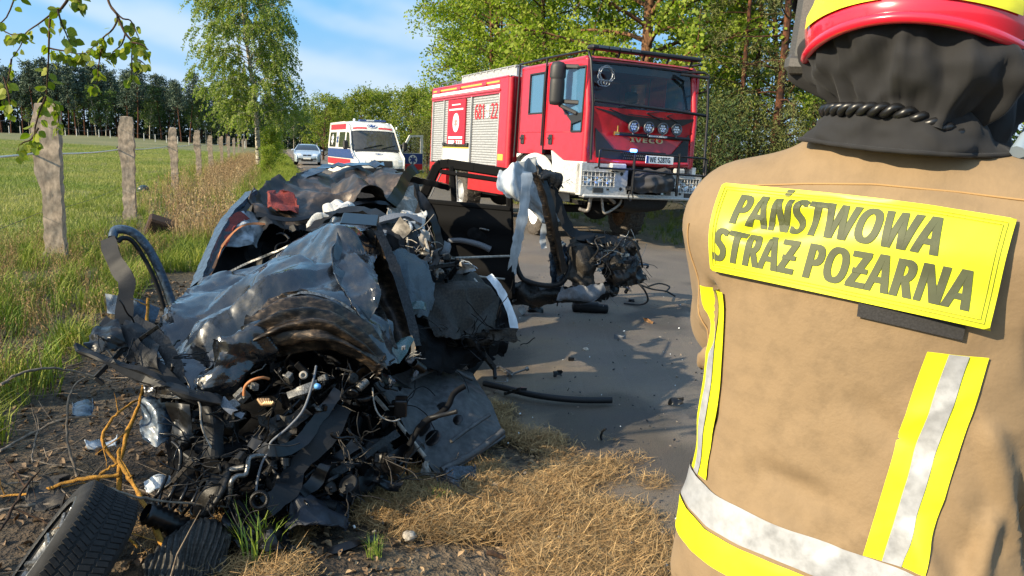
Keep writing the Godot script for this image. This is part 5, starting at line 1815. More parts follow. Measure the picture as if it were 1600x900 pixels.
	rk.tube([Vector3(-1.05, 2.95, -4.5), Vector3(-1.05, 3.05, -4.6), Vector3(-1.05, 3.05, -5.6), Vector3(-1.05, 2.95, -5.7)], 0.018, 8)
	rk.box(Vector3(-0.6, 3.02, -5.0), Vector3(0.5, 0.14, 0.8), Basis(), 0.03)
	obj("roof_rail", rk, M.alu_dark, t)

# ---------------------------------------------------------------- ambulance and car
# a body swept across its width: prof is the centre line (z, y) from the front foot over the roof to the tail
func shell_fn(prof: Array, half: Callable, crown: float) -> Callable:
	var n := prof.size()
	return func(u: float, v: float, off: float) -> Vector3:
		var t := clampf(u, 0, 1) * (n - 1)
		var k := mini(int(t), n - 2)
		var p: Vector2 = (prof[k] as Vector2).lerp(prof[k + 1], t - k)
		var tg: Vector2 = ((prof[k + 1] as Vector2) - prof[k]).normalized()
		var nr := Vector2(tg.y, -tg.x)          # outwards (front and up)
		if nr.dot(p - Vector2(-2.4, 0.9)) < 0.0: nr = -nr
		var ins := crown * pow(absf(v), 5.0)
		p += nr * (off - ins)
		return Vector3(v * half.call(p.y, p.x), p.y, p.x)

func sub_grid(f: Callable, u0: float, u1: float, v0: float, v1: float, nu: int, nv: int, off: float) -> MB:
	var b := MB.new()
	var rows := []
	for i in nu + 1:
		var r := PackedVector3Array()
		for j in nv + 1: r.append(f.call(lerpf(u0, u1, float(i) / nu), lerpf(v0, v1, float(j) / nv), off))
		rows.append(r)
	b.grid(rows)
	return b

func build_ambulance() -> void:
	var at := P(597, 250, 29.6); at.y = 0.02
	var t := thing("ambulance", "white ambulance van with red and blue bands and one front door open", "ambulance", at, atan2(0.29, 0.957) + 0.13)
	# origin: middle of the front bumper on the ground; +z ahead
	var prof := pv([0.0, 0.28, 0.06, 0.55, 0.03, 0.80, -0.10, 1.00, -0.55, 1.20, -0.80, 1.33, -1.10, 1.70, -1.36, 2.05, -1.55, 2.26, -1.95, 2.42, -2.6, 2.47, -5.4, 2.45, -5.5, 2.38, -5.55, 1.2, -5.55, 0.4])
	var half := func(y, z): return 0.99 - 0.10 * smoothstep(1.2, 2.45, y) - 0.10 * smoothstep(-0.35, 0.06, z)
	var f := shell_fn(prof, half, 0.09)
	var b := MB.new()
	var rows := []
	for i in 57:
		var r := PackedVector3Array()
		for j in 25: r.append(f.call(i / 56.0, -1.0 + j / 12.0, 0.0))
		rows.append(r)
	b.grid(rows)
	obj("body", b, M.white_paint, t)
	# sides
	for s in [-1.0, 1.0]:
		var sd := func(z, y, d): return Vector3(s * (half.call(y, z) - 0.015 + d), y, z)
		var so := MB.new()
		var sp := []
		for q in prof: sp.append(Vector2(minf(q.x, 5) - 0.02 * signf(q.x + 2.5), q.y - (0.03 if q.y > 2.0 else 0.0)))
		# tile the side so that it follows the taper
		for k in 14:
			var z0 := -5.55 + k * 0.4
			var cell := PackedVector2Array([Vector2(z0, 0.25), Vector2(z0 + 0.4, 0.25), Vector2(z0 + 0.4, 2.6), Vector2(z0, 2.6)])
			for pg in Geometry2D.intersect_polygons(cell, PackedVector2Array(sp)):
				for yy in 6:
					var band := PackedVector2Array([Vector2(z0 - 1, 0.25 + yy * 0.4), Vector2(z0 + 1, 0.25 + yy * 0.4), Vector2(z0 + 1, 0.65 + yy * 0.4), Vector2(z0 - 1, 0.65 + yy * 0.4)])
					for pg2 in Geometry2D.intersect_polygons(pg, band):
						so.prism(Array(pg2), sd, 0.0, -0.02)
		obj("side_panel", so, M.white_paint, t)
		if s > 0:
			pass
		var bands := [[rect(-5.5, 1.00, -2.1, 1.36), "blue_band", M.blue_dark], [rect(-5.5, 0.72, -1.0, 0.97), "red_band", M.red_flat], [rect(-5.2, 2.12, -2.2, 2.34), "red_band", M.red_flat]]
		if s < 0: bands.append([pv([-2.1, 1.00, -0.35, 1.00, -0.35, 1.10, -1.0, 1.36, -2.1, 1.36]), "blue_band", M.blue_dark])
		for bd in bands:
			var bm := MB.new()
			for k in 9:
				var cell2 := PackedVector2Array([Vector2(-5.6 + k * 0.65, 0), Vector2(-4.95 + k * 0.65, 0), Vector2(-4.95 + k * 0.65, 3), Vector2(-5.6 + k * 0.65, 3)])
				for pg3 in Geometry2D.intersect_polygons(cell2, PackedVector2Array(bd[0])): bm.prism(Array(pg3), sd, 0.001, 0.006)
			obj(bd[1], bm, bd[2], t)
		var win := MB.new()
		if s < 0:
			win.prism(pv([-1.95, 1.42, -1.15, 1.42, -1.42, 1.98, -1.95, 2.02]), sd, 0.002, 0.010)
		win.prism(rect(-3.3, 1.42, -2.2, 2.02), sd, 0.002, 0.010)
		win.prism(rect(-5.2, 1.42, -3.9, 2.02), sd, 0.002, 0.010)
		obj("side_window", win, M.lamp_dark, t)
		obj("side_emblem", star_of_life(0.20, func(x, y, d): return sd.call(-3.6 + x, 1.72 + y, d + 0.002)), M.blue_dark, t)
		obj("side_emblem", star_of_life(0.22, func(x, y, d): return sd.call(-4.6 + x, 1.72 + y, d + 0.011)), M.sign_white, t)
		var gl := MB.new()
		gl.box(sd.call(-1.25, 2.22, 0.01), Vector3(0.03, 0.10, 0.16), Basis(), 0.01)
		obj("side_beacon", gl, M.lamp_lens, t)
	# door opening on the van's left (image right): dark interior and the open leaf
	var dk := MB.new()
	dk.prism(pv([-1.95, 0.55, -0.95, 0.55, -0.95, 1.30, -1.36, 1.98, -1.95, 2.05]), func(z, y, d): return Vector3(half.call(y, z) - 0.012 + d, y, z), 0.0, 0.004)
	obj("door_opening", dk, M.seat_grey, t)
	# windscreen, seals, wipers
	obj("windscreen", sub_grid(f, 0.366, 0.505, -0.90, 0.90, 8, 12, 0.006), M.dark_glass, t)
	var fr := MB.new()
	for q in [[0.360, 0.368, -0.93, 0.93], [0.503, 0.511, -0.93, 0.93]]:
		fr.grid(_rows(f, q, 2, 12, 0.010))
	for q in [[0.36, 0.511, -0.935, -0.90], [0.36, 0.511, 0.90, 0.935]]:
		fr.grid(_rows(f, q, 8, 2, 0.010))
	fr.grid(_rows(f, [0.335, 0.362, -0.86, 0.86], 2, 12, 0.008))
	obj("windscreen_seal", fr, M.black_plastic2, t)
	var wi := MB.new()
	wi.bar(f.call(0.37, -0.5, 0.02), f.call(0.40, 0.25, 0.02), 0.03, 0.02)
	wi.bar(f.call(0.37, 0.2, 0.02), f.call(0.40, 0.80, 0.02), 0.03, 0.02)
	obj("wiper", wi, M.black_plastic2, t)
	var dash := MB.new()
	dash.box(Vector3(0, 1.38, -1.25), Vector3(1.7, 0.15, 0.5), Basis(), 0.05)
	obj("dashboard", dash, M.seat_grey, t)
	for q in [["red_stripe", 0.535, 0.556, -0.86, -0.26], ["red_stripe", 0.535, 0.556, 0.26, 0.86]]:
		obj(q[0], sub_grid(f, q[1], q[2], q[3], q[4], 2, 8, 0.006), M.red_flat, t)
	var rd := func(x, y, d):
		var p: Vector3 = f.call(0.572 + y * 0.18, x / 0.9, 0.008 + d); return p
	var e1 := obj("front_badge", disc(0.20, rd, 0.0, 0.003, 28, 0.85), M.sign_white, t)
	obj("badge_rim", _ring(0.20, 0.175, rd, 0.85), M.blue_dark, e1)
	obj("badge_star", star_of_life(0.14, func(x, y, d): return rd.call(x, y * 0.85, d + 0.004)), M.blue_dark, e1)
	var rb := func(x, y, d):
		var p: Vector3 = f.call(0.285 + y * 0.10, x / 0.9, 0.008 + d); return p
	var e2 := obj("bonnet_badge", disc(0.15, rb, 0.0, 0.003, 24, 0.8), M.sign_white, t)
	obj("badge_rim", _ring(0.15, 0.13, rb, 0.8), M.blue_dark, e2)
	obj("badge_star", star_of_life(0.10, func(x, y, d): return rb.call(x, y * 0.8, d + 0.004)), M.blue_dark, e2)
	# roof lights, headlights, grille, bumper
	var lb := MB.new()
	lb.box(Vector3(0.16, 2.49, -2.2), Vector3(1.1, 0.07, 0.3), Basis(), 0.03)
	obj("roof_light_bar", lb, M.blue_dark, t)
	var lp := MB.new()
	lp.box(Vector3(0.05, 2.50, -2.04), Vector3(0.30, 0.05, 0.02), Basis(), 0.01)
	obj("light_panel", lp, M.lamp_lens, t)
	var rn := MB.new(); rn.lathe([Vector2(0.06, 0), Vector2(0.06, 0.06), Vector2(0.03, 0.10), Vector2(0.001, 0.10)], Vector3(-0.60, 2.45, -2.0), Basis(), 12)
	obj("roof_lamp", rn, M.lamp_lens, t)
	for s in [-1.0, 1.0]:
		obj("headlight", sub_grid(f, 0.14, 0.225, s * 0.98, s * 0.70, 4, 4, 0.012), M.lamp_lens, t)
		var mi := MB.new()
		mi.box(Vector3(s * 1.17, 1.52, -1.0), Vector3(0.20, 0.34, 0.12), Basis(), 0.05)
		mi.bar(Vector3(s * 1.08, 1.42, -1.0), Vector3(s * 0.94, 1.40, -1.05), 0.06, 0.06, 0.01)
		obj("mirror", mi, M.black_plastic2, t)
	obj("grille", sub_grid(f, 0.12, 0.20, -0.45, 0.45, 4, 8, 0.012), M.black_plastic2, t)
	obj("bumper", sub_grid(f, 0.0, 0.11, -0.99, 0.99, 4, 14, 0.02), M.black_plastic2, t)
	for z in [-1.0, -4.4]:
		for s in [-1.0, 1.0]:
			wheel(t, Vector3(s * 0.86, 0.34, z), 0.34, 0.22, 0.0, M.rubber, M.alu, 16, s)
	# the open leaf, hinged at the front pillar
	var dr := thing_part("open_door", t, Vector3(0.97, 0, -0.98), deg_to_rad(-80.0))
	var df := func(u, y, d): return Vector3(d, y, -u)          # u runs back from the hinge
	var leaf_ := MB.new()
	for q in [pv([0.0, 0.62, 1.0, 0.62, 1.0, 1.28, 0.0, 1.28]), pv([0.0, 1.28, 0.10, 1.28, 0.46, 1.90, 0.40, 1.98]), pv([0.46, 1.90, 0.90, 1.92, 1.0, 2.0, 0.40, 1.98]), pv([0.90, 1.28, 1.0, 1.28, 1.0, 2.0, 0.90, 1.92])]:
		leaf_.prism(q, df, -0.03, 0.03)
	obj("door_panel", leaf_, M.white_paint, dr)
	var gw := MB.new(); gw.prism(pv([0.10, 1.28, 0.90, 1.28, 0.90, 1.92, 0.46, 1.90]), df, -0.005, 0.005)
	obj("door_window", gw, M.car_glass, dr)
	for s in [-1.0, 1.0]:
		var d0: float = 0.031 * s
		var d1: float = 0.036 * s
		var bl := MB.new(); bl.prism(pv([0.02, 0.86, 0.98, 0.86, 0.98, 1.26, 0.02, 1.26]), df, d0, d1)
		obj("door_blue", bl, M.blue_dark, dr)
		var rl := MB.new(); rl.prism(pv([0.02, 0.63, 0.98, 0.63, 0.98, 0.855, 0.02, 0.855]), df, d0, d1)
		obj("door_red", rl, M.red_flat, dr)
		obj("door_emblem_disc", disc(0.19, func(x, y, d): return df.call(0.55 + x, 1.02 + y, d1 + d * s)), M.sign_white, dr)
		obj("door_emblem", star_of_life(0.15, func(x, y, d): return df.call(0.55 + x, 1.02 + y, d1 + 0.003 * s + d * s)), M.blue_dark, dr)
	var pk := MB.new(); pk.box(Vector3(-0.06, 1.45, -0.1), Vector3(0.12, 0.30, 0.22), Basis(), 0.05)
	obj("door_mirror", pk, M.black_plastic2, dr)

func _rows(f: Callable, q: Array, nu: int, nv: int, off: float) -> Array:
	var rows := []
	for i in nu + 1:
		var r := PackedVector3Array()
		for j in nv + 1: r.append(f.call(lerpf(q[0], q[1], float(i) / nu), lerpf(q[2], q[3], float(j) / nv), off))
		rows.append(r)
	return rows

func _ring(r1: float, r0: float, f: Callable, ry: float) -> MB:
	var b := MB.new()
	var a := PackedVector3Array()
	var c := PackedVector3Array()
	for i in 33:
		var q := Vector2(cos(TAU * i / 32), sin(TAU * i / 32) * ry)
		a.append(f.call(q.x * r1, q.y * r1, 0.0045)); c.append(f.call(q.x * r0, q.y * r0, 0.0045))
	b.grid([a, c])
	return b

func thing_part(called: String, parent: Node, at: Vector3, turn: float) -> Node3D:
	var o := Node3D.new()
	o.name = called
	parent.add_child(o, true)
	o.position = at
	o.rotation.y = turn
	return o

func build_silver_car() -> void:
	mat("silver_paint", lin(0.55, 0.62, 0.68), 0.35, 0.5, {"coat": 0.6, "tex": T.blotch2, "scale": 0.8})
	var at := G(480, 259); at.y = 0.02
	var t := thing("silver_car", "silver estate car parked far down the road, facing the camera", "car", at, atan2(0.29, 0.957) - 0.05)
	var prof := pv([0.0, 0.24, 0.06, 0.42, 0.03, 0.62, -0.14, 0.76, -0.55, 0.90, -1.12, 1.00, -1.55, 1.24, -1.95, 1.40, -2.5, 1.46, -3.2, 1.43, -3.9, 1.30, -4.2, 1.0, -4.28, 0.6, -4.25, 0.3])
	var half := func(y, z): return 0.91 - 0.25 * smoothstep(0.95, 1.5, y) - 0.20 * smoothstep(-0.5, 0.06, z)
	var f := shell_fn(prof, half, 0.07)
	obj("body", sub_grid(f, 0, 1, -1, 1, 60, 24, 0.0), M.silver_paint, t)
	for s in [-1.0, 1.0]:
		var sd := func(z, y, d): return Vector3(s * (half.call(y, z) - 0.03 + d), y, z)
		var so := MB.new()
		for k in 12:
			var z0 := -4.3 + k * 0.37
			for yy in 6:
				var y0 := 0.24 + yy * 0.21
				var cell := PackedVector2Array([Vector2(z0, y0), Vector2(z0 + 0.37, y0), Vector2(z0 + 0.37, y0 + 0.21), Vector2(z0, y0 + 0.21)])
				for pg in Geometry2D.intersect_polygons(cell, PackedVector2Array(prof)): so.prism(Array(pg), sd, 0.0, -0.02)
		obj("side_panel", so, M.silver_paint, t)
		var w := MB.new()
		w.prism(pv([-1.35, 1.0, -1.95, 1.33, -2.5, 1.38, -2.5, 1.0]), sd, 0.004, 0.012)
		w.prism(pv([-2.6, 1.0, -2.6, 1.38, -3.3, 1.36, -3.8, 1.1, -3.8, 1.0]), sd, 0.004, 0.012)
		obj("side_window", w, M.lamp_dark, t)
		obj("headlight", sub_grid(f, 0.185, 0.25, s * 0.99, s * 0.50, 3, 6, 0.01), M.lamp_lens, t)
		var mi := MB.new(); mi.box(Vector3(s * 0.98, 1.02, -1.45), Vector3(0.22, 0.14, 0.10), Basis(), 0.04)
		obj("mirror", mi, M.silver_paint, t)
		var fg := MB.new(); fg.box(f.call(0.09, s * 0.72, 0.01), Vector3(0.22, 0.09, 0.04), Basis(), 0.02)
		obj("fog_lamp", fg, M.lamp_dark, t)
		for z in [-0.85, -3.45]: wheel(t, Vector3(s * 0.80, 0.32, z), 0.32, 0.21, 0.0, M.rubber, M.alu, 14, s)
	obj("windscreen", sub_grid(f, 0.395, 0.535, -0.88, 0.88, 6, 10, 0.008), M.dark_glass, t)
	obj("grille", sub_grid(f, 0.165, 0.215, -0.38, 0.38, 3, 8, 0.012), M.black_plastic2, t)
	obj("lower_grille", sub_grid(f, 0.03, 0.10, -0.55, 0.55, 3, 8, 0.012), M.black_plastic2, t)
	var pl := MB.new(); pl.box(Vector3(0, 0.48, 0.085), Vector3(0.5, 0.11, 0.02), Basis(), 0.005)
	obj("number_plate", pl, M.sign_white, t)
	obj("front_crest", disc(0.055, func(x, y, d): return f.call(0.205 + y * 0.4, x, 0.02 + d)), M.chrome, t)
	var rr := MB.new()
	for s in [-1.0, 1.0]: rr.tube([Vector3(s * 0.58, 1.46, -2.1), Vector3(s * 0.58, 1.50, -2.3), Vector3(s * 0.56, 1.46, -3.5)], 0.018, 6)
	obj("roof_rail", rr, M.black_plastic2, t)

# ---------------------------------------------------------------- the wrecked car
var wr: Node3D
var wr_at: Vector3

func px(rows: Array) -> Array:                # control rows of [x, y, distance] to points
	var o := []
	for r in rows:
		var q := []
		for p in r: q.append(P(p[0], p[1], p[2]) - wr_at)
		o.append(q)
	return o

func path(pts: Array, n := 0) -> Array:
	var q := []
	for p in pts: q.append(P(p[0], p[1], p[2]) - wr_at)
	return spline(q, n if n else pts.size() * 4)

# bent sheet metal: control points, crumpled by creased noise, with its own thickness
func sheet(rows: Array, nu: int, nv: int, amp: float, freq: float, sd: int, thick := 0.004, pleat := Vector3.ZERO, torn := 0.0) -> MB:
	var g := patch(px(rows), nu, nv)
	var cn := noise(FastNoiseLite.TYPE_CELLULAR, freq, 1, sd)
	cn.cellular_return_type = FastNoiseLite.RETURN_DISTANCE
	cn.cellular_jitter = 1.0
	var rn := noise(FastNoiseLite.TYPE_SIMPLEX_SMOOTH, freq * 0.7, 3, sd + 5)
	rn.fractal_type = FastNoiseLite.FRACTAL_RIDGED
	var tn := noise(FastNoiseLite.TYPE_SIMPLEX_SMOOTH, 9.0, 3, sd + 9, 0.6)
	var a := MB.new()
	a.grid(g)
	var nr := a.normals()
	# sharp folds: tents across random lines, so that the metal breaks into flat facets
	var lo := Vector3(1e9, 1e9, 1e9); var hi := -lo
	for p in a.v: lo = lo.min(p); hi = hi.max(p)
	var rg := RandomNumberGenerator.new()
	rg.seed = sd * 77 + 5
	var folds := []
	for i in 44:
		var n := Vector3(rg.randf_range(-1, 1), rg.randf_range(-1, 1), rg.randf_range(-1, 1)).normalized()
		var c := lo + (hi - lo) * Vector3(rg.randf(), rg.randf(), rg.randf())
		var wd := rg.randf_range(0.14, 0.5) / freq
		folds.append([n, c, wd, wd * rg.randf_range(-0.55, 0.55) * clampf(amp / 0.03, 0.15, 1.1), rg.randf_range(0.5, 1.6) / freq])
	for i in nv:
		for j in nu:
			var k := i * nu + j
			var p := a.v[k]
			var e := minf(minf(i, nv - 1 - i) / float(nv), minf(j, nu - 1 - j) / float(nu))
			var d := (cn.get_noise_3dv(p) + 0.45) * amp * 0.55 + rn.get_noise_3dv(p) * amp * 0.25 + tn.get_noise_3dv(p) * amp * 0.06
			for fo in folds:
				var dq: Vector3 = p - fo[1]
				var u: float = absf(dq.dot(fo[0]))
				if u < fo[2]: d += fo[3] * (1.0 - u / fo[2]) * smoothstep(fo[4] * 1.6, fo[4] * 0.5, dq.length())
			d += sin(float(i) / nv * pleat.x * TAU + float(j) / nu * pleat.y * TAU + rn.get_noise_3dv(p * 0.5) * 2.0) * pleat.z
			p += nr[k] * d
			if torn > 0.0 and e < 0.08:
				var side := (g[i][mini(j + 1, nu - 1)] - g[i][maxi(j - 1, 0)] as Vector3).normalized() if minf(j, nu - 1 - j) / float(nu) > 0.08 else Vector3.UP
				p += (nr[k].cross(side)) * tn.get_noise_3dv(p * 0.7 + Vector3(7, 0, 0)) * torn * 1.6 * (1.0 - e / 0.08)
				p += side * tn.get_noise_3dv(p * 0.8) * torn * 1.6 * (1.0 - e / 0.08)
			a.v[k] = p
	if thick > 0.0 and a.v.size() > 0:
		var n2 := a.normals()
		var m := a.v.size()
		var rows2 := []
		for i in nv:
			var r := PackedVector3Array()
			for j in nu: r.append(a.v[i * nu + j] - n2[i * nu + j] * thick)
			rows2.append(r)
		a.grid(rows2)
		var loop := []
		for j in nu - 1: loop.append([j, j + 1])
		for i in nv - 1: loop.append([i * nu + nu - 1, (i + 1) * nu + nu - 1])
		for j in nu - 1: loop.append([(nv - 1) * nu + nu - 1 - j, (nv - 1) * nu + nu - 2 - j])
		for i in nv - 1: loop.append([(nv - 1 - i) * nu, (nv - 2 - i) * nu])
		for l in loop: a.quad(a.v[l[0]], a.v[l[1]], a.v[m + l[1]], a.v[m + l[0]])
	return crisp(a, 0.965)

# keeps folds sharp: a corner averages only the faces that lie within the angle
func crisp(b: MB, lim: float) -> MB:
	var nf := b.ix.size() / 3
	var fn := PackedVector3Array(); fn.resize(nf)
	var fan := []
	fan.resize(b.v.size())
	for i in nf:
		var q := b.v[b.ix[i * 3]]
		fn[i] = (b.v[b.ix[i * 3 + 2]] - q).cross(b.v[b.ix[i * 3 + 1]] - q)
		for k in 3:
			var id := b.ix[i * 3 + k]
			if fan[id] == null: fan[id] = PackedInt32Array([i])
			else: fan[id].append(i)
	var o := MB.new()
	o.fixed = PackedVector3Array()
	for i in nf:
		var me := fn[i].normalized()
		for k in 3:
			var id := b.ix[i * 3 + k]
			var s := Vector3.ZERO
			for f in fan[id]:
				if fn[f].normalized().dot(me) > lim: s += fn[f]
			o.ix.append(o.put(b.v[id], b.uv[id]))
			o.fixed.append(s.normalized() if s.length_squared() > 1e-20 else Vector3.UP)
	return o

func ribbon(pts: Array, w: float, up: Vector3, sd := 1, amp := 0.004, th := 0.006) -> MB:
	# a bent strip of metal along a path
	var p := path(pts)
	var nz := noise(FastNoiseLite.TYPE_SIMPLEX_SMOOTH, 5.0, 3, sd)
	var a := PackedVector3Array(); var b := PackedVector3Array(); var c := PackedVector3Array(); var d := PackedVector3Array()
	for i in p.size():
		var t: Vector3 = (p[mini(i + 1, p.size() - 1)] - p[maxi(i - 1, 0)]).normalized()
		var s := t.cross(up).normalized()
		var n := s.cross(t)
		var ww := w * 0.5 * (1.0 + 0.4 * nz.get_noise_3dv(p[i] * 2.0))
		var o := n * nz.get_noise_3dv(p[i] * 3.0) * amp
		a.append(p[i] - s * ww + o); b.append(p[i] + s * ww - o); c.append(p[i] + s * ww * 0.8 - n * th - o); d.append(p[i] - s * ww * 0.8 - n * th + o)
	var m := MB.new()
	m.grid([a, b]); m.grid([b, c]); m.grid([c, d]); m.grid([d, a])
	return m

func piece(called: String, m: MB, mt: Material, parent: Node = null) -> MeshInstance3D:
	return obj(called, m, mt, parent if parent else wr)

func scrap(kind: int, at: Vector3, s: float) -> Array:    # one small torn or broken piece of the engine bay: [name, mesh]
	var b := MB.new()
	var bs := Basis.from_euler(Vector3(rf(0, TAU), rf(0, TAU), rf(0, TAU)))
	match kind:
		0:
			var pts := limb(at, rv(1), s * rf(1.8, 4.0), 6, 0.45, Vector3.DOWN * 0.5)
			b.tube(spline(pts, 18), s * rf(0.05, 0.13), 6)
			return ["hose", b]
		1:
			b.box(at, Vector3(s, s * rf(0.3, 0.7), s * rf(0.5, 1.0)), bs, s * 0.06)
			b.box(at + bs * Vector3(s * 0.3, s * 0.3, 0), Vector3(s * 0.4, s * 0.4, s * 0.4), bs, s * 0.05)
			b.lathe([Vector2(s * 0.12, 0), Vector2(s * 0.12, s * 0.6), Vector2(0.001, s * 0.62)], at, bs, 10)
			return ["housing", b]
		2:
			var prof := []
			for i in 13: prof.append(Vector2(s * (0.42 if i % 2 else 0.34), s * (i * 0.11 - 0.66)))
			b.lathe(prof, at, bs, 16)
			return ["bellows", b]
		3:
			b.lathe([Vector2(s * 0.10, -s * 0.1), Vector2(s * 0.42, -s * 0.1), Vector2(s * 0.5, -s * 0.06), Vector2(s * 0.44, 0.0), Vector2(s * 0.5, s * 0.06), Vector2(s * 0.42, s * 0.1), Vector2(s * 0.30, s * 0.05), Vector2(s * 0.12, s * 0.16), Vector2(0.001, s * 0.16)], at, bs, 20)
			return ["pulley", b]
		4:
			var p := []
			for i in 4: p.append([at + bs * Vector3(-s, 0.0, (i - 1.5) * s * 0.3) + rv(s * 0.12), at + bs * Vector3(-s * 0.3, s * 0.1, (i - 1.5) * s * 0.3) + rv(s * 0.1), at + bs * Vector3(s * 0.4, -s * 0.25, (i - 1.5) * s * 0.25) + rv(s * 0.1), at + bs * Vector3(s, s * 0.2, (i - 1.5) * s * 0.2) + rv(s * 0.15)])
			b.grid(patch(p, 12, 8))
			var n := b.normals()
			var rows := []
			for i in 8:
				var r := PackedVector3Array()
				for j in 12: r.append(b.v[i * 12 + j] - n[i * 12 + j] * 0.004)
				rows.append(r)
			b.grid(rows)
			return ["torn_plate", b]
		5:
			var a := bs * Vector3(s * 1.5, 0, 0)
			b.bar(at - a, at + a, s * 0.22, s * 0.34, s * 0.04)
			b.bar(at + a, at + a + bs * Vector3(0, s * 0.7, s * 0.2), s * 0.2, s * 0.3, s * 0.03)
			for i in 3: b.lathe([Vector2(s * 0.08, -s * 0.2), Vector2(s * 0.08, s * 0.2)], at + bs * Vector3((i - 1) * s * 0.8, 0, 0), bs, 8, true)
			return ["bracket", b]
		6:
			b.hard_lathe([Vector2(s * 0.05, -s * 1.2), Vector2(s * 0.10, -s * 1.2), Vector2(s * 0.10, s * 0.2), Vector2(s * 0.22, s * 0.2), Vector2(s * 0.22, s * 0.5), Vector2(0.001, s * 0.5)], at, bs, 10)
			return ["bolt", b]
		_:
			for k in 4:
				b.tube(spline(limb(at + rv(s * 0.1), bs * Vector3(1, rf(-0.3, 0.3), rf(-0.3, 0.3)), s * rf(2, 4), 6, 0.35, Vector3.DOWN * 0.3), 18), 0.0025, 5)
			return ["wire_loom", b]

func clutter(poly: Array, d_at: Callable, n: int, s0: float, s1: float, mats: Array, sd: int, kinds := [0, 1, 2, 3, 4, 5, 6, 7]) -> void:
	rng.seed = sd
	var pk := PackedVector2Array(pv(poly))
	var lo := Vector2(1e9, 1e9); var hi := Vector2(-1e9, -1e9)
	for p in pk: lo = lo.min(p); hi = hi.max(p)
	var k := 0
	while k < n:
		var q := Vector2(rf(lo.x, hi.x), rf(lo.y, hi.y))
		if not Geometry2D.is_point_in_polygon(q, pk): continue
		k += 1
		var at := P(q.x, q.y, d_at.call(q.x, q.y) + rf(-0.10, 0.16))
		at.y = maxf(at.y, 0.04)
		var sc := scrap(kinds[rng.randi() % kinds.size()], at - wr_at, rf(s0, s1))
		piece(sc[0], sc[1], M[mats[rng.randi() % mats.size()]])

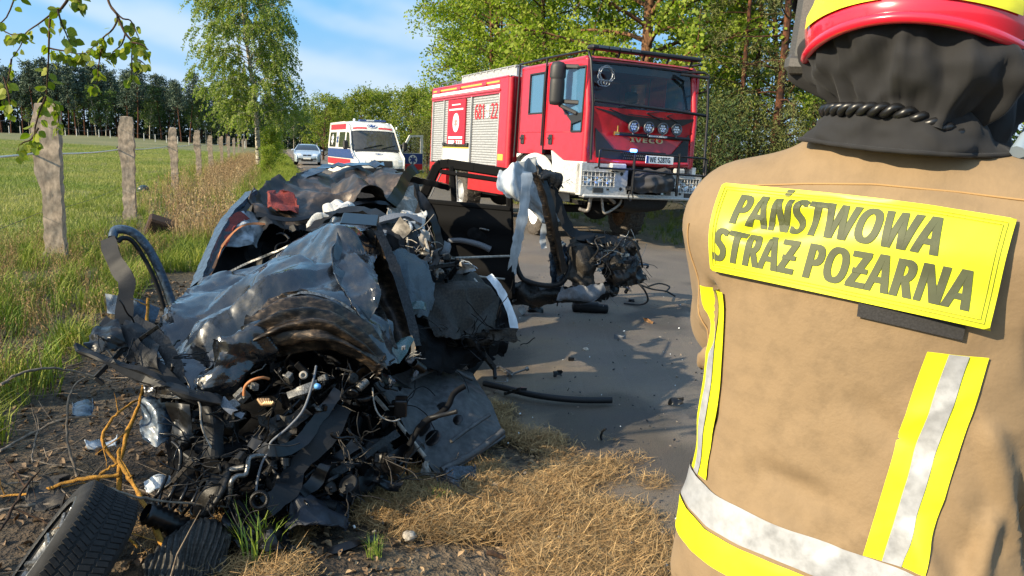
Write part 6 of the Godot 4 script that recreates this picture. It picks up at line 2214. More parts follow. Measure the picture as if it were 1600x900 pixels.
func wreck_mats() -> void:
	T.scratch = tex_grey(noise(FastNoiseLite.TYPE_SIMPLEX_SMOOTH, 0.05, 6, 71, 0.75), 512, 0.25, 1.45, 1.4)
	T.dirtr = tex_grey(noise(FastNoiseLite.TYPE_SIMPLEX_SMOOTH, 0.02, 6, 73, 0.7), 512, 0.0, 0.70)
	T.mud = tex_ramp(noise(FastNoiseLite.TYPE_SIMPLEX_SMOOTH, 0.018, 6, 75, 0.65), 512, [0.0, 0.45, 0.62, 0.78, 1.0], [Color(0.055, 0.062, 0.075), Color(0.095, 0.11, 0.135), Color(0.15, 0.16, 0.175), Color(0.26, 0.24, 0.21), Color(0.40, 0.35, 0.29)])
	T.burnt = tex_ramp(noise(FastNoiseLite.TYPE_SIMPLEX_SMOOTH, 0.022, 6, 77, 0.7), 512, [0.0, 0.4, 0.55, 0.72, 1.0], [Color(0.06, 0.052, 0.046), Color(0.13, 0.112, 0.098), Color(0.23, 0.195, 0.16), Color(0.42, 0.345, 0.27), Color(0.64, 0.54, 0.43)])
	T.burnt2 = tex_ramp(noise(FastNoiseLite.TYPE_SIMPLEX_SMOOTH, 0.03, 5, 78, 0.7), 256, [0.0, 0.44, 0.5, 1.0], [Color(0.16, 0.13, 0.11), Color(0.32, 0.28, 0.25), Color(0.85, 0.83, 0.8), Color(0.95, 0.94, 0.92)])
	T.rust = tex_ramp(noise(FastNoiseLite.TYPE_SIMPLEX_SMOOTH, 0.014, 5, 79, 0.65), 512, [0.0, 0.4, 0.60, 0.74, 1.0], [Color(0.08, 0.07, 0.062), Color(0.15, 0.13, 0.115), Color(0.21, 0.18, 0.155), Color(0.34, 0.28, 0.23), Color(0.55, 0.50, 0.45)])
	mat("wreck_paint", Color(1.0, 1.0, 1.0), 0.8, 0.35, {"tex": T.mud, "scale": 0.9, "rtex": T.dirtr, "coat": 0.9, "coatr": 0.10})
	mat("wreck_blue", lin(0.07, 0.115, 0.175), 0.5, 0.2, {"tex": T.scratch, "scale": 1.2, "coat": 0.3, "coatr": 0.12})
	mat("torn_bronze", Color(0.95, 0.95, 0.95), 0.42, 0.45, {"tex": T.burnt, "scale": 1.8, "stretch": Vector3(0.6, 1.8, 0.8)})
	mat("burnt_roof", Color(1.0, 0.98, 0.96), 0.55, 0.25, {"tex": T.rust, "scale": 0.9, "coat": 0.25, "coatr": 0.35})
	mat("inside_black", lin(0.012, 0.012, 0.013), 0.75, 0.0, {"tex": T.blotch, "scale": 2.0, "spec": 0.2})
	mat("trim_black", lin(0.015, 0.0155, 0.017), 0.5, 0.0, {"tex": T.fine, "scale": 2.5, "spec": 0.35})
	mat("trim_grey", lin(0.16, 0.17, 0.19), 0.6, 0.0, {"tex": T.fine, "scale": 2.5})
	mat("dark_metal", lin(0.05, 0.048, 0.046), 0.45, 0.7, {"tex": T.scratch, "scale": 3.0})
	mat("cast_alu", lin(0.30, 0.29, 0.27), 0.5, 0.65, {"tex": T.scratch, "scale": 4.0})
	mat("oily_black", lin(0.009, 0.009, 0.010), 0.28, 0.2, {"tex": T.blotch, "scale": 3.0})
	mat("bare_metal", lin(0.34, 0.33, 0.31), 0.38, 0.8, {"tex": T.scratch, "scale": 2.5})
	mat("sheet_pale", lin(0.60, 0.64, 0.67), 0.45, 0.1, {"tex": T.stone, "scale": 1.2, "stretch": Vector3(1, 0.3, 1)})
	mat("airbag", lin(0.62, 0.60, 0.56), 0.9, 0.0, {"tex": T.fine, "scale": 3.0, "rim": 0.3})
	mat("airbag_grey", lin(0.42, 0.46, 0.50), 0.9, 0.0, {"tex": T.blotch, "scale": 2.0})
	mat("foam_beige", lin(0.40, 0.36, 0.31), 0.95, 0.0, {"tex": T.blotch, "scale": 3.0})
	mat("crazed_glass", lin(0.13, 0.19, 0.23), 0.35, 0.0, {"tex": T.scratch, "scale": 9.0, "height": T.aggh, "hs": 0.6})
	mat("glass_green", lin(0.09, 0.17, 0.17), 0.2, 0.0, {"tex": T.scratch, "scale": 6.0})
	mat("orange_hose", lin(0.40, 0.15, 0.05), 0.6)
	mat("red_stain", lin(0.32, 0.035, 0.02), 0.7, 0.0, {"tex": T.scratch, "scale": 4.0})
	mat("mud_brown", lin(0.048, 0.038, 0.028), 0.7, 0.1, {"tex": T.scratch, "scale": 2.2})
	mat("copper", lin(0.48, 0.30, 0.16), 0.45, 0.7)

func build_wreck() -> void:
	wreck_mats()
	wr_at = Vector3(-0.75, 0, -4.2)
	wr = thing("wrecked_car", "dark blue car crushed to a wreck, front torn open, side door standing out", "car wreck", wr_at)
	# --- dark masses that close the body below and behind
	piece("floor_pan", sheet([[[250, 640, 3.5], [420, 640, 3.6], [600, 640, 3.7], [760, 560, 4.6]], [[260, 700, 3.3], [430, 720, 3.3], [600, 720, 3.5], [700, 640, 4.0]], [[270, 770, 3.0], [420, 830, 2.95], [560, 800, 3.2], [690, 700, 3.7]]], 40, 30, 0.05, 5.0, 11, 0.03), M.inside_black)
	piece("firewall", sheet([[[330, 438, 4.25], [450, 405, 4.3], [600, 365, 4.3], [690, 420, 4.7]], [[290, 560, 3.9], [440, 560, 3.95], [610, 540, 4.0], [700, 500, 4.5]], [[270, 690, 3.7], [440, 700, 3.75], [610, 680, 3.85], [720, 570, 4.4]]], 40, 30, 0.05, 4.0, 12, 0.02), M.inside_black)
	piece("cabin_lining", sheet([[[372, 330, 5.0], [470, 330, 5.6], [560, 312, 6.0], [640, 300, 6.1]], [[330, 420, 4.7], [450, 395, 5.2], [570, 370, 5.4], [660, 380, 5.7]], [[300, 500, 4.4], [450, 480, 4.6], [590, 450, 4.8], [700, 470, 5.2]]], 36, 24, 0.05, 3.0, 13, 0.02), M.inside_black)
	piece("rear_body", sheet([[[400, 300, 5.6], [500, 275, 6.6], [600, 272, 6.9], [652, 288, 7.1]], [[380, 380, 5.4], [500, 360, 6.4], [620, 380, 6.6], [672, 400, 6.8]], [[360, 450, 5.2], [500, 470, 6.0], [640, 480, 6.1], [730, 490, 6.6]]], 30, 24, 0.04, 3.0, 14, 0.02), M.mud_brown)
	# --- the bonnet, folded up, and its rolled lip
	piece("bonnet", sheet([
		[[312, 448, 4.15], [380, 414, 4.2], [440, 390, 4.2], [500, 360, 4.2], [556, 347, 4.15], [598, 352, 4.05]],
		[[268, 484, 3.8], [345, 450, 3.85], [415, 420, 3.82], [488, 396, 3.8], [545, 392, 3.75], [585, 420, 3.68]],
		[[232, 522, 3.45], [305, 496, 3.5], [385, 464, 3.52], [455, 436, 3.5], [525, 436, 3.52], [590, 470, 3.48]],
		[[205, 562, 3.2], [268, 560, 3.22], [335, 525, 3.27], [395, 488, 3.32], [465, 456, 3.36], [560, 500, 3.42]],
		[[225, 612, 3.08], [285, 618, 3.08], [335, 590, 3.12], [362, 540, 3.2], [425, 478, 3.3], [545, 500, 3.40]]], 120, 100, 0.034, 3.2, 21, 0.004, Vector3(0.9, 1.6, 0.020), 0.03), M.wreck_paint)
	piece("bonnet_lip", sheet([
		[[412, 480, 3.32], [468, 457, 3.37], [520, 468, 3.40], [570, 500, 3.42], [606, 545, 3.40]],
		[[380, 512, 3.14], [448, 488, 3.19], [510, 496, 3.22], [562, 524, 3.25], [603, 562, 3.28]],
		[[352, 560, 3.08], [425, 526, 3.12], [498, 520, 3.15], [555, 544, 3.18], [600, 580, 3.22]],
		[[335, 608, 3.12], [415, 560, 3.24], [490, 545, 3.28], [548, 560, 3.28], [592, 592, 3.28]]], 110, 80, 0.006, 5.0, 23, 0.005, Vector3(5.2, 0.9, 0.017), 0.04), M.torn_bronze)
	for q in [[[318, 446, 4.14], [380, 414, 4.19], [440, 389, 4.19], [500, 360, 4.19]], [[226, 614, 3.06], [286, 620, 3.06], [336, 592, 3.10], [364, 542, 3.18], [420, 482, 3.28]], [[415, 480, 3.30], [470, 457, 3.35], [522, 468, 3.38], [572, 500, 3.40]]]:
		piece("torn_glint_edge", ribbon(q, 0.012, Vector3(0, 0.5, 1), 20, 0.012, 0.004), M.bare_metal)  # bright ribbons stand in for highlights along the bonnet's edges and tears
	piece("bonnet_underside", sheet([
		[[330, 600, 3.16], [410, 560, 3.3], [490, 545, 3.34], [560, 562, 3.34], [602, 600, 3.34]],
		[[300, 640, 3.30], [400, 600, 3.45], [490, 585, 3.5], [570, 600, 3.5], [640, 620, 3.5]]], 50, 24, 0.03, 5.0, 24, 0.004), M.oily_black)
	piece("dented_wing", sheet([
		[[300, 590, 3.05], [345, 540, 3.1], [395, 505, 3.15], [430, 490, 3.22]],
		[[310, 615, 2.98], [352, 580, 3.03], [395, 545, 3.1], [425, 520, 3.18]],
		[[330, 630, 3.02], [365, 610, 3.06], [395, 590, 3.12], [430, 560, 3.2]]], 50, 40, 0.022, 5.0, 25, 0.004, Vector3.ZERO, 0.03), M.wreck_paint)
	# --- the standing peak: folded wing, open box section, channel
	piece("folded_wing", sheet([
		[[526, 356, 3.86], [540, 372, 3.86], [556, 400, 3.82]],
		[[518, 410, 3.62], [545, 425, 3.68], [572, 440, 3.72]],
		[[535, 465, 3.45], [565, 480, 3.50], [598, 490, 3.55]],
		[[566, 530, 3.34], [588, 535, 3.38], [612, 540, 3.44]],
		[[588, 580, 3.28], [600, 575, 3.30], [622, 565, 3.38]]], 40, 60, 0.020, 5.0, 31, 0.005, Vector3(0.8, 0.5, 0.010), 0.02), M.wreck_paint)
	piece("channel", sheet([
		[[548, 352, 3.94], [556, 360, 4.02], [572, 360, 4.02], [588, 352, 3.94]],
		[[556, 400, 3.84], [568, 405, 3.96], [584, 405, 3.96], [606, 400, 3.84]],
		[[576, 450, 3.72], [588, 452, 3.82], [606, 452, 3.82], [626, 455, 3.72]],
		[[600, 505, 3.58], [612, 506, 3.66], [628, 506, 3.66], [642, 512, 3.58]],
		[[614, 560, 3.42], [622, 556, 3.48], [634, 556, 3.5], [650, 560, 3.44]]], 30, 60, 0.008, 6.0, 33, 0.006), M.torn_bronze)
	var bxm := MB.new()
	var bc := P(562, 360, 3.98) - wr_at
	for q in [[Vector3(-0.09, 0, 0), Vector3(0.006, 0.12, 0.16)], [Vector3(0.09, 0, 0), Vector3(0.006, 0.12, 0.16)], [Vector3(0, 0.06, 0), Vector3(0.18, 0.006, 0.16)], [Vector3(0, -0.06, 0), Vector3(0.18, 0.006, 0.16)]]:
		bxm.box(bc + Basis.from_euler(Vector3(0.25, 0.1, -0.05)) * q[0], q[1], Basis.from_euler(Vector3(0.25, 0.1, -0.05)), 0.002)
	piece("box_section", bxm, M.oily_black)
	piece("wing_flange", ribbon([[586, 350, 3.93], [606, 392, 3.84], [622, 432, 3.74], [640, 490, 3.60], [652, 540, 3.50]], 0.05, Vector3(0.6, 0.2, 1.0), 4, 0.012), M.dark_metal)
	piece("wing_flange", ribbon([[548, 400, 3.78], [570, 440, 3.68], [596, 490, 3.52], [618, 545, 3.40]], 0.028, Vector3(-0.6, 0.3, 1.0), 5, 0.01), M.bare_metal)
	piece("torn_glint_edge", ribbon([[640, 525, 3.52], [646, 545, 3.46], [640, 565, 3.42]], 0.02, Vector3(0, 0.2, 1), 6), M.copper)
	# --- the scuttle and dash behind the bonnet
	piece("scuttle", ribbon([[486, 362, 4.5], [505, 340, 4.6], [535, 328, 4.65], [575, 328, 4.6], [602, 340, 4.5]], 0.07, Vector3(0, 1, 0.5), 7, 0.02, 0.03), M.trim_black)
	piece("dash", sheet([[[490, 372, 4.4], [530, 345, 4.5], [580, 336, 4.5], [640, 345, 4.6]], [[500, 385, 4.25], [545, 372, 4.3], [600, 365, 4.35], [660, 380, 4.5]], [[520, 400, 4.1], [560, 395, 4.15], [620, 400, 4.3], [680, 415, 4.5]]], 40, 24, 0.035, 5.0, 35, 0.01), M.trim_black)
	piece("dash_strip", ribbon([[560, 352, 4.35], [590, 344, 4.4], [630, 335, 4.5], [660, 345, 4.55]], 0.06, Vector3(0, 1, 0.4), 8, 0.012, 0.02), M.trim_grey)
	# --- airbags
	piece("airbag", sheet([[[488, 340, 4.75], [505, 320, 4.85], [530, 312, 4.95], [562, 318, 4.95]], [[480, 352, 4.62], [508, 335, 4.66], [535, 325, 4.72], [566, 328, 4.8]], [[482, 364, 4.6], [508, 358, 4.58], [532, 345, 4.62], [560, 338, 4.7]]], 50, 40, 0.035, 6.0, 37, 0.006, Vector3(1.2, 2.1, 0.012)), M.airbag)
	piece("side_airbag", sheet([[[372, 340, 4.95], [385, 330, 5.0], [405, 335, 5.1]], [[360, 362, 4.85], [382, 358, 4.88], [408, 362, 5.0]], [[352, 392, 4.75], [380, 388, 4.8], [404, 385, 4.9]]], 30, 30, 0.03, 6.0, 38, 0.006), M.airbag_grey)
	piece("seat", sheet([[[362, 380, 4.95], [385, 372, 5.0], [410, 380, 5.1]], [[352, 410, 4.8], [380, 405, 4.85], [410, 405, 4.9]], [[345, 440, 4.7], [375, 435, 4.75], [405, 430, 4.8]]], 24, 24, 0.02, 4.0, 39, 0.02), M.trim_black)
	# --- roof
	piece("roof", sheet([
		[[393, 296, 5.15], [450, 274, 5.7], [510, 259, 6.3], [580, 256, 6.4], [640, 264, 6.3]],
		[[392, 308, 5.05], [455, 290, 5.5], [515, 275, 5.95], [580, 270, 6.05], [632, 278, 6.0]],
		[[396, 322, 4.98], [460, 316, 5.2], [520, 300, 5.5], [580, 290, 5.65], [622, 294, 5.7]],
		[[402, 332, 4.95], [460, 341, 5.0], [520, 325, 5.2], [570, 312, 5.35], [612, 316, 5.5]]], 110, 70, 0.030, 2.6, 41, 0.005, Vector3(1.4, 0.7, 0.018), 0.02), M.burnt_roof)
	piece("red_patch", sheet([[[418, 300, 5.17], [440, 298, 5.24], [462, 302, 5.28]], [[420, 312, 5.08], [442, 312, 5.13], [466, 314, 5.17]], [[424, 322, 5.02], [444, 324, 5.04], [462, 326, 5.07]]], 20, 14, 0.012, 5.0, 42, 0.004, Vector3.ZERO, 0.06), M.red_stain)
	piece("roof_fold", ribbon([[470, 275, 5.9], [500, 264, 6.1], [520, 258, 6.25], [560, 256, 6.35], [600, 256, 6.4]], 0.10, Vector3(0, 1, 0.3), 9, 0.03, 0.01), M.wreck_paint)
	piece("roof_front_edge", ribbon([[400, 334, 4.93], [455, 343, 4.97], [510, 332, 5.12], [565, 316, 5.3], [610, 318, 5.46]], 0.03, Vector3(0, 0.6, 1), 10, 0.008, 0.012), M.oily_black)
	piece("roof_crossbeam", ribbon([[612, 318, 5.45], [626, 296, 5.7], [638, 272, 6.1], [650, 262, 6.3]], 0.09, Vector3(0.8, 0.5, 0.6), 11, 0.02, 0.02), M.oily_black)
	piece("roof_rail", ribbon([[625, 270, 6.2], [650, 276, 6.4], [675, 282, 6.7], [700, 288, 6.9]], 0.10, Vector3(0, 1, 0.4), 12, 0.01, 0.05), M.oily_black)
	# --- left pillar with its torn edge
	piece("front_pillar", ribbon([[306, 442, 4.2], [318, 410, 4.4], [335, 372, 4.65], [356, 335, 4.9], [392, 298, 5.15]], 0.085, Vector3(-0.5, 0.5, 0.8), 13, 0.006, 0.03), M.wreck_blue)
	piece("pillar_trim", ribbon([[318, 440, 4.22], [332, 408, 4.42], [350, 372, 4.66], [372, 338, 4.92], [396, 306, 5.1]], 0.05, Vector3(0.3, 0.5, 0.8), 14, 0.02, 0.02), M.oily_black)
	piece("red_lining", ribbon([[345, 384, 4.6], [356, 356, 4.76], [368, 342, 4.86], [384, 336, 4.96]], 0.07, Vector3(0.2, 0.3, 1.0), 15, 0.03, 0.01), M.red_stain)
	piece("seal", ribbon([[322, 446, 4.2], [336, 412, 4.4], [350, 380, 4.6], [380, 352, 4.8], [420, 350, 4.9]], 0.014, Vector3(0, 0.3, 1), 16, 0.01), M.orange_hose)
	# --- left front door: bent window frame and sill strip
	var fr := MB.new()
	fr.tube(path([[176, 372, 3.75], [180, 360, 3.78], [196, 359, 3.8], [214, 368, 3.82], [234, 392, 3.84], [250, 424, 3.85], [262, 455, 3.86], [272, 485, 3.86]], 40), 0.022, 8)
	piece("door_frame", fr, M.wreck_blue)
	var fr2 := MB.new()
	fr2.tube(path([[184, 378, 3.76], [192, 372, 3.78], [206, 376, 3.8], [222, 398, 3.82], [238, 428, 3.83], [250, 460, 3.84], [258, 488, 3.84]], 30), 0.012, 6)
	piece("door_seal", fr2, M.trim_black)
	piece("door_pillar", ribbon([[168, 372, 3.72], [174, 396, 3.66], [186, 420, 3.62], [198, 440, 3.58], [196, 465, 3.54], [194, 490, 3.5], [193, 506, 3.48]], 0.075, Vector3(0.25, 0.1, 1.0), 43, 0.008, 0.03), M.trim_black)
	piece("door_sill_strip", sheet([[[164, 458, 3.7], [200, 468, 3.72], [250, 482, 3.75]], [[166, 472, 3.68], [200, 482, 3.7], [246, 496, 3.72]], [[168, 490, 3.66], [200, 498, 3.68], [240, 510, 3.7]]], 30, 16, 0.012, 5.0, 44, 0.005), M.wreck_blue)
	piece("door_skin", sheet([[[164, 492, 3.66], [215, 500, 3.7], [262, 500, 3.75]], [[168, 520, 3.6], [215, 530, 3.62], [250, 540, 3.66]], [[180, 545, 3.55], [215, 560, 3.55], [240, 575, 3.55]]], 24, 20, 0.02, 5.0, 45, 0.005), M.mud_brown)
	# --- left front corner: torn bumper carrier and lamp mounts
	piece("bumper_carrier", sheet([[[118, 538, 2.98], [150, 545, 2.96], [210, 572, 2.94], [290, 604, 2.92], [348, 622, 2.95]], [[124, 548, 2.93], [155, 562, 2.90], [215, 590, 2.88], [290, 618, 2.87], [345, 632, 2.9]], [[135, 552, 2.96], [165, 570, 2.94], [225, 600, 2.92], [295, 626, 2.92], [340, 636, 2.95]]], 70, 16, 0.012, 6.0, 46, 0.012, Vector3.ZERO, 0.01), M.trim_black)
	piece("lamp_mount", sheet([[[130, 515, 3.08], [150, 500, 3.12], [185, 500, 3.15]], [[128, 535, 3.02], [150, 522, 3.04], [190, 520, 3.08]], [[150, 552, 3.0], [172, 545, 3.02], [200, 540, 3.06]]], 24, 24, 0.025, 8.0, 47, 0.008), M.oily_black)
	piece("lamp_mount", sheet([[[196, 500, 3.2], [225, 512, 3.18], [250, 540, 3.1]], [[186, 520, 3.12], [215, 540, 3.08], [248, 575, 3.0]], [[190, 545, 3.05], [220, 572, 3.0], [270, 612, 2.95]]], 30, 30, 0.02, 6.0, 48, 0.008), M.trim_black)
	piece("corner_strut", ribbon([[160, 500, 3.2], [190, 520, 3.12], [225, 552, 3.05], [260, 590, 2.98], [285, 612, 2.95]], 0.05, Vector3(-0.3, 1, 0.6), 17, 0.02, 0.025), M.trim_black)
	piece("corner_strut", ribbon([[205, 500, 3.3], [240, 520, 3.22], [268, 560, 3.1], [282, 600, 3.0]], 0.06, Vector3(-0.3, 1, 0.6), 18, 0.02, 0.02), M.dark_metal)
	piece("wing_fragment", sheet([[[222, 618, 3.12], [245, 622, 3.12], [268, 628, 3.14]], [[218, 652, 3.06], [245, 655, 3.04], [265, 660, 3.08]], [[222, 688, 3.0], [245, 692, 2.98], [262, 690, 3.02]]], 24, 30, 0.008, 6.0, 49, 0.005, Vector3.ZERO, 0.02), M.wreck_blue)
	piece("hanging_flap", sheet([[[312, 622, 2.95], [325, 620, 2.95], [338, 625, 2.97]], [[318, 665, 2.92], [332, 662, 2.9], [346, 665, 2.93]], [[326, 712, 2.9], [336, 714, 2.88], [346, 712, 2.9]]], 14, 24, 0.008, 5.0, 50, 0.006), M.trim_black)
	piece("hanging_flap", sheet([[[264, 628, 3.02], [280, 630, 3.0], [298, 632, 3.0]], [[268, 665, 3.0], [284, 668, 2.97], [300, 668, 2.98]], [[272, 695, 3.0], [286, 700, 2.96], [302, 690, 2.98]]], 14, 20, 0.01, 6.0, 52, 0.006), M.oily_black)
	# --- right of the peak: crazed windscreen remains, muddy wing, white arch edge
	piece("crazed_windscreen", sheet([[[612, 396, 4.0], [635, 394, 4.06], [658, 404, 4.1]], [[618, 430, 3.9], [645, 425, 3.95], [674, 432, 4.0]], [[622, 465, 3.8], [648, 465, 3.85], [674, 470, 3.92]], [[636, 494, 3.7], [655, 498, 3.75], [668, 490, 3.85]]], 40, 40, 0.018, 7.0, 53, 0.006, Vector3.ZERO, 0.03), M.crazed_glass)
	piece("glass_shard", sheet([[[628, 528, 3.5], [640, 525, 3.5], [648, 530, 3.5]], [[616, 548, 3.42], [630, 545, 3.42], [636, 550, 3.42]], [[608, 568, 3.36], [618, 566, 3.36], [624, 568, 3.36]]], 14, 20, 0.006, 7.0, 54, 0.005), M.glass_green)
	piece("glass_shard", sheet([[[644, 475, 3.75], [656, 474, 3.76], [658, 480, 3.78]], [[642, 486, 3.7], [655, 486, 3.72], [659, 488, 3.74]]], 8, 8, 0.003, 7.0, 55, 0.005), M.glass_green)
	piece("muddy_wing", sheet([[[672, 446, 4.3], [705, 425, 4.45], [742, 430, 4.6], [760, 452, 4.6]], [[664, 480, 4.15], [705, 462, 4.28], [745, 462, 4.42], [768, 485, 4.45]], [[668, 508, 4.0], [706, 500, 4.1], [745, 498, 4.25], [764, 506, 4.35]], [[690, 525, 3.95], [715, 524, 4.0], [740, 520, 4.15], [756, 515, 4.28]]], 50, 44, 0.022, 4.0, 56, 0.006, Vector3(0.5, 0.8, 0.010), 0.03), M.mud_brown)
	piece("arch_edge", ribbon([[764, 430, 4.55], [780, 450, 4.48], [792, 474, 4.42], [800, 495, 4.38], [804, 516, 4.34]], 0.045, Vector3(0.3, 0.2, 1.0), 19, 0.01, 0.012), M.sheet_pale)
	piece("arch_liner", sheet([[[744, 440, 4.7], [765, 440, 4.65], [785, 460, 4.55]], [[750, 480, 4.55], [775, 480, 4.5], [796, 500, 4.42]], [[745, 515, 4.4], [775, 520, 4.38], [800, 525, 4.34]]], 24, 24, 0.03, 6.0, 57, 0.008), M.inside_black)
	piece("side_shell", sheet([[[640, 500, 3.9], [690, 515, 4.05], [740, 510, 4.3], [800, 510, 4.5]], [[650, 540, 3.75], [690, 550, 3.95], [740, 545, 4.2], [795, 530, 4.45]], [[655, 575, 3.7], [690, 580, 3.9], [735, 570, 4.2], [790, 548, 4.5]]], 40, 24, 0.05, 6.0, 58, 0.01, Vector3.ZERO, 0.04), M.inside_black)
	piece("cable_stub", _wire([[660, 408, 4.3], [700, 404, 4.6], [740, 402, 4.9], [796, 400, 5.4]], 0.008), M.foam_beige)
	piece("cable_stub", _wire([[690, 416, 4.4], [720, 424, 4.6], [750, 432, 4.8], [788, 436, 5.0]], 0.007), M.foam_beige)
	# --- beige trim and wreckage between roof and door
	piece("pillar_lining", sheet([[[608, 320, 5.6], [625, 295, 5.9], [645, 290, 6.1]], [[600, 345, 5.3], [630, 335, 5.6], [655, 325, 5.9]], [[620, 365, 5.2], [645, 355, 5.4], [662, 360, 5.7]]], 30, 30, 0.03, 5.0, 59, 0.008), M.foam_beige)
	piece("torn_lining", sheet([[[618, 338, 5.0], [640, 330, 5.1], [660, 335, 5.2]], [[625, 350, 4.9], [645, 345, 5.0], [662, 350, 5.1]]], 24, 16, 0.03, 9.0, 60, 0.006, Vector3.ZERO, 0.05), M.airbag)
	piece("inner_side", sheet([[[600, 365, 4.9], [630, 352, 5.2], [650, 335, 6.0], [664, 330, 6.6]], [[640, 390, 4.7], [655, 385, 5.0], [668, 380, 5.8], [676, 385, 6.3]], [[680, 425, 4.7], [695, 428, 5.0], [710, 440, 5.6], [730, 452, 6.0]], [[700, 470, 4.7], [735, 475, 5.0], [770, 485, 5.6], [795, 492, 6.2]]], 50, 40, 0.05, 4.0, 61, 0.01), M.inside_black)
	# --- open rear door seen from inside
	_open_door()
	_side_frame()
	# --- named engine pieces
	_engine()
	# --- general wreckage
	var blk := ["oily_black", "oily_black", "trim_black", "inside_black", "dark_metal"]
	clutter([290, 620, 420, 575, 520, 560, 600, 590, 640, 640, 660, 720, 590, 790, 480, 830, 380, 840, 300, 770, 290, 700], func(x, y): return lerpf(3.35, 2.80, clampf((y - 570) / 270.0, 0, 1)) + (x - 450) * 0.0009, 150, 0.04, 0.11, blk, 801)
	clutter([380, 580, 560, 556, 600, 600, 560, 640, 420, 650], func(x, y): return 3.12, 34, 0.02, 0.05, ["cast_alu", "dark_metal", "oily_black", "oily_black", "dark_metal"], 802)
	clutter([280, 630, 420, 590, 600, 600, 640, 700, 560, 780, 380, 840, 280, 760], func(x, y): return lerpf(3.2, 2.74, clampf((y - 570) / 270.0, 0, 1)) + (x - 450) * 0.0009, 70, 0.025, 0.06, ["oily_black", "trim_black", "dark_metal", "mud_brown"], 810, [7, 7, 0, 7, 5, 4])
	clutter([300, 720, 420, 700, 440, 790, 330, 830], func(x, y): return 2.85, 30, 0.025, 0.06, ["dark_metal", "oily_black", "trim_grey", "dark_metal"], 803)
	clutter([560, 380, 640, 350, 720, 405, 760, 450, 700, 440, 620, 410], func(x, y): return 4.45, 70, 0.04, 0.09, ["trim_black", "dark_metal", "foam_beige", "oily_black", "cast_alu", "trim_grey", "airbag_grey"], 804, [0, 1, 4, 5, 7, 4, 7])
	clutter([600, 400, 700, 400, 720, 425, 640, 425], func(x, y): return 4.25, 22, 0.03, 0.07, ["foam_beige", "cast_alu", "dark_metal", "trim_black", "torn_bronze"], 805, [4, 5, 1, 4, 2])
	clutter([650, 510, 800, 510, 790, 550, 700, 575, 650, 580], func(x, y): return 4.15, 46, 0.04, 0.10, ["oily_black", "mud_brown", "inside_black", "trim_black"], 806, [4, 7, 4, 5, 7])
	clutter([410, 340, 480, 350, 480, 380, 420, 395], func(x, y): return 5.0, 8, 0.05, 0.1, ["inside_black", "trim_black"], 807, [1, 4, 0])
	clutter([130, 500, 250, 505, 320, 600, 340, 640, 260, 620, 150, 560], func(x, y): return 3.08, 30, 0.025, 0.06, ["oily_black", "trim_black", "dark_metal"], 808, [0, 1, 4, 5, 7])
	clutter([600, 560, 650, 530, 660, 580, 610, 600], func(x, y): return 3.4, 14, 0.02, 0.05, ["cast_alu", "oily_black", "dark_metal", "trim_grey"], 809)

func _wire(pts: Array, r: float) -> MB:
	var b := MB.new()
	var p := path(pts, pts.size() * 6)
	b.tube(p, r, 6)
	return b

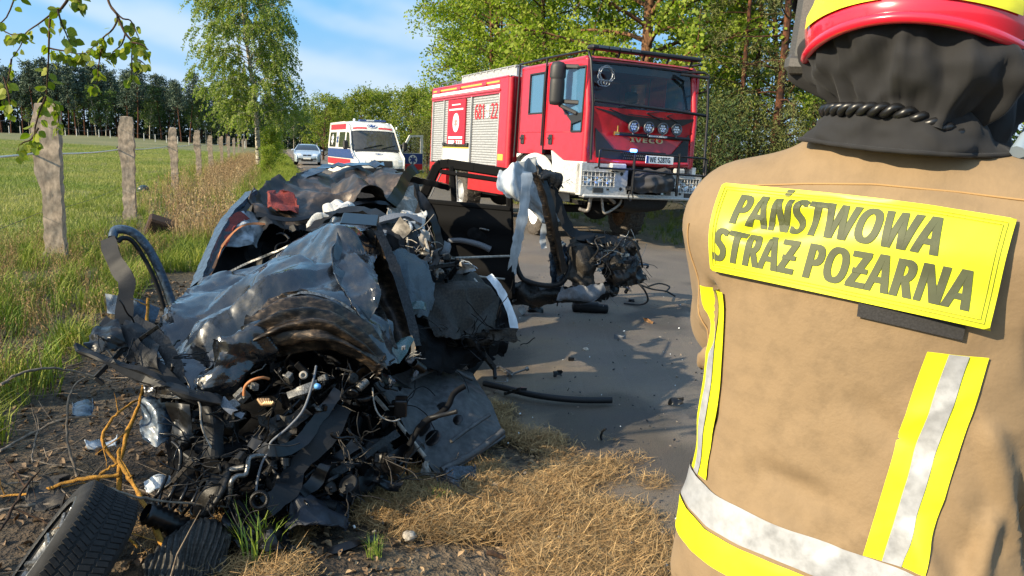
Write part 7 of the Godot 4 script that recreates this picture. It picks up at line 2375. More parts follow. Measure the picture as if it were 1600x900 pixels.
func _open_door() -> void:
	var d := Node3D.new()
	d.name = "rear_door"
	wr.add_child(d)
	# plane of the door, its hinge edge on the right
	var c := [P(668, 262, 7.05), P(800, 272, 6.85), P(800, 462, 6.85), P(690, 470, 7.05)]
	var dm := func(x: float, y: float, o: float) -> Vector3:      # photo-plane coordinates onto the door leaf
		var k := clampf((x - 668.0) / 132.0, -0.5, 1.5)
		return P(x, y, lerpf(7.05, 6.85, k) - o) - wr_at
	var fr := MB.new()
	# outer frame of the window, in closed bars
	var out := [[650, 318], [662, 306], [682, 262], [688, 257], [700, 256], [740, 262], [790, 270], [802, 276]]
	var pts := []
	for q in out: pts.append(dm.call(q[0], q[1], 0.0))
	var sp := spline(pts, 40)
	for i in out.size() - 1:
		fr.bar(pts[i], pts[i + 1] + (pts[i + 1] - pts[i]).normalized() * 0.02, 0.085, 0.06, 0.012, Vector3(0, 0, 1))
	fr.bar(dm.call(656, 316, 0.01), dm.call(800, 330, 0.01), 0.07, 0.06, 0.012, Vector3(0, 0, 1))
	fr.bar(dm.call(706, 258, 0.0), dm.call(710, 316, 0.0), 0.075, 0.05, 0.012)
	fr.bar(dm.call(795, 272, 0.0), dm.call(800, 460, 0.0), 0.12, 0.06, 0.015)
	fr.bar(dm.call(688, 268, 0.02), dm.call(796, 284, 0.02), 0.06, 0.04, 0.01)
	obj("window_frame", fr, mat("door_black", lin(0.006, 0.006, 0.0065), 0.7, 0.0, {"spec": 0.2}), d)
	var lt := MB.new()
	lt.tube([dm.call(691, 268, 0.045), dm.call(684, 282, 0.045), dm.call(672, 308, 0.045)], 0.006, 6)
	lt.tube([dm.call(713, 266, 0.045), dm.call(716, 314, 0.045)], 0.006, 6)
	obj("window_trim", lt, M.trim_grey, d)
	var pn := MB.new()
	var g := [[[656, 312], [690, 314], [730, 318], [770, 322], [798, 326]], [[664, 340], [695, 342], [730, 345], [770, 348], [799, 350]], [[680, 380], [702, 382], [735, 384], [770, 386], [800, 388]], [[690, 420], [710, 424], [740, 426], [772, 428], [800, 430]], [[700, 458], [720, 464], [745, 466], [775, 468], [800, 466]]]
	var rows := []
	for i in g.size():
		var r := []
		for j in g[i].size(): r.append(dm.call(g[i][j][0], g[i][j][1], 0.06 + [0.0, 0.035, 0.02, 0.03, 0.0][i]))
		rows.append(r)
	pn.grid(patch(rows, 40, 40))
	var n := pn.normals()
	for i in pn.v.size(): pn.v[i] += n[i] * 0.006 * sin(pn.v[i].y * 30.0)
	obj("door_panel", pn, M.door_black, d)
	var back := MB.new()
	var rows2 := []
	for r in rows:
		var q := []
		for p in r: q.append(p + Vector3(0, 0, -0.12))
		rows2.append(q)
	back.grid(patch(rows2, 10, 10))
	obj("door_skin", back, M.wreck_paint, d)
	var ar := MB.new()
	ar.tube(spline([dm.call(702, 376, 0.10), dm.call(722, 376, 0.14), dm.call(748, 382, 0.14), dm.call(766, 390, 0.11)], 18), taper(18, 0.022, 0.03), 8)
	obj("armrest", ar, M.trim_grey, d)
	var hd := MB.new()
	hd.tube(spline([dm.call(750, 357, 0.10), dm.call(756, 358, 0.115), dm.call(764, 360, 0.10)], 9), 0.009, 6)
	obj("handle", hd, M.bare_metal, d)
	var pk := MB.new()
	pk.ball(dm.call(752, 366, 0.075), Vector3(0.13, 0.075, 0.02), Basis(), 18, 10)
	obj("handle_pocket", pk, M.inside_black, d)
	var sl := MB.new()
	sl.bar(dm.call(654, 314, 0.05), dm.call(800, 327, 0.05), 0.05, 0.05, 0.015)
	obj("door_sill", sl, M.door_black, d)
	# lower left edge of the door, torn
	var ed := ribbon([[650, 300, 7.0], [664, 318, 6.95], [680, 350, 6.9], [690, 395, 6.9], [700, 440, 6.9], [716, 470, 6.9]], 0.07, Vector3(0.4, 0.3, 1.0), 71, 0.02, 0.05)
	obj("door_edge", ed, M.oily_black, d)

func _side_frame() -> void:
	# the flank folded out to the right: pillars, torn roof skin, sill, and the crushed corner hanging on it
	piece("roof_skin", sheet([
		[[780, 268, 6.75], [798, 256, 6.75], [818, 250, 6.8], [838, 243, 6.85]],
		[[778, 292, 6.65], [800, 286, 6.66], [820, 276, 6.85], [842, 262, 6.9]],
		[[796, 310, 6.7], [815, 308, 6.7], [836, 296, 6.85], [860, 285, 6.95]],
		[[822, 322, 6.9], [838, 326, 6.88], [856, 330, 6.95], [872, 318, 7.05]],
		[[842, 338, 6.95], [852, 345, 6.95], [864, 348, 7.0], [876, 345, 7.1]]], 60, 60, 0.010, 5.0, 81, 0.004, Vector3(0.6, 3.2, 0.016), 0.02), M.sheet_pale)
	piece("pillar_strip", ribbon([[824, 268, 6.7], [822, 292, 6.68], [818, 330, 6.7], [810, 370, 6.72], [804, 400, 6.75], [798, 432, 6.8]], 0.095, Vector3(0.5, 0.1, 1.0), 82, 0.01, 0.02), M.sheet_pale)
	piece("centre_pillar", ribbon([[838, 268, 6.75], [850, 300, 6.72], [858, 335, 6.72], [866, 375, 6.75], [874, 405, 6.78], [880, 428, 6.8]], 0.11, Vector3(0.3, 0.1, 1.0), 83, 0.02, 0.03), M.torn_bronze)
	piece("centre_pillar_core", ribbon([[846, 272, 6.68], [858, 305, 6.66], [866, 340, 6.66], [874, 380, 6.70], [882, 424, 6.74]], 0.05, Vector3(0.6, 0.1, 1.0), 84, 0.01, 0.04), M.oily_black)
	piece("front_pillar_frame", ribbon([[856, 280, 6.9], [866, 305, 6.88], [878, 335, 6.86], [890, 358, 6.86], [905, 368, 6.88], [935, 372, 6.95], [965, 376, 7.0]], 0.09, Vector3(-0.2, 0.6, 1.0), 85, 0.015, 0.05), M.trim_black)
	piece("pillar_tear", sheet([[[838, 265, 6.7], [852, 262, 6.75], [868, 272, 6.8]], [[842, 278, 6.66], [856, 276, 6.68], [872, 286, 6.75]], [[850, 290, 6.7], [862, 288, 6.72], [874, 296, 6.78]]], 26, 20, 0.03, 9.0, 86, 0.006, Vector3.ZERO, 0.05), M.dark_metal)
	piece("inner_pillar", sheet([[[868, 372, 6.9], [878, 376, 6.88], [890, 386, 6.9]], [[862, 400, 6.86], [874, 402, 6.84], [888, 410, 6.86]], [[860, 428, 6.82], [872, 430, 6.8], [884, 436, 6.84]], [[862, 446, 6.8], [872, 448, 6.8], [882, 446, 6.82]]], 24, 40, 0.03, 7.0, 87, 0.005, Vector3(0.0, 1.6, 0.012), 0.02), M.wreck_blue)
	piece("hanging_strip", ribbon([[852, 350, 6.8], [848, 372, 6.78], [850, 388, 6.78]], 0.06, Vector3(0.4, 0.0, 1.0), 88, 0.02, 0.006), M.sheet_pale)
	var dr := MB.new()
	dr.tube(path([[886, 395, 6.85], [890, 410, 6.84], [886, 430, 6.82], [874, 444, 6.82], [850, 446, 6.85], [825, 440, 6.9], [814, 432, 6.92], [806, 410, 6.92], [806, 380, 6.9]], 40), 0.024, 7)
	piece("door_aperture_seal", dr, M.trim_black)
	piece("sill", sheet([[[796, 440, 6.95], [850, 448, 6.92], [900, 446, 6.9], [950, 440, 6.95]], [[794, 456, 6.9], [850, 462, 6.86], [900, 462, 6.84], [952, 456, 6.9]], [[794, 474, 6.95], [850, 478, 6.92], [900, 475, 6.9], [950, 466, 6.95]]], 60, 24, 0.015, 5.0, 89, 0.02, Vector3.ZERO, 0.02), M.dark_metal)
	piece("sill", sheet([[[700, 455, 6.9], [740, 460, 6.9], [800, 458, 6.92]], [[705, 470, 6.88], [745, 474, 6.86], [800, 472, 6.88]], [[720, 482, 6.95], [750, 484, 6.92], [800, 482, 6.95]]], 40, 20, 0.02, 5.0, 90, 0.02), M.inside_black)
	piece("sill_panel", sheet([[[875, 448, 6.8], [905, 448, 6.78], [940, 444, 6.82]], [[872, 462, 6.76], [905, 464, 6.74], [944, 456, 6.8]], [[870, 472, 6.78], [905, 470, 6.76], [940, 462, 6.8]]], 30, 16, 0.018, 6.0, 91, 0.006, Vector3.ZERO, 0.02), M.trim_grey)
	piece("crushed_panel", sheet([[[890, 385, 6.95], [910, 378, 6.98], [930, 385, 7.02]], [[888, 410, 6.85], [912, 405, 6.84], [930, 415, 6.9]], [[890, 435, 6.84], [915, 432, 6.82], [932, 440, 6.88]], [[900, 452, 6.86], [918, 452, 6.86], [930, 456, 6.9]]], 36, 40, 0.03, 6.0, 92, 0.006, Vector3.ZERO, 0.03), M.mud_brown)
	piece("crushed_corner", sheet([[[930, 385, 7.0], [955, 375, 7.05], [985, 378, 7.1], [1005, 395, 7.15]], [[932, 410, 6.85], [960, 405, 6.84], [985, 405, 6.9], [1008, 415, 7.0]], [[940, 432, 6.82], [965, 430, 6.8], [990, 430, 6.85], [1010, 435, 7.0]], [[950, 448, 6.9], [970, 450, 6.88], [990, 448, 6.92], [1006, 440, 7.0]]], 50, 44, 0.05, 5.0, 93, 0.008, Vector3.ZERO, 0.05), M.oily_black)
	piece("support", sheet([[[945, 440, 6.95], [960, 445, 6.95], [972, 445, 7.0]], [[946, 455, 6.95], [958, 458, 6.95], [970, 455, 7.0]], [[948, 462, 6.98], [957, 464, 6.98], [964, 462, 7.0]]], 14, 14, 0.01, 6.0, 94, 0.03), M.oily_black)
	clutter([890, 372, 960, 372, 1000, 390, 1005, 430, 960, 440, 900, 400], func(x, y): return 6.85, 46, 0.05, 0.12, ["oily_black", "dark_metal", "trim_black", "wreck_blue", "mud_brown"], 811, [0, 4, 7, 5, 7, 1])
	clutter([840, 262, 880, 268, 880, 300, 850, 296], func(x, y): return 6.8, 12, 0.03, 0.06, ["dark_metal", "trim_black", "sheet_pale"], 812, [4, 5, 7])
	clutter([800, 450, 1000, 446, 990, 468, 800, 476], func(x, y): return 6.88, 20, 0.03, 0.07, ["trim_black", "dark_metal", "bare_metal"], 813, [4, 5, 7, 6])
	for w in [[[930, 410, 6.8], [960, 390, 6.75], [975, 372, 6.8], [990, 378, 6.8], [1000, 400, 6.8], [1004, 418, 6.85]], [[995, 440, 6.9], [1008, 455, 6.9], [1012, 470, 7.2], [1000, 476, 7.6], [975, 474, 7.7]], [[1000, 445, 6.9], [1020, 452, 7.6], [1040, 455, 7.9], [1050, 460, 7.95], [1055, 463, 7.95]], [[925, 405, 6.8], [935, 390, 6.75], [930, 375, 6.8], [945, 370, 6.8]], [[1012, 448, 7.8], [1030, 443, 8.3], [1046, 448, 8.2], [1040, 456, 8.0]]]:
		piece("loose_cable", _wire(w, 0.009), M.trim_black)

func _engine() -> void:
	var hose := MB.new()
	hose.tube(path([[381, 618, 3.0], [383, 604, 3.0], [394, 594, 3.0], [410, 590, 3.02], [420, 592, 3.05]], 24), 0.006, 7)
	piece("orange_hose", hose, M.orange_hose)
	piece("pipe", _wire([[356, 790, 2.72], [360, 765, 2.72], [362, 752, 2.72], [370, 744, 2.74], [383, 742, 2.76], [387, 730, 2.78], [390, 716, 2.80], [402, 712, 2.82], [420, 711, 2.85]], 0.010), M.bare_metal)
	piece("pipe", _wire([[356, 745, 2.78], [360, 735, 2.78], [372, 732, 2.78], [382, 730, 2.78]], 0.012), M.cast_alu)
	piece("cable", _wire([[494, 572, 3.1], [488, 600, 3.0], [474, 640, 2.92], [450, 668, 2.88], [424, 690, 2.85], [420, 705, 2.84], [410, 722, 2.82], [402, 750, 2.8], [400, 776, 2.78]], 0.005), M.trim_grey)
	piece("cable", _wire([[582, 606, 3.3], [585, 632, 3.25], [594, 650, 3.22], [612, 658, 3.22], [625, 655, 3.25]], 0.0035), M.foam_beige)
	piece("cable", _wire([[300, 612, 2.9], [312, 632, 2.88], [314, 660, 2.86], [320, 680, 2.86], [330, 700, 2.86]], 0.004), M.foam_beige)
	piece("cable", _wire([[270, 690, 2.92], [282, 705, 2.88], [280, 735, 2.85], [268, 755, 2.84], [252, 765, 2.84]], 0.009), M.oily_black)
	piece("bracket", sheet([[[446, 612, 3.0], [470, 602, 3.0], [494, 592, 3.02]], [[450, 622, 2.97], [472, 614, 2.97], [496, 604, 3.0]]], 20, 8, 0.004, 8.0, 101, 0.015), M.cast_alu)
	var cap := MB.new()
	cap.lathe([Vector2(0.012, 0), Vector2(0.012, 0.02), Vector2(0.001, 0.02)], P(497, 604, 2.97) - wr_at, Basis.from_euler(Vector3(1.2, 0, 0)), 12)
	piece("blue_cap", cap, mat("cap_blue", lin(0.10, 0.30, 0.60), 0.4))
	var wa := MB.new()
	wa.lathe([Vector2(0.010, 0.0), Vector2(0.017, 0.004), Vector2(0.017, 0.014), Vector2(0.008, 0.016), Vector2(0.008, 0.006), Vector2(0.001, 0.006)], P(474, 586, 3.02) - wr_at, Basis.from_euler(Vector3(1.3, 0.3, 0)), 18)
	piece("bush", wa, M.foam_beige)
	var wa2 := MB.new()
	wa2.lathe([Vector2(0.006, 0.0), Vector2(0.018, 0.002), Vector2(0.018, 0.012), Vector2(0.010, 0.014), Vector2(0.001, 0.008)], P(642, 562, 3.36) - wr_at, Basis.from_euler(Vector3(1.3, -0.3, 0)), 18)
	piece("bush", wa2, M.trim_grey)
	var cp := MB.new()
	for i in 5: cp.tube(path([[404 + i * 4, 624, 2.98], [410 + i * 3, 632, 2.95], [416 + i * 3, 628, 2.95]], 8), 0.008, 6)
	piece("copper_coil", cp, M.copper)
	# struck beams
	var beam := func(a: Array, b: Array, w: float, h: float) -> MB:
		var mids := [a]
		for i in [0.3, 0.55, 0.8]:
			mids.append([lerpf(a[0], b[0], i) + rf(-7, 7), lerpf(a[1], b[1], i) + rf(-7, 7), lerpf(a[2], b[2], i) + rf(-0.03, 0.03)])
		mids.append(b)
		return ribbon(mids, w * 1.15, Vector3(rf(-0.2, 0.6), 0.5, 1), int(a[0]), 0.02, h)
	piece("bumper_beam", beam.call([538, 636, 3.15], [416, 792, 2.72], 0.075, 0.05), M.trim_black)
	piece("beam", beam.call([622, 676, 3.25], [500, 744, 2.95], 0.03, 0.025), M.dark_metal)
	piece("beam", beam.call([560, 690, 3.1], [470, 770, 2.85], 0.04, 0.05), M.oily_black)
	piece("beam", beam.call([640, 700, 3.3], [540, 780, 3.0], 0.05, 0.06), M.oily_black)
	piece("beam", beam.call([480, 640, 3.1], [400, 690, 2.95], 0.05, 0.05), M.dark_metal)
	var rg := MB.new()
	var bs := Basis.from_euler(Vector3(1.2, 0.5, 0.2))
	rg.lathe([Vector2(0.020, 0.0), Vector2(0.034, 0.0), Vector2(0.036, 0.02), Vector2(0.034, 0.06), Vector2(0.022, 0.06), Vector2(0.018, 0.0)], P(406, 780, 2.70) - wr_at, bs, 24)
	piece("damper_ring", rg, M.dark_metal)
	# brake disc and spring lying among it
	var ds := MB.new()
	ds.lathe([Vector2(0.02, -0.01), Vector2(0.10, -0.012), Vector2(0.115, -0.008), Vector2(0.115, 0.008), Vector2(0.10, 0.012), Vector2(0.06, 0.012), Vector2(0.055, 0.04), Vector2(0.02, 0.042)], P(332, 766, 2.78) - wr_at, Basis.from_euler(Vector3(0.4, 0.2, 0.9)), 36)
	piece("brake_disc", ds, M.dark_metal)
	var sp := MB.new()
	var pts := []
	for i in 80:
		var a := i * 0.42
		pts.append(P(290, 778, 2.78) - wr_at + Basis.from_euler(Vector3(0.2, 0.3, 1.1)) * Vector3(cos(a) * 0.055, i * 0.0028 - 0.11, sin(a) * 0.055))
	sp.tube(pts, 0.007, 6)
	piece("coil_spring", sp, M.oily_black)
	var bl := MB.new()
	var prof := []
	for i in 17: prof.append(Vector2(0.045 if i % 2 else 0.034, i * 0.012 - 0.1))
	bl.lathe(prof, P(262, 815, 2.66) - wr_at, Basis.from_euler(Vector3(0.5, 0.2, 0.8)), 20)
	piece("bellows", bl, M.oily_black)
	# pleated crumpled foil of the radiator at the very front
	piece("radiator_core", sheet([[[262, 838, 2.66], [310, 822, 2.68], [358, 826, 2.72]], [[240, 868, 2.56], [300, 856, 2.58], [350, 860, 2.64]], [[228, 905, 2.5], [290, 905, 2.5], [345, 895, 2.56]]], 90, 40, 0.012, 6.0, 103, 0.01, Vector3(0.3, 13.0, 0.006), 0.03), mat("core_grey", lin(0.075, 0.07, 0.062), 0.6, 0.3, {"tex": T.scratch, "scale": 3.0}))
	piece("plastic_shroud", sheet([[[470, 772, 2.95], [520, 762, 3.0], [556, 766, 3.05]], [[458, 805, 2.84], [510, 800, 2.86], [552, 800, 2.92]], [[450, 842, 2.76], [505, 830, 2.8], [548, 822, 2.88]]], 30, 24, 0.02, 5.0, 104, 0.006, Vector3.ZERO, 0.03), mat("shroud_blue", lin(0.020, 0.025, 0.036), 0.6, 0.0, {"tex": T.blotch, "scale": 3.0}))
	piece("plastic_shroud", sheet([[[360, 780, 2.75], [400, 800, 2.75], [450, 815, 2.8]], [[350, 815, 2.66], [400, 835, 2.66], [455, 840, 2.72]], [[370, 850, 2.62], [410, 862, 2.62], [460, 860, 2.68]]], 30, 24, 0.025, 6.0, 105, 0.006, Vector3.ZERO, 0.03), M.oily_black)
	piece("plastic_shroud", sheet([[[450, 850, 2.72], [480, 848, 2.74], [500, 856, 2.76]], [[452, 870, 2.68], [478, 868, 2.68], [496, 872, 2.7]], [[462, 888, 2.66], [480, 888, 2.66], [490, 884, 2.68]]], 20, 20, 0.025, 8.0, 106, 0.005, Vector3.ZERO, 0.03), M.oily_black)
	piece("radiator_frame", ribbon([[390, 690, 2.86], [430, 705, 2.84], [470, 690, 2.95], [500, 650, 3.05], [530, 610, 3.15]], 0.05, Vector3(0.2, 0.4, 1), 107, 0.02, 0.03), M.oily_black)
	# silencer-like block and bright castings near the top
	for q in [[378, 618, 3.02, 0.05], [398, 604, 3.06, 0.045], [452, 590, 3.1, 0.05], [508, 590, 3.12, 0.05], [365, 632, 2.98, 0.04]]:
		rng.seed = int(q[0])
		var sc := scrap(1, P(q[0], q[1], q[2]) - wr_at, q[3])
		piece(sc[0], sc[1], M.cast_alu)
	piece("belt", ribbon([[345, 622, 2.95], [360, 640, 2.92], [380, 650, 2.92]], 0.035, Vector3(0, 1, 0.5), 108, 0.003, 0.008), M.trim_grey)

# ---------------------------------------------------------------- loose pieces round the wreck
func loose(called: String, label: String, cat: String, m: MB, mt: Material) -> MeshInstance3D:
	# meshes come in wreck coordinates (relative to wr_at)
	var lo := Vector3(1e9, 1e9, 1e9); var hi := -lo
	for p in m.v: lo = lo.min(p); hi = hi.max(p)
	var c := (lo + hi) * 0.5
	c.y = lo.y
	for i in m.v.size(): m.v[i] -= c
	var o := obj(called, m, mt)
	o.position = c + wr_at
	tag(o, label, cat)
	return o

func build_loose() -> void:
	# undertray leaning on the wreck
	var ut := sheet([
		[[584, 600, 3.55], [625, 582, 3.85], [672, 567, 4.12], [738, 584, 4.2]],
		[[616, 646, 3.50], [660, 622, 3.74], [710, 602, 3.98], [756, 614, 4.06]],
		[[650, 698, 3.45], [692, 668, 3.62], [736, 642, 3.82], [772, 648, 3.90]],
		[[686, 750, 3.40], [722, 728, 3.50], [758, 704, 3.62], [790, 682, 3.74]]], 80, 80, 0.006, 3.0, 121, 0.012)
	var uth := loose("undertray", "black plastic undertray plate leaning against the wreck's open front", "car panel", ut, mat("tray_black", lin(0.075, 0.074, 0.074), 0.62, 0.0, {"tex": T.blotch, "scale": 3.0, "height": T.fineh, "hs": 0.15}))
	for q in [[[[690, 735, 3.36], [740, 708, 3.48], [786, 674, 3.62]], 0.035], [[[640, 594, 3.72], [690, 575, 4.0], [738, 592, 4.08]], 0.025], [[[705, 690, 3.5], [735, 668, 3.62], [765, 648, 3.74]], 0.02]]:
		var rb := MB.new()
		rb.tube(path(q[0], 14), q[1] * 0.5, 8)
		for i in rb.v.size(): rb.v[i] += wr_at - uth.position
		obj("rib", rb, M.tray_black, uth)
	for q in [[660, 668, 3.58, 0.05], [676, 684, 3.55, 0.045], [618, 606, 3.72, 0.04], [690, 640, 3.74, 0.045], [715, 656, 3.72, 0.03]]:
		var dn := MB.new()
		dn.lathe([Vector2(q[3], 0.0), Vector2(q[3] * 0.8, 0.006), Vector2(0.001, 0.008)], P(q[0], q[1], q[2] - 0.03) - uth.position, Basis.looking_at(Vector3(0.35, -0.75, -0.55)) * Basis.from_euler(Vector3(PI / 2, 0, 0)), 18)
		obj("dimple", dn, M.oily_black, uth)
	var rod := MB.new()
	rod.tube(path([[586, 620, 3.46], [625, 665, 3.42], [664, 714, 3.36]], 10), 0.010, 8)
	loose("metal_rod", "pale thin metal rod lying along the edge of the black undertray", "rod", rod, M.foam_beige)
	loose("scrap_foil", "crumpled dark foil scrap on the straw below the undertray's lowest corner", "scrap", sheet([[[690, 752, 3.38], [715, 740, 3.4], [742, 736, 3.44]], [[688, 768, 3.32], [715, 758, 3.32], [746, 750, 3.38]], [[700, 782, 3.28], [722, 778, 3.28], [745, 770, 3.3]]], 30, 26, 0.03, 9.0, 123, 0.004, Vector3.ZERO, 0.04), mat("foil_grey", lin(0.09, 0.10, 0.12), 0.35, 0.4, {"tex": T.scratch, "scale": 3.0}))
	loose("torn_cloth", "tan torn strip caught on the corner of the black undertray", "scrap", sheet([[[654, 722, 3.36], [664, 716, 3.36], [672, 722, 3.37]], [[652, 738, 3.34], [666, 734, 3.33], [678, 738, 3.35]], [[660, 744, 3.34], [672, 744, 3.33], [682, 746, 3.34]]], 14, 14, 0.012, 9.0, 124, 0.004, Vector3.ZERO, 0.03), M.foam_beige)
	# hose on the road
	var hs := MB.new()
	var hp := []
	for q in [[756, 614], [790, 622], [830, 632], [870, 638], [910, 641], [955, 641]]: hp.append(on_ground(G(q[0], q[1]).x, G(q[0], q[1]).z, 0.065) - wr_at)
	hs.tube(spline(hp, 30), 0.020, 10)
	loose("rubber_hose", "long dark rubber hose lying across the shaded road edge", "hose", hs, M.trim_black)
	# cylinder, dark lump, small debris on the road
	var cy := MB.new()
	var a := on_ground(G(893, 492).x, G(893, 492).z, 0.09) - wr_at
	var b := on_ground(G(950, 496).x, G(950, 496).z, 0.08) - wr_at
	cy.tube([a, a.lerp(b, 0.04), a.lerp(b, 0.05), a.lerp(b, 0.70), a.lerp(b, 0.74), a.lerp(b, 0.97), b], [0.02, 0.055, 0.062, 0.058, 0.045, 0.045, 0.02], 16)
	loose("damper", "black cylinder of a shock absorber lying on the road behind the sill", "shock absorber", cy, M.trim_black)
	rng.seed = 880
	var dl := [["crushed dark casing by the white arch edge of the wreck", 835, 496, 0.10, "oily_black", 4], ["bent silver tube piece with bracket on the muddy road edge", 790, 590, 0.07, "bare_metal", 5], ["grey bolt shaped rod on the sand right of the bracket", 818, 592, 0.07, "cast_alu", 6], ["small black clip alone on the shaded asphalt", 892, 570, 0.045, "oily_black", 1], ["thin black splinter on the shaded road", 870, 596, 0.05, "trim_black", 4], ["bent wire loop on the dark sand beside the wreck", 835, 550, 0.05, "dark_metal", 0], ["little black plastic lump on the road before the sill", 986, 478, 0.06, "trim_black", 1], ["orange brown shard on the shaded road near the lit strip", 1013, 512, 0.05, "rust_hub", 4], ["white plastic sliver near the wreck's white arch edge", 816, 498, 0.06, "sheet_pale", 4], ["torn black strip on the sunny asphalt by the firefighter", 1055, 643, 0.05, "oily_black", 4], ["grey flake lying on the shaded road below the damper", 968, 537, 0.05, "trim_grey", 4], ["dark curled strip on the lit straw edge", 945, 705, 0.05, "trim_black", 0], ["black bracket below the hose's left end", 800, 630, 0.06, "oily_black", 5], ["dark rubber flap on the sandy strip below the muddy wing", 760, 545, 0.08, "mud_brown", 4], ["small bright metal clamp beside the bent tube", 775, 600, 0.05, "bare_metal", 5], ["dark hose end lying under the muddy wing", 720, 560, 0.08, "oily_black", 2]]
	for q in dl:
		var g := G(q[1], q[2])
		var sc := scrap(q[5], on_ground(g.x, g.z, 0.05) - wr_at, q[3])
		var o := loose(sc[0] if sc[0] != "housing" else "debris", q[0], "debris", sc[1], M[q[4]])
		o.position.y = ground_h(o.position.x, o.position.z) + (0.03 if q[1] > 780 else 0.0)
	# blue panel pieces in the litter at the left
	loose("paint_shard", "pale blue torn panel shard in the leaf litter left of the wreck", "car panel", sheet([[[132, 680, 3.05], [160, 672, 3.1], [184, 668, 3.14]], [[134, 694, 3.0], [160, 686, 3.04], [182, 680, 3.08]]], 24, 12, 0.015, 8.0, 131, 0.004, Vector3.ZERO, 0.03), M.sheet_pale)
	loose("paint_shard", "dark blue panel shard half buried in the litter behind the branches", "car panel", sheet([[[116, 632, 3.5], [132, 628, 3.52], [143, 632, 3.54]], [[112, 652, 3.28], [128, 650, 3.28], [142, 652, 3.30]]], 20, 20, 0.006, 8.0, 132, 0.004, Vector3.ZERO, 0.03), M.wreck_blue)
	loose("paint_shard", "small grey blue shard under the wreck's torn left corner", "car panel", sheet([[[222, 752, 2.9], [250, 742, 2.92], [268, 746, 2.94]], [[226, 766, 2.86], [250, 760, 2.86], [262, 760, 2.9]]], 18, 12, 0.012, 8.0, 133, 0.004, Vector3.ZERO, 0.02), M.sheet_pale)
	loose("felt_mat", "dark torn felt mat lying under the orange branch", "scrap", sheet([[[65, 745, 2.95], [95, 740, 2.95], [98, 752, 2.95]], [[40, 778, 2.8], [80, 775, 2.8], [100, 778, 2.82]], [[50, 800, 2.72], [85, 795, 2.74], [95, 792, 2.76]]], 24, 20, 0.02, 7.0, 134, 0.006, Vector3.ZERO, 0.04), M.mud_brown)
	loose("plastic_strip", "black plastic splinter lying on the straw at the front", "scrap", ribbon([[512, 862, 2.72], [550, 850, 2.76], [590, 840, 2.8]], 0.035, Vector3(0, 1, 0.4), 135, 0.01, 0.012), M.oily_black)
	# the loose wheel
	var w := thing("loose_wheel", "loose wheel with torn tyre and bent silver rim at the bottom left", "wheel", Vector3.ZERO)
	var c := P(108, 1015, 2.42)
	w.position = Vector3(c.x, 0, c.z)
	var cc := Vector3(0, 0.10, 0)
	var wy := Vector3(-0.72, 0.58, 0.25).normalized()
	var wx := wy.cross(Vector3.FORWARD).normalized()
	var ax := Basis(wx, wy, wx.cross(wy))
	var ty := MB.new()
	var r := 0.28
	var h := 0.10
	ty.lathe([Vector2(r * 0.66, -h * 0.8), Vector2(r * 0.75, -h), Vector2(r * 0.90, -h * 1.02), Vector2(r * 0.985, -h * 0.86), Vector2(r, -h * 0.6), Vector2(r, h * 0.6), Vector2(r * 0.985, h * 0.86), Vector2(r * 0.9, h * 1.02), Vector2(r * 0.75, h), Vector2(r * 0.66, h * 0.8)], cc, ax, 64)
	var tyre := obj("tyre", ty, M.rubber, w)
	var tr := MB.new()
	for k in 4:
		for i in 84:
			var a2 := TAU * (i + k * 0.5) / 84.0
			var n := Vector3(cos(a2), 0, sin(a2)); var t := Vector3(-sin(a2), 0, cos(a2))
			tr.box(cc + ax * (n * r * 0.999 + Vector3.UP * (k - 1.5) * h * 0.42), Vector3(0.016, h * 0.36, 0.008), ax * Basis(t, Vector3.UP, n) * Basis.from_euler(Vector3(0, 0, 0.35 * (1 if k > 1 else -1))), 0.001)
	tag(obj("tread", tr, M.rubber, tyre), "", "", "", "stuff")
	var rm := MB.new()
	rm.lathe([Vector2(r * 0.68, h * 0.98), Vector2(r * 0.74, h * 1.02), Vector2(r * 0.76, h * 0.95), Vector2(r * 0.66, h * 0.8), Vector2(r * 0.60, h * 0.3), Vector2(r * 0.60, -h * 0.9)], cc, ax, 64)
	for i in 10:
		var a3 := TAU * i / 10.0
		rm.bar(cc + ax * Vector3(cos(a3) * r * 0.10, h * 0.5, sin(a3) * r * 0.10), cc + ax * Vector3(cos(a3) * r * 0.64, h * 0.85, sin(a3) * r * 0.64), 0.022, 0.02, 0.005, ax * Vector3.UP)
	rm.lathe([Vector2(0.045, h * 0.4), Vector2(0.045, h * 0.6), Vector2(0.001, h * 0.62)], cc, ax, 24)
	obj("rim", rm, M.bare_metal, w)
	# inner wheel shield, rusted, standing beside the tyre
	loose("rim_shard", "long torn strip of bent rim beside the loose wheel's left side", "scrap", sheet([[[122, 796, 2.60], [140, 790, 2.62], [150, 786, 2.64]], [[92, 840, 2.5], [112, 838, 2.5], [128, 830, 2.52]], [[60, 895, 2.42], [84, 895, 2.40], [104, 890, 2.42]], [[40, 940, 2.38], [64, 940, 2.36], [90, 935, 2.38]]], 24, 50, 0.014, 8.0, 136, 0.012, Vector3.ZERO, 0.02), mat("worn_white", lin(0.42, 0.39, 0.35), 0.45, 0.4, {"tex": T.burnt2, "scale": 3.0}))

# ---------------------------------------------------------------- the firefighter
# One continuous body: a distance field of tapered limbs, meshed as surface nets.
# Own axes: +z is the way he faces, +x his left hand, y up, origin between his feet.
const PERSON_AT := Vector3(0.585, 0.0, -1.215)
const PERSON_TURN := 2.498            # facing (0.6, 0, -0.8)
var bones := []

func add_bone(a: Vector3, b: Vector3, ra: float, rb: float, k := 0.04) -> void:
	bones.append([a, b, ra, rb, k])

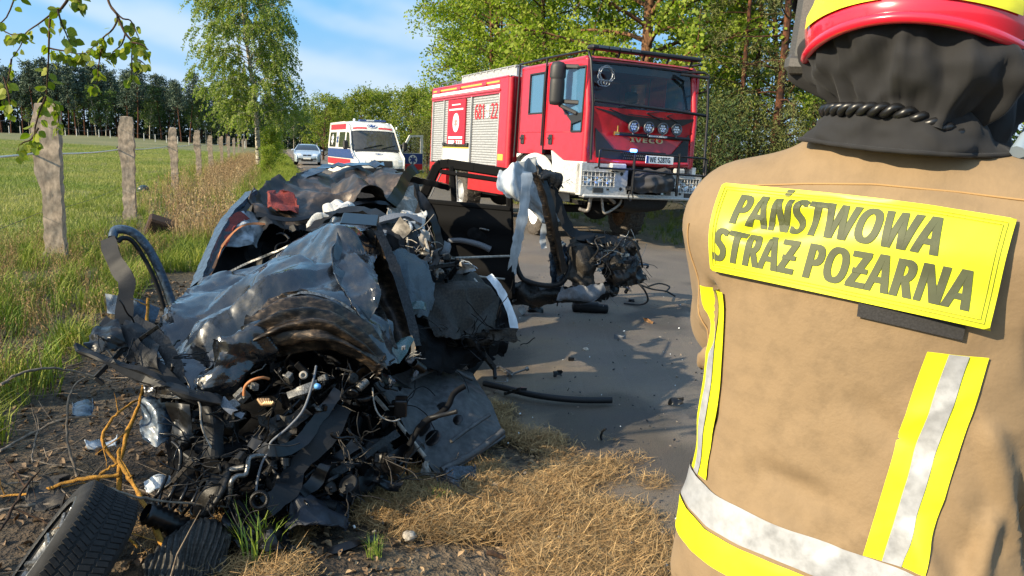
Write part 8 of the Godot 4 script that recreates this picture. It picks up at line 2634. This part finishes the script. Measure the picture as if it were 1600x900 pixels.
func torso_d(p: Vector3) -> float:
	# the padded jacket: an oval tube whose size follows the height
	var y := p.y
	if y < 0.74 or y > 1.62: return 0.25
	var hw := lerpf(0.292, 0.262, smoothstep(0.80, 1.06, y))
	hw = lerpf(hw, 0.250, smoothstep(1.10, 1.32, y))
	hw = lerpf(hw, 0.085, smoothstep(1.42, 1.60, y))
	var hd := lerpf(0.185, 0.162, smoothstep(0.80, 1.06, y))
	hd = lerpf(hd, 0.158, smoothstep(1.10, 1.30, y))
	hd = lerpf(hd, 0.085, smoothstep(1.43, 1.60, y))
	var zc := -0.015 * smoothstep(1.1, 1.4, y) + 0.015 * smoothstep(1.42, 1.56, y)
	var q := Vector2(p.x / hw, (p.z - zc) / hd)
	var r := pow(pow(absf(q.x), 2.4) + pow(absf(q.y), 2.4), 1.0 / 2.4)
	var d := (r - 1.0) * minf(hw, hd) * (0.9 if r < 1.0 else 1.0)
	d = maxf(d, 0.80 - y)
	return d

func fold(p: Vector3, a: Vector3, b: Vector3, w: float, h: float) -> float:
	var ab := b - a
	var t := clampf((p - a).dot(ab) / ab.length_squared(), 0, 1)
	var d := p.distance_to(a + ab * t)
	return h * 2.0 * exp(-d * d / (w * w)) * sin(PI * clampf(t, 0.02, 0.98))

var fold_list := []
var wrinkle: FastNoiseLite

var act := []
var use_torso := true

func body_d(p: Vector3) -> float:
	var d := torso_d(p) if use_torso else 0.3
	for b in act:
		var ab: Vector3 = b[1] - b[0]
		var t := clampf((p - b[0]).dot(ab) / ab.length_squared(), 0, 1)
		var e: float = p.distance_to(b[0] + ab * t) - lerpf(b[2], b[3], t)
		var k: float = b[4]
		var h := clampf(0.5 + 0.5 * (d - e) / k, 0, 1)
		d = lerpf(d, e, h) - k * h * (1.0 - h)
	if use_torso and absf(d) < 0.04 and p.y > 0.78:
		for f in fold_list:
			if p.distance_squared_to(f[4]) < f[5]: d -= fold(p, f[0], f[1], f[2], f[3])
		d -= wrinkle.get_noise_3d(p.x * 4.0, p.y * 2.2, p.z * 4.0) * 0.008
		d += (absf(wrinkle.get_noise_3d(p.x * 5.0 + p.y * 2.0 + 9.0, p.y * 4.0, p.z * 5.0)) - 0.2) * 0.010 * smoothstep(1.34, 1.15, p.y + 0.5 * p.x)
	return d

func near(c: Vector3, size: float) -> void:
	act = []
	for b in bones:
		var ab: Vector3 = b[1] - b[0]
		var t := clampf((c - b[0]).dot(ab) / ab.length_squared(), 0, 1)
		if c.distance_to(b[0] + ab * t) < maxf(b[2], b[3]) + b[4] + size * 1.9: act.append(b)

func nets(lo: Vector3, hi: Vector3, cell: float) -> MB:
	var n := Vector3i(((hi - lo) / cell).ceil()) + Vector3i.ONE
	var f := PackedFloat32Array()
	f.resize(n.x * n.y * n.z)
	f.fill(1.0)
	var blk := 6
	# visit only the blocks that the surface may cross
	for bz in range(0, n.z, blk):
		for by in range(0, n.y, blk):
			for bx in range(0, n.x, blk):
				var c := lo + Vector3(bx + blk * 0.5, by + blk * 0.5, bz + blk * 0.5) * cell
				near(c, blk * cell)
				var d := body_d(c)
				if absf(d) > blk * cell * 1.25:
					if d < 0.0:
						for z in range(bz, mini(bz + blk, n.z)):
							for y in range(by, mini(by + blk, n.y)):
								for x in range(bx, mini(bx + blk, n.x)): f[(z * n.y + y) * n.x + x] = -1.0
					continue
				for z in range(bz, mini(bz + blk, n.z)):
					for y in range(by, mini(by + blk, n.y)):
						for x in range(bx, mini(bx + blk, n.x)): f[(z * n.y + y) * n.x + x] = body_d(lo + Vector3(x, y, z) * cell)
	var b := MB.new()
	var id := PackedInt32Array()
	id.resize(f.size())
	id.fill(-1)
	var sy := n.x
	var sz := n.x * n.y
	var ed := [[0, 1], [2, 3], [4, 5], [6, 7], [0, 2], [1, 3], [4, 6], [5, 7], [0, 4], [1, 5], [2, 6], [3, 7]]
	var off := [0, 1, sy, sy + 1, sz, sz + 1, sz + sy, sz + sy + 1]
	for z in n.z - 1:
		for y in n.y - 1:
			for x in n.x - 1:
				var k := z * sz + y * sy + x
				var m := 0
				for c in 8:
					if f[k + off[c]] < 0.0: m |= 1 << c
				if m == 0 or m == 255: continue
				var s := Vector3.ZERO
				var cnt := 0
				for e in ed:
					if ((m >> e[0]) & 1) == ((m >> e[1]) & 1): continue
					var a := f[k + off[e[0]]]
					var d2 := f[k + off[e[1]]]
					var t := clampf(a / (a - d2), 0.0, 1.0)
					s += Vector3(e[0] & 1, (e[0] >> 1) & 1, e[0] >> 2).lerp(Vector3(e[1] & 1, (e[1] >> 1) & 1, e[1] >> 2), t)
					cnt += 1
				id[k] = b.put(lo + (Vector3(x, y, z) + s / cnt) * cell)
	for z in range(1, n.z - 1):
		for y in range(1, n.y - 1):
			for x in range(1, n.x - 1):
				var k2 := z * sz + y * sy + x
				var ins := f[k2] < 0.0
				for ax in 3:
					var st: int = [1, sy, sz][ax]
					if (f[k2 + st] < 0.0) == ins: continue
					var u: int = [sy, sz, 1][ax]
					var w: int = [sz, 1, sy][ax]
					var q := [id[k2], id[k2 - u], id[k2 - u - w], id[k2 - w]]
					if q.min() < 0: continue
					if ins: b.ix.append_array([q[0], q[2], q[1], q[0], q[3], q[2]])
					else: b.ix.append_array([q[0], q[1], q[2], q[0], q[2], q[3]])
	return b

func field_normals(b: MB) -> PackedVector3Array:
	var o := PackedVector3Array()
	var e := 0.004
	var key := Vector3i(99999, 0, 0)
	for p in b.v:
		var kk := Vector3i((p / 0.075).floor())
		if kk != key:
			key = kk
			near((Vector3(kk) + Vector3(0.5, 0.5, 0.5)) * 0.075, 0.075)
		o.append(Vector3(body_d(p + Vector3(e, 0, 0)) - body_d(p - Vector3(e, 0, 0)), body_d(p + Vector3(0, e, 0)) - body_d(p - Vector3(0, e, 0)), body_d(p + Vector3(0, 0, e)) - body_d(p - Vector3(0, 0, e))).normalized())
	return o

func to_back(x: float, y: float, off: float) -> Vector3:
	# the point of the back (or side) of the jacket hit by a ray that comes from behind, turned round the spine by x / radius
	var a := x / 0.20
	var dir := Vector3(-sin(a), 0, cos(a))         # inwards
	var c := Vector3(x * 0.55, y, -0.02)
	var p := c - dir * 0.5
	p.x = c.x - dir.x * 0.5
	var t := 0.0
	var q := p
	for i in 28:
		var d := body_d(q) - off
		if d < 0.0005: break
		t += d * 0.85
		q = p + dir * t
	return q

func band(x0: Callable, x1: Callable, y0: float, y1: float, nu: int, nv: int, off: float, tilt := 0.0) -> MB:
	var b := MB.new()
	var rows := []
	for i in nv + 1:
		var r := PackedVector3Array()
		var f := float(i) / nv
		for j in nu + 1:
			var g := float(j) / nu
			var x := lerpf(x0.call(f), x1.call(f), g)
			r.append(to_back(x, lerpf(y0, y1, f) + tilt * (clampf(x, -0.25, 0.2) - 0.2), off))
		rows.append(r)
	b.grid(rows)
	return b

func hand_bones(w: Vector3, dir: Vector3, palm: Vector3, side: float) -> void:
	# palm, four curled fingers of different lengths, thumb from the side of the palm
	var acr := dir.cross(palm).normalized() * side
	add_bone(w, w + dir * 0.045, 0.034, 0.036, 0.02)
	add_bone(w + dir * 0.05 - acr * 0.02, w + dir * 0.085 - acr * 0.024, 0.022, 0.018, 0.015)
	add_bone(w + dir * 0.05 + acr * 0.018, w + dir * 0.09 + acr * 0.026, 0.022, 0.018, 0.015)
	var ln := [0.040, 0.045, 0.042, 0.032]
	for i in 4:
		var k := w + dir * 0.088 + acr * (0.030 - i * 0.020)
		var a: Vector3 = k + (dir * 0.9 + palm * 0.35).normalized() * ln[i]
		var b: Vector3 = a + (dir * 0.35 + palm).normalized() * ln[i] * 0.75
		var c: Vector3 = b + (palm - dir * 0.5).normalized() * ln[i] * 0.55
		add_bone(k, a, 0.0115, 0.0105, 0.006)
		add_bone(a, b, 0.0105, 0.0095, 0.006)
		add_bone(b, c, 0.0095, 0.008, 0.006)
	var t0 := w + dir * 0.03 + acr * 0.032
	var t1 := t0 + (dir * 0.6 + acr * 0.7 + palm * 0.4).normalized() * 0.040
	add_bone(t0, t1, 0.014, 0.012, 0.01)
	add_bone(t1, t1 + (dir * 0.8 + palm * 0.7).normalized() * 0.032, 0.012, 0.010, 0.008)

func build_person() -> void:
	wrinkle = noise(FastNoiseLite.TYPE_SIMPLEX_SMOOTH, 1.0, 2, 91)
	mat("jacket_cloth", lin(0.222, 0.152, 0.083), 0.85, 0.0, {"tex": T.cloth, "scale": 2.2, "height": T.fineh, "hs": 0.05, "rim": 0.25})
	mat("trousers_cloth", lin(0.285, 0.172, 0.076), 0.85, 0.0, {"tex": T.cloth, "scale": 2.2})
	mat("flap_yellow", lin(0.78, 0.80, 0.025), 0.45, 0.0, {"tex": T.patch, "scale": 2.5})
	mat("tape_yellow", lin(0.82, 0.80, 0.015), 0.5, 0.0, {"tex": T.patch, "scale": 3.0})
	mat("tape_silver", lin(0.40, 0.41, 0.43), 0.4, 0.2, {"tex": T.blotch2, "scale": 4.0})
	mat("print_dark", lin(0.075, 0.085, 0.04), 0.7, 0.0, {"tex": T.printw, "scale": 1.5})
	mat("hood_cloth", lin(0.012, 0.012, 0.0135), 0.9, 0.0, {"tex": T.cloth, "scale": 3.0, "rim": 0.25})
	mat("rope_black", lin(0.010, 0.010, 0.011), 0.35)
	mat("helmet_red", lin(0.68, 0.012, 0.035), 0.22, 0.0, {"coat": 1.0})
	mat("helmet_yellow", lin(0.75, 0.72, 0.02), 0.4, 0.0, {"tex": T.patch, "scale": 6.0})
	mat("skin", lin(0.42, 0.24, 0.16), 0.55)
	mat("boot_black", lin(0.012, 0.012, 0.012), 0.5)
	mat("seam", lin(0.33, 0.20, 0.085), 0.9)
	mat("velcro", lin(0.035, 0.034, 0.036), 0.9, 0.0, {"tex": T.fine, "scale": 5.0})
	bones = []
	var hand_at := []
	# arms folded forward; legs; neck and head stay inside hood and helmet
	for s in [-1.0, 1.0]:
		var sh := Vector3(s * 0.215, 1.435, -0.01)
		var el := Vector3(s * 0.285, 1.235, 0.15)
		var wr_ := Vector3(s * 0.10, 1.22 + 0.03 * s, 0.36)
		add_bone(Vector3(s * 0.05, 1.565, -0.01), Vector3(s * 0.20, 1.455, -0.015), 0.055, 0.075, 0.06)
		add_bone(sh, el, 0.105, 0.082, 0.07)
		add_bone(el, wr_, 0.074, 0.052, 0.05)
		var dir := (Vector3(-s * 0.6, -0.05, 0.35)).normalized()
		hand_at.append([wr_ + dir * 0.05, dir, Vector3(-s * 0.3, -0.7, -0.5).normalized(), s])
		var hip := Vector3(s * 0.105, 0.90, 0.0)
		add_bone(hip, Vector3(s * 0.125, 0.50, 0.02), 0.125, 0.098, 0.08)
		add_bone(Vector3(s * 0.125, 0.50, 0.02), Vector3(s * 0.13, 0.12, -0.01), 0.098, 0.085, 0.05)
		add_bone(Vector3(s * 0.13, 0.07, -0.03), Vector3(s * 0.145, 0.055, 0.15), 0.062, 0.05, 0.04)
	add_bone(Vector3(0, 1.50, 0.0), Vector3(0, 1.66, 0.015), 0.066, 0.060, 0.05)
	add_bone(Vector3(0, 1.73, 0.03), Vector3(0, 1.80, 0.01), 0.084, 0.092, 0.05)
	add_bone(Vector3(0, 1.655, 0.075), Vector3(0, 1.68, 0.06), 0.045, 0.06, 0.04)
	add_bone(Vector3(0, 1.695, 0.125), Vector3(0, 1.72, 0.115), 0.012, 0.010, 0.015)   # nose
	# cloth folds: [from, to, width, height]
	fold_list = [
		[Vector3(-0.05, 1.50, -0.13), Vector3(-0.22, 1.45, -0.10), 0.016, 0.012], [Vector3(0.02, 1.485, -0.145), Vector3(0.17, 1.475, -0.12), 0.014, 0.010], [Vector3(0.05, 1.455, -0.155), Vector3(0.20, 1.43, -0.13), 0.014, -0.008],
		[Vector3(0.20, 1.40, -0.09), Vector3(0.285, 1.24, -0.05), 0.018, 0.016], [Vector3(0.225, 1.36, -0.10), Vector3(0.25, 1.22, -0.10), 0.014, -0.016], [Vector3(0.26, 1.22, -0.05), Vector3(0.30, 1.15, 0.0), 0.014, 0.014],
		[Vector3(-0.18, 1.22, -0.15), Vector3(-0.24, 1.02, -0.08), 0.016, 0.014], [Vector3(-0.215, 1.15, -0.12), Vector3(-0.25, 0.96, -0.04), 0.014, -0.014], [Vector3(-0.21, 1.10, -0.13), Vector3(-0.19, 0.95, -0.14), 0.014, 0.010],
		[Vector3(0.0, 1.22, -0.17), Vector3(-0.13, 1.14, -0.17), 0.020, -0.009], [Vector3(-0.10, 1.06, -0.165), Vector3(-0.17, 0.93, -0.16), 0.020, 0.008], [Vector3(0.10, 1.00, -0.16), Vector3(-0.02, 0.94, -0.17), 0.016, 0.007],
		[Vector3(0.22, 1.10, -0.08), Vector3(0.17, 0.98, -0.13), 0.014, 0.010], [Vector3(0.20, 1.14, -0.11), Vector3(0.23, 1.02, -0.06), 0.012, -0.009], [Vector3(-0.22, 1.40, -0.10), Vector3(-0.24, 1.25, -0.11), 0.016, -0.014], [Vector3(-0.02, 1.04, -0.17), Vector3(0.12, 1.07, -0.15), 0.018, -0.006],
		[Vector3(-0.06, 0.92, -0.18), Vector3(-0.2, 0.90, -0.14), 0.012, 0.008], [Vector3(0.05, 0.915, -0.18), Vector3(0.2, 0.93, -0.12), 0.012, 0.008],
	]
	var at := PERSON_AT
	var t := thing("person", "person from behind in a tan firefighter's coat, black hood and red helmet", "person", at, PERSON_TURN)
	for f in fold_list:
		f.append((f[0] + f[1]) * 0.5)
		f.append(pow(f[0].distance_to(f[1]) * 0.5 + f[2] * 3.0, 2))
	var b := nets(Vector3(-0.46, -0.01, -0.27), Vector3(0.46, 1.93, 0.46), 0.0112)
	obj("body", b, M.jacket_cloth, t, field_normals(b))
	var kept := bones
	for h in hand_at:
		bones = []
		use_torso = false
		hand_bones(h[0], h[1], h[2], h[3])
		var hb := nets(h[0] - Vector3(0.13, 0.13, 0.13), h[0] + Vector3(0.13, 0.13, 0.13), 0.0055)
		obj("glove", hb, M.boot_black, t)
	use_torso = true
	bones = kept
	act = []
	for q in bones:
		if q[0].y > 0.85 and q[0].y < 1.60: act.append(q)
	# the yellow back flap with its lettering
	var c00 := on_coat(1115, 424)
	var c10 := on_coat(1549, 518)
	var c01 := on_coat(1134, 288)
	var c11 := on_coat(1590, 344)
	var back_n := (c10 - c00).cross(c01 - c00).normalized()
	if back_n.z > 0.0: back_n = -back_n
	var fl := func(u: float, w: float, o: float) -> Vector3:       # u 0..1 from the left, w 0..1 upwards
		var q := (c00.lerp(c10, u)).lerp(c01.lerp(c11, u), w) + back_n * (0.032 * sin(PI * u) * (1.0 - 0.15 * w) + 0.004)
		for i in 4:
			var e := body_d(q) - 0.003
			if e >= 0.0: break
			q -= back_n * e * 1.1
		return q + back_n * o
	var g := MB.new()
	var rows := []
	var nu := 64
	var nv := 24
	for i in nv + 1:
		var r := PackedVector3Array()
		for j in nu + 1:
			var u := float(j) / nu
			var w := float(i) / nv
			# rounded corners
			var cx := clampf(absf(u - 0.5) * 2.0, 0, 1)
			var ww := 0.5 + (w - 0.5) * (1.0 - 0.05 * smoothstep(0.97, 1.0, cx))
			var lift := 0.010 + 0.004 * sin(u * 7.0 + w * 3.0) + 0.010 * smoothstep(0.35, 0.0, w) * smoothstep(0.4, 1.0, u)
			r.append(fl.call(u, ww, lift))
		rows.append(r)
	g.grid(rows)
	var rim := []
	for j in nu + 1: rim.append([rows[0][j], fl.call(float(j) / nu, 0.0, 0.002)])
	for s in [[0, 0.0], [nv, 1.0]]:
		var a := PackedVector3Array(); var c := PackedVector3Array()
		for j in nu + 1:
			a.append(rows[s[0]][j]); c.append(fl.call(float(j) / nu, s[1], 0.003))
		g.grid([a, c])
	var flap := obj("back_flap", g, M.flap_yellow, t)
	var st := MB.new()
	for lp in [0.045, 0.075]:
		var pts := []
		for q in [[lp * 0.4, lp], [1.0 - lp * 0.4, lp], [1.0 - lp * 0.4, 1.0 - lp], [lp * 0.4, 1.0 - lp], [lp * 0.4, lp]]: pts.append(q)
		for i in 4:
			var ln := []
			for k in 25:
				var q2 := Vector2(pts[i][0], pts[i][1]).lerp(Vector2(pts[i + 1][0], pts[i + 1][1]), k / 24.0)
				ln.append(fl.call(q2.x, q2.y, 0.0112 + 0.004 * sin(q2.x * 7.0 + q2.y * 3.0) + 0.010 * smoothstep(0.35, 0.0, q2.y) * smoothstep(0.4, 1.0, q2.x)))
			st.tube(ln, 0.0007, 4)
	obj("stitching", st, mat("stitch_olive", lin(0.40, 0.40, 0.03), 0.8), flap)
	for ln2 in [["PAŃSTWOWA", 0.085, 0.815, 0.535, 0.345], ["STRAZ POZARNA", 0.022, 0.930, 0.115, 0.345]]:
		var hgt := 0.10
		var wid := text_width(ln2[0], hgt, 1.0)
		var sc: float = (ln2[2] - ln2[1]) / wid
		var shear := 0.016
		var tx := MB.new()
		# heavy print: three strokes laid side by side
		for e in [0, 1, 2]:
			var one := letters(ln2[0], hgt, func(x, y, d):
				var w: float = ln2[3] + y / hgt * ln2[4]
				var u: float = ln2[1] + x * sc + y / hgt * shear + (e - 1) * 0.0042
				d += e * 0.00025
				return fl.call(u, w, 0.0106 + d + 0.004 * sin(u * 7.0 + w * 3.0) + 0.010 * smoothstep(0.35, 0.0, w) * smoothstep(0.4, 1.0, u)), 0.0006, 1.0, 0.0, 'Droid Sans', true, 0.02)
			var k0 := tx.v.size()
			tx.v.append_array(one.v); tx.uv.append_array(one.uv); tx.c.append_array(one.c)
			for q in one.ix: tx.ix.append(q + k0)
		# the barred Z: a short stroke across the middle of the letter
		for pre in (['STRA', 'STRAZ POZ'] if ln2[0].begins_with('STRA') else []):
			var xa: float = text_width(pre + ('Z' if pre == 'STRA' else ''), hgt) - hgt * 0.58
			var bar := MB.new()
			var rws := []
			for i in 3:
				var r3 := PackedVector3Array()
				for j in 9:
					var yy := hgt * lerpf(0.43, 0.57, i / 2.0)
					var u3: float = ln2[1] + (xa + hgt * 0.60 * j / 8.0) * sc + yy / hgt * shear
					var w3: float = ln2[3] + yy / hgt * ln2[4]
					r3.append(fl.call(u3, w3, 0.0124 + 0.004 * sin(u3 * 7.0 + w3 * 3.0) + 0.010 * smoothstep(0.35, 0.0, w3) * smoothstep(0.4, 1.0, u3)))
				rws.append(r3)
			bar.grid(rws)
			obj("letter_bar", bar, M.print_dark, flap)
		obj("flap_lettering", crisp(tx, 0.8), M.print_dark, flap)
	var vc := MB.new()
	vc.grid(_flap_rows(fl, 0.60, 0.93, -0.14, 0.05, 0.004))
	obj("velcro_strip", vc, M.velcro, t)
	# vertical tapes: yellow with a silver middle
	for tp in [[0.190, 0.198, 1.008, 1.335], [-0.106, -0.070, 0.983, 1.300]]:
		var cy := func(f: float) -> float: return lerpf(tp[1], tp[0], f)
		var y := band(func(f): return cy.call(f) + 0.029, func(f): return cy.call(f) - 0.029, tp[2], tp[3], 10, 40, 0.0030)
		var yt := obj("vertical_tape", y, M.tape_yellow, t)
		obj("silver_stripe", band(func(f): return cy.call(f) + 0.0095, func(f): return cy.call(f) - 0.0095, tp[2], tp[3], 6, 40, 0.0046), M.tape_silver, yt)
	# hem bands going round
	var hem := MB.new()
	obj("hem_silver_tape", band(func(_f): return 0.30, func(_f): return -0.42, 0.948, 1.003, 90, 6, 0.0034, 0.085), M.tape_silver, t)
	obj("hem_yellow_tape", band(func(_f): return 0.30, func(_f): return -0.42, 0.890, 0.942, 90, 6, 0.0034, 0.085), M.tape_yellow, t)
	# seams of the coat
	for sm in [[[0.215, 1.44], [0.235, 1.30], [0.225, 1.16]], [[-0.215, 1.46], [-0.235, 1.32], [-0.215, 1.12], [-0.225, 0.99]], [[0.20, 1.505], [0.10, 1.515], [0.0, 1.52], [-0.1, 1.515], [-0.2, 1.505]]]:
		var pts2 := []
		for q in sm: pts2.append(to_back(q[0], q[1], 0.0008))
		var fine := []
		for i in sm.size() * 8:
			var u2: float = float(i) / (sm.size() * 8 - 1) * (sm.size() - 1)
			var k2 := mini(int(u2), sm.size() - 2)
			fine.append(to_back(lerpf(sm[k2][0], sm[k2 + 1][0], u2 - k2), lerpf(sm[k2][1], sm[k2 + 1][1], u2 - k2), 0.0004))
		var sb := MB.new(); sb.tube(fine, 0.0016, 5)
		obj("seam", sb, M.seam, t)
	_hood(t)
	_helmet(t)
	for q in ['neck_curtain', 'helmet_shell', 'collar']:
		var o: Node3D = t.get_node(q)
		var sc := 1.06 if q != 'collar' else 1.0
		o.scale = Vector3.ONE * sc
		o.position = Vector3(-0.012, 1.64 * (1.0 - sc), 0)
	# face, only seen from the far side
	for s in [-1.0, 1.0]:
		var fc := MB.new()
		fc.ball(Vector3(s * 0.032, 1.735, 0.108), Vector3(0.013, 0.010, 0.010), Basis(), 10, 8)
		obj("eye", fc, M.sign_white, t)
	var mo := MB.new()
	mo.ball(Vector3(0, 1.665, 0.125), Vector3(0.024, 0.007, 0.008), Basis(), 12, 8)
	obj("mouth", mo, M.skin, t)

# where a line of sight of the photograph meets the coat, in his own axes
func on_coat(x: float, y: float) -> Vector3:
	var inv := Transform3D(Basis.from_euler(Vector3(0, PERSON_TURN, 0)), PERSON_AT).affine_inverse()
	var p := inv * EYE
	var d := (inv.basis * ray(x, y)).normalized()
	p += d * 0.7
	for i in 60:
		var e := body_d(p)
		if e < 0.001: break
		p += d * e * 0.8
	return p

func _flap_rows(fl: Callable, u0: float, u1: float, w0: float, w1: float, o: float) -> Array:
	var rows := []
	for i in 7:
		var r := PackedVector3Array()
		for j in 25: r.append(fl.call(lerpf(u0, u1, j / 24.0), lerpf(w0, w1, i / 6.0), o))
		rows.append(r)
	return rows

func _hood(t: Node3D) -> void:
	# neck curtain of the helmet, gathered by a cord, and the coat's black collar under it
	var nz := noise(FastNoiseLite.TYPE_SIMPLEX_SMOOTH, 1.0, 2, 95)
	var rows := []
	for i in 41:
		var f := i / 40.0
		var y := lerpf(1.775, 1.618, f)
		var r := PackedVector3Array()
		for j in 96:
			var a := lerpf(0.8, TAU - 0.8, j / 95.0)                # 0 = forwards (+z), PI = back
			var dx := sin(a)
			var dz := cos(a)
			var rx := lerpf(0.122, 0.142, smoothstep(0.0, 0.45, f))
			rx = lerpf(rx, 0.100, smoothstep(0.60, 0.98, f))
			var rz := lerpf(0.146, 0.150, smoothstep(0.0, 0.4, f))
			rz = lerpf(rz, 0.104, smoothstep(0.50, 0.97, f))
			# folds drawn down to the cord, and the flare at his left
			var k := sin(a * 7.0 + 4.0 * nz.get_noise_2d(a * 1.5, f * 2.0)) * 0.35 * smoothstep(0.3, 0.9, f) + nz.get_noise_2d(a * 1.6 + f * 1.2, f * 2.0 + 5.0) * 1.2
			var amp := 0.010 * smoothstep(0.05, 0.7, f) + 0.004
			var sag := 0.016 * sin(f * 5.0 + a * 3.0 + nz.get_noise_2d(a * 2.0, 3.0) * 3.0) * smoothstep(0.1, 0.5, f)
			var fl := 0.018 * exp(-pow((wrapf(a - 1.9, -PI, PI)) / 0.38, 2)) * smoothstep(0.15, 0.58, f) * smoothstep(0.98, 0.66, f)
			var q := k * amp + sag + fl
			r.append(Vector3(dx * (rx + q), y + (0.004 * sin(a) - 0.045 * pow(maxf(0.0, -sin(a)), 1.5)) * f, dz * (rz + q) - 0.005))
		rows.append(r)
	var b := MB.new(); b.grid(rows)
	var hd := obj("neck_curtain", b, M.hood_cloth, t)
	var rows2 := []
	for i in 25:
		var f := i / 24.0
		var r := PackedVector3Array()
		for j in 96:
			var a := TAU * j / 96.0
			var back := 0.5 - 0.5 * cos(a)
			var y := lerpf(1.630, 1.592 - 0.024 * back + 0.010 * sin(a), f)
			var rr := lerpf(0.098, 0.126 + 0.008 * back, pow(f, 0.5)) + 0.007 * sin(a * 5.0 + f * 3.0) * f + nz.get_noise_2d(a * 2.0, f + 20.0) * 0.012
			r.append(Vector3(sin(a) * (rr + 0.012 * f), y, cos(a) * rr - 0.008))
		rows2.append(r)
	var b2 := MB.new(); b2.grid(rows2, true)
	var last: PackedVector3Array = rows2[-1]
	b2.tube(Array(last) + [last[0]], 0.0035, 6, false)
	obj("collar", b2, M.hood_cloth, t)
	# twisted cord
	var cord := MB.new()
	for k in 2:
		var pts := []
		for i in 241:
			var a := TAU * i / 240.0
			var tw := a * 21.0 + PI * k
			var rr := 0.110 + cos(tw) * 0.0050
			pts.append(Vector3(sin(a) * rr, 1.624 + sin(tw) * 0.0050 + 0.004 * sin(a) - 0.045 * pow(maxf(0.0, -sin(a)), 1.5), cos(a) * (rr + 0.004) - 0.006))
		cord.tube(pts, 0.0056, 8, false)
	obj("cord", cord, M.rope_black, hd)
	# grey blue inner edge of the curtain at his right
	var eg := MB.new()
	var ep := []
	for i in 14:
		var a := -1.9 + i * 0.045
		ep.append(Vector3(sin(a) * 0.150, 1.575 + i * 0.006, cos(a) * 0.155))
	eg.tube(ep, taper(14, 0.010, 0.006), 8)
	obj("curtain_edge", eg, mat("curtain_grey", lin(0.20, 0.26, 0.33), 0.7), hd)

func _helmet(t: Node3D) -> void:
	var c := Vector3(0, 1.752, 0.005)
	var dome := func(a: float, e: float, off: float) -> Vector3:      # a round, e up (0..1)
		var h := e * PI / 2
		var flare := 0.012 * exp(-maxf(e, 0.0) * 14.0)
		return c + Vector3(sin(a) * cos(h) * (0.140 + off + flare), sin(h) * (0.165 + off), cos(a) * cos(h) * (0.163 + off + flare))
	var grid_of := func(a0: float, a1: float, e0: Callable, e1: Callable, n: int, m: int, off: float) -> MB:
		var b := MB.new()
		var rows := []
		for i in m + 1:
			var r := PackedVector3Array()
			for j in n + 1:
				var a := lerpf(a0, a1, float(j) / n)
				r.append(dome.call(a, lerpf(e0.call(a), e1.call(a), float(i) / m), off))
			rows.append(r)
		b.grid(rows)
		return b
	# brim dips towards the ears, rises at the nape
	var low := func(a: float) -> float: return -0.055 - 0.16 * pow(absf(sin(a)), 2.0) + 0.02 * cos(a)
	var sh := obj("helmet_shell", grid_of.call(0.0, TAU, low, func(_a): return 1.0, 96, 36, 0.0), M.helmet_red, t)
	var lip := []
	for i in 97:
		var a := TAU * i / 96.0
		lip.append(dome.call(a, low.call(a), 0.002))
	var lb := MB.new(); lb.tube(lip, 0.0075, 8, false)
	obj("helmet_brim", lb, M.helmet_red, sh)
	var inn := obj("helmet_lining", grid_of.call(0.0, TAU, low, func(_a): return 0.9, 48, 10, -0.012), M.boot_black, sh)
	# reflective yellow panels round the back, parted by a white one
	for q in [[PI - 1.0, PI - 0.11], [PI + 0.11, PI + 1.0]]:
		obj("reflective_panel", grid_of.call(q[0], q[1], func(a): return 0.015 - 0.10 * pow(absf(sin(a)), 2.0), func(_a): return 0.46, 24, 8, 0.0035), M.helmet_yellow, sh)
	obj("white_panel", grid_of.call(PI - 0.20, PI + 0.20, func(_a): return 0.075, func(_a): return 0.30, 8, 6, 0.0050), M.sign_white, sh)
	# lamp bracket at his left temple
	var lm := MB.new()
	lm.box(Vector3(0.150, 1.742, -0.01), Vector3(0.036, 0.115, 0.080), Basis.from_euler(Vector3(0.1, 0.15, 0.05)), 0.010)
	lm.box(Vector3(0.152, 1.692, -0.015), Vector3(0.042, 0.028, 0.090), Basis.from_euler(Vector3(0.1, 0.15, 0.05)), 0.008)
	lm.lathe([Vector2(0.016, -0.05), Vector2(0.018, 0.05), Vector2(0.001, 0.05)], Vector3(0.160, 1.785, 0.03), Basis.from_euler(Vector3(PI / 2, 0, 0)), 14)
	obj("lamp_bracket", lm, mat("bracket_grey", lin(0.07, 0.068, 0.065), 0.6, 0.0, {"tex": T.fine, "scale": 6.0}), sh)
	var cr_ := MB.new()
	var pts := []
	for i in 20: pts.append(dome.call(PI if i < 10 else 0.0, 0.42 + (i if i < 10 else 19 - i) * 0.06, 0.006))
	cr_.tube(pts, 0.010, 8)
	obj("helmet_ridge", cr_, M.helmet_red, sh)

func _ready() -> void:
	setup_view()
	build_textures()
	build_ground()
	build_fence()
	build_trees()
	build_grass()
	vehicle_mats()
	build_silver_car()
	build_ambulance()
	build_fire_engine()
	build_wreck()
	build_loose()
	build_branches()
	build_person()
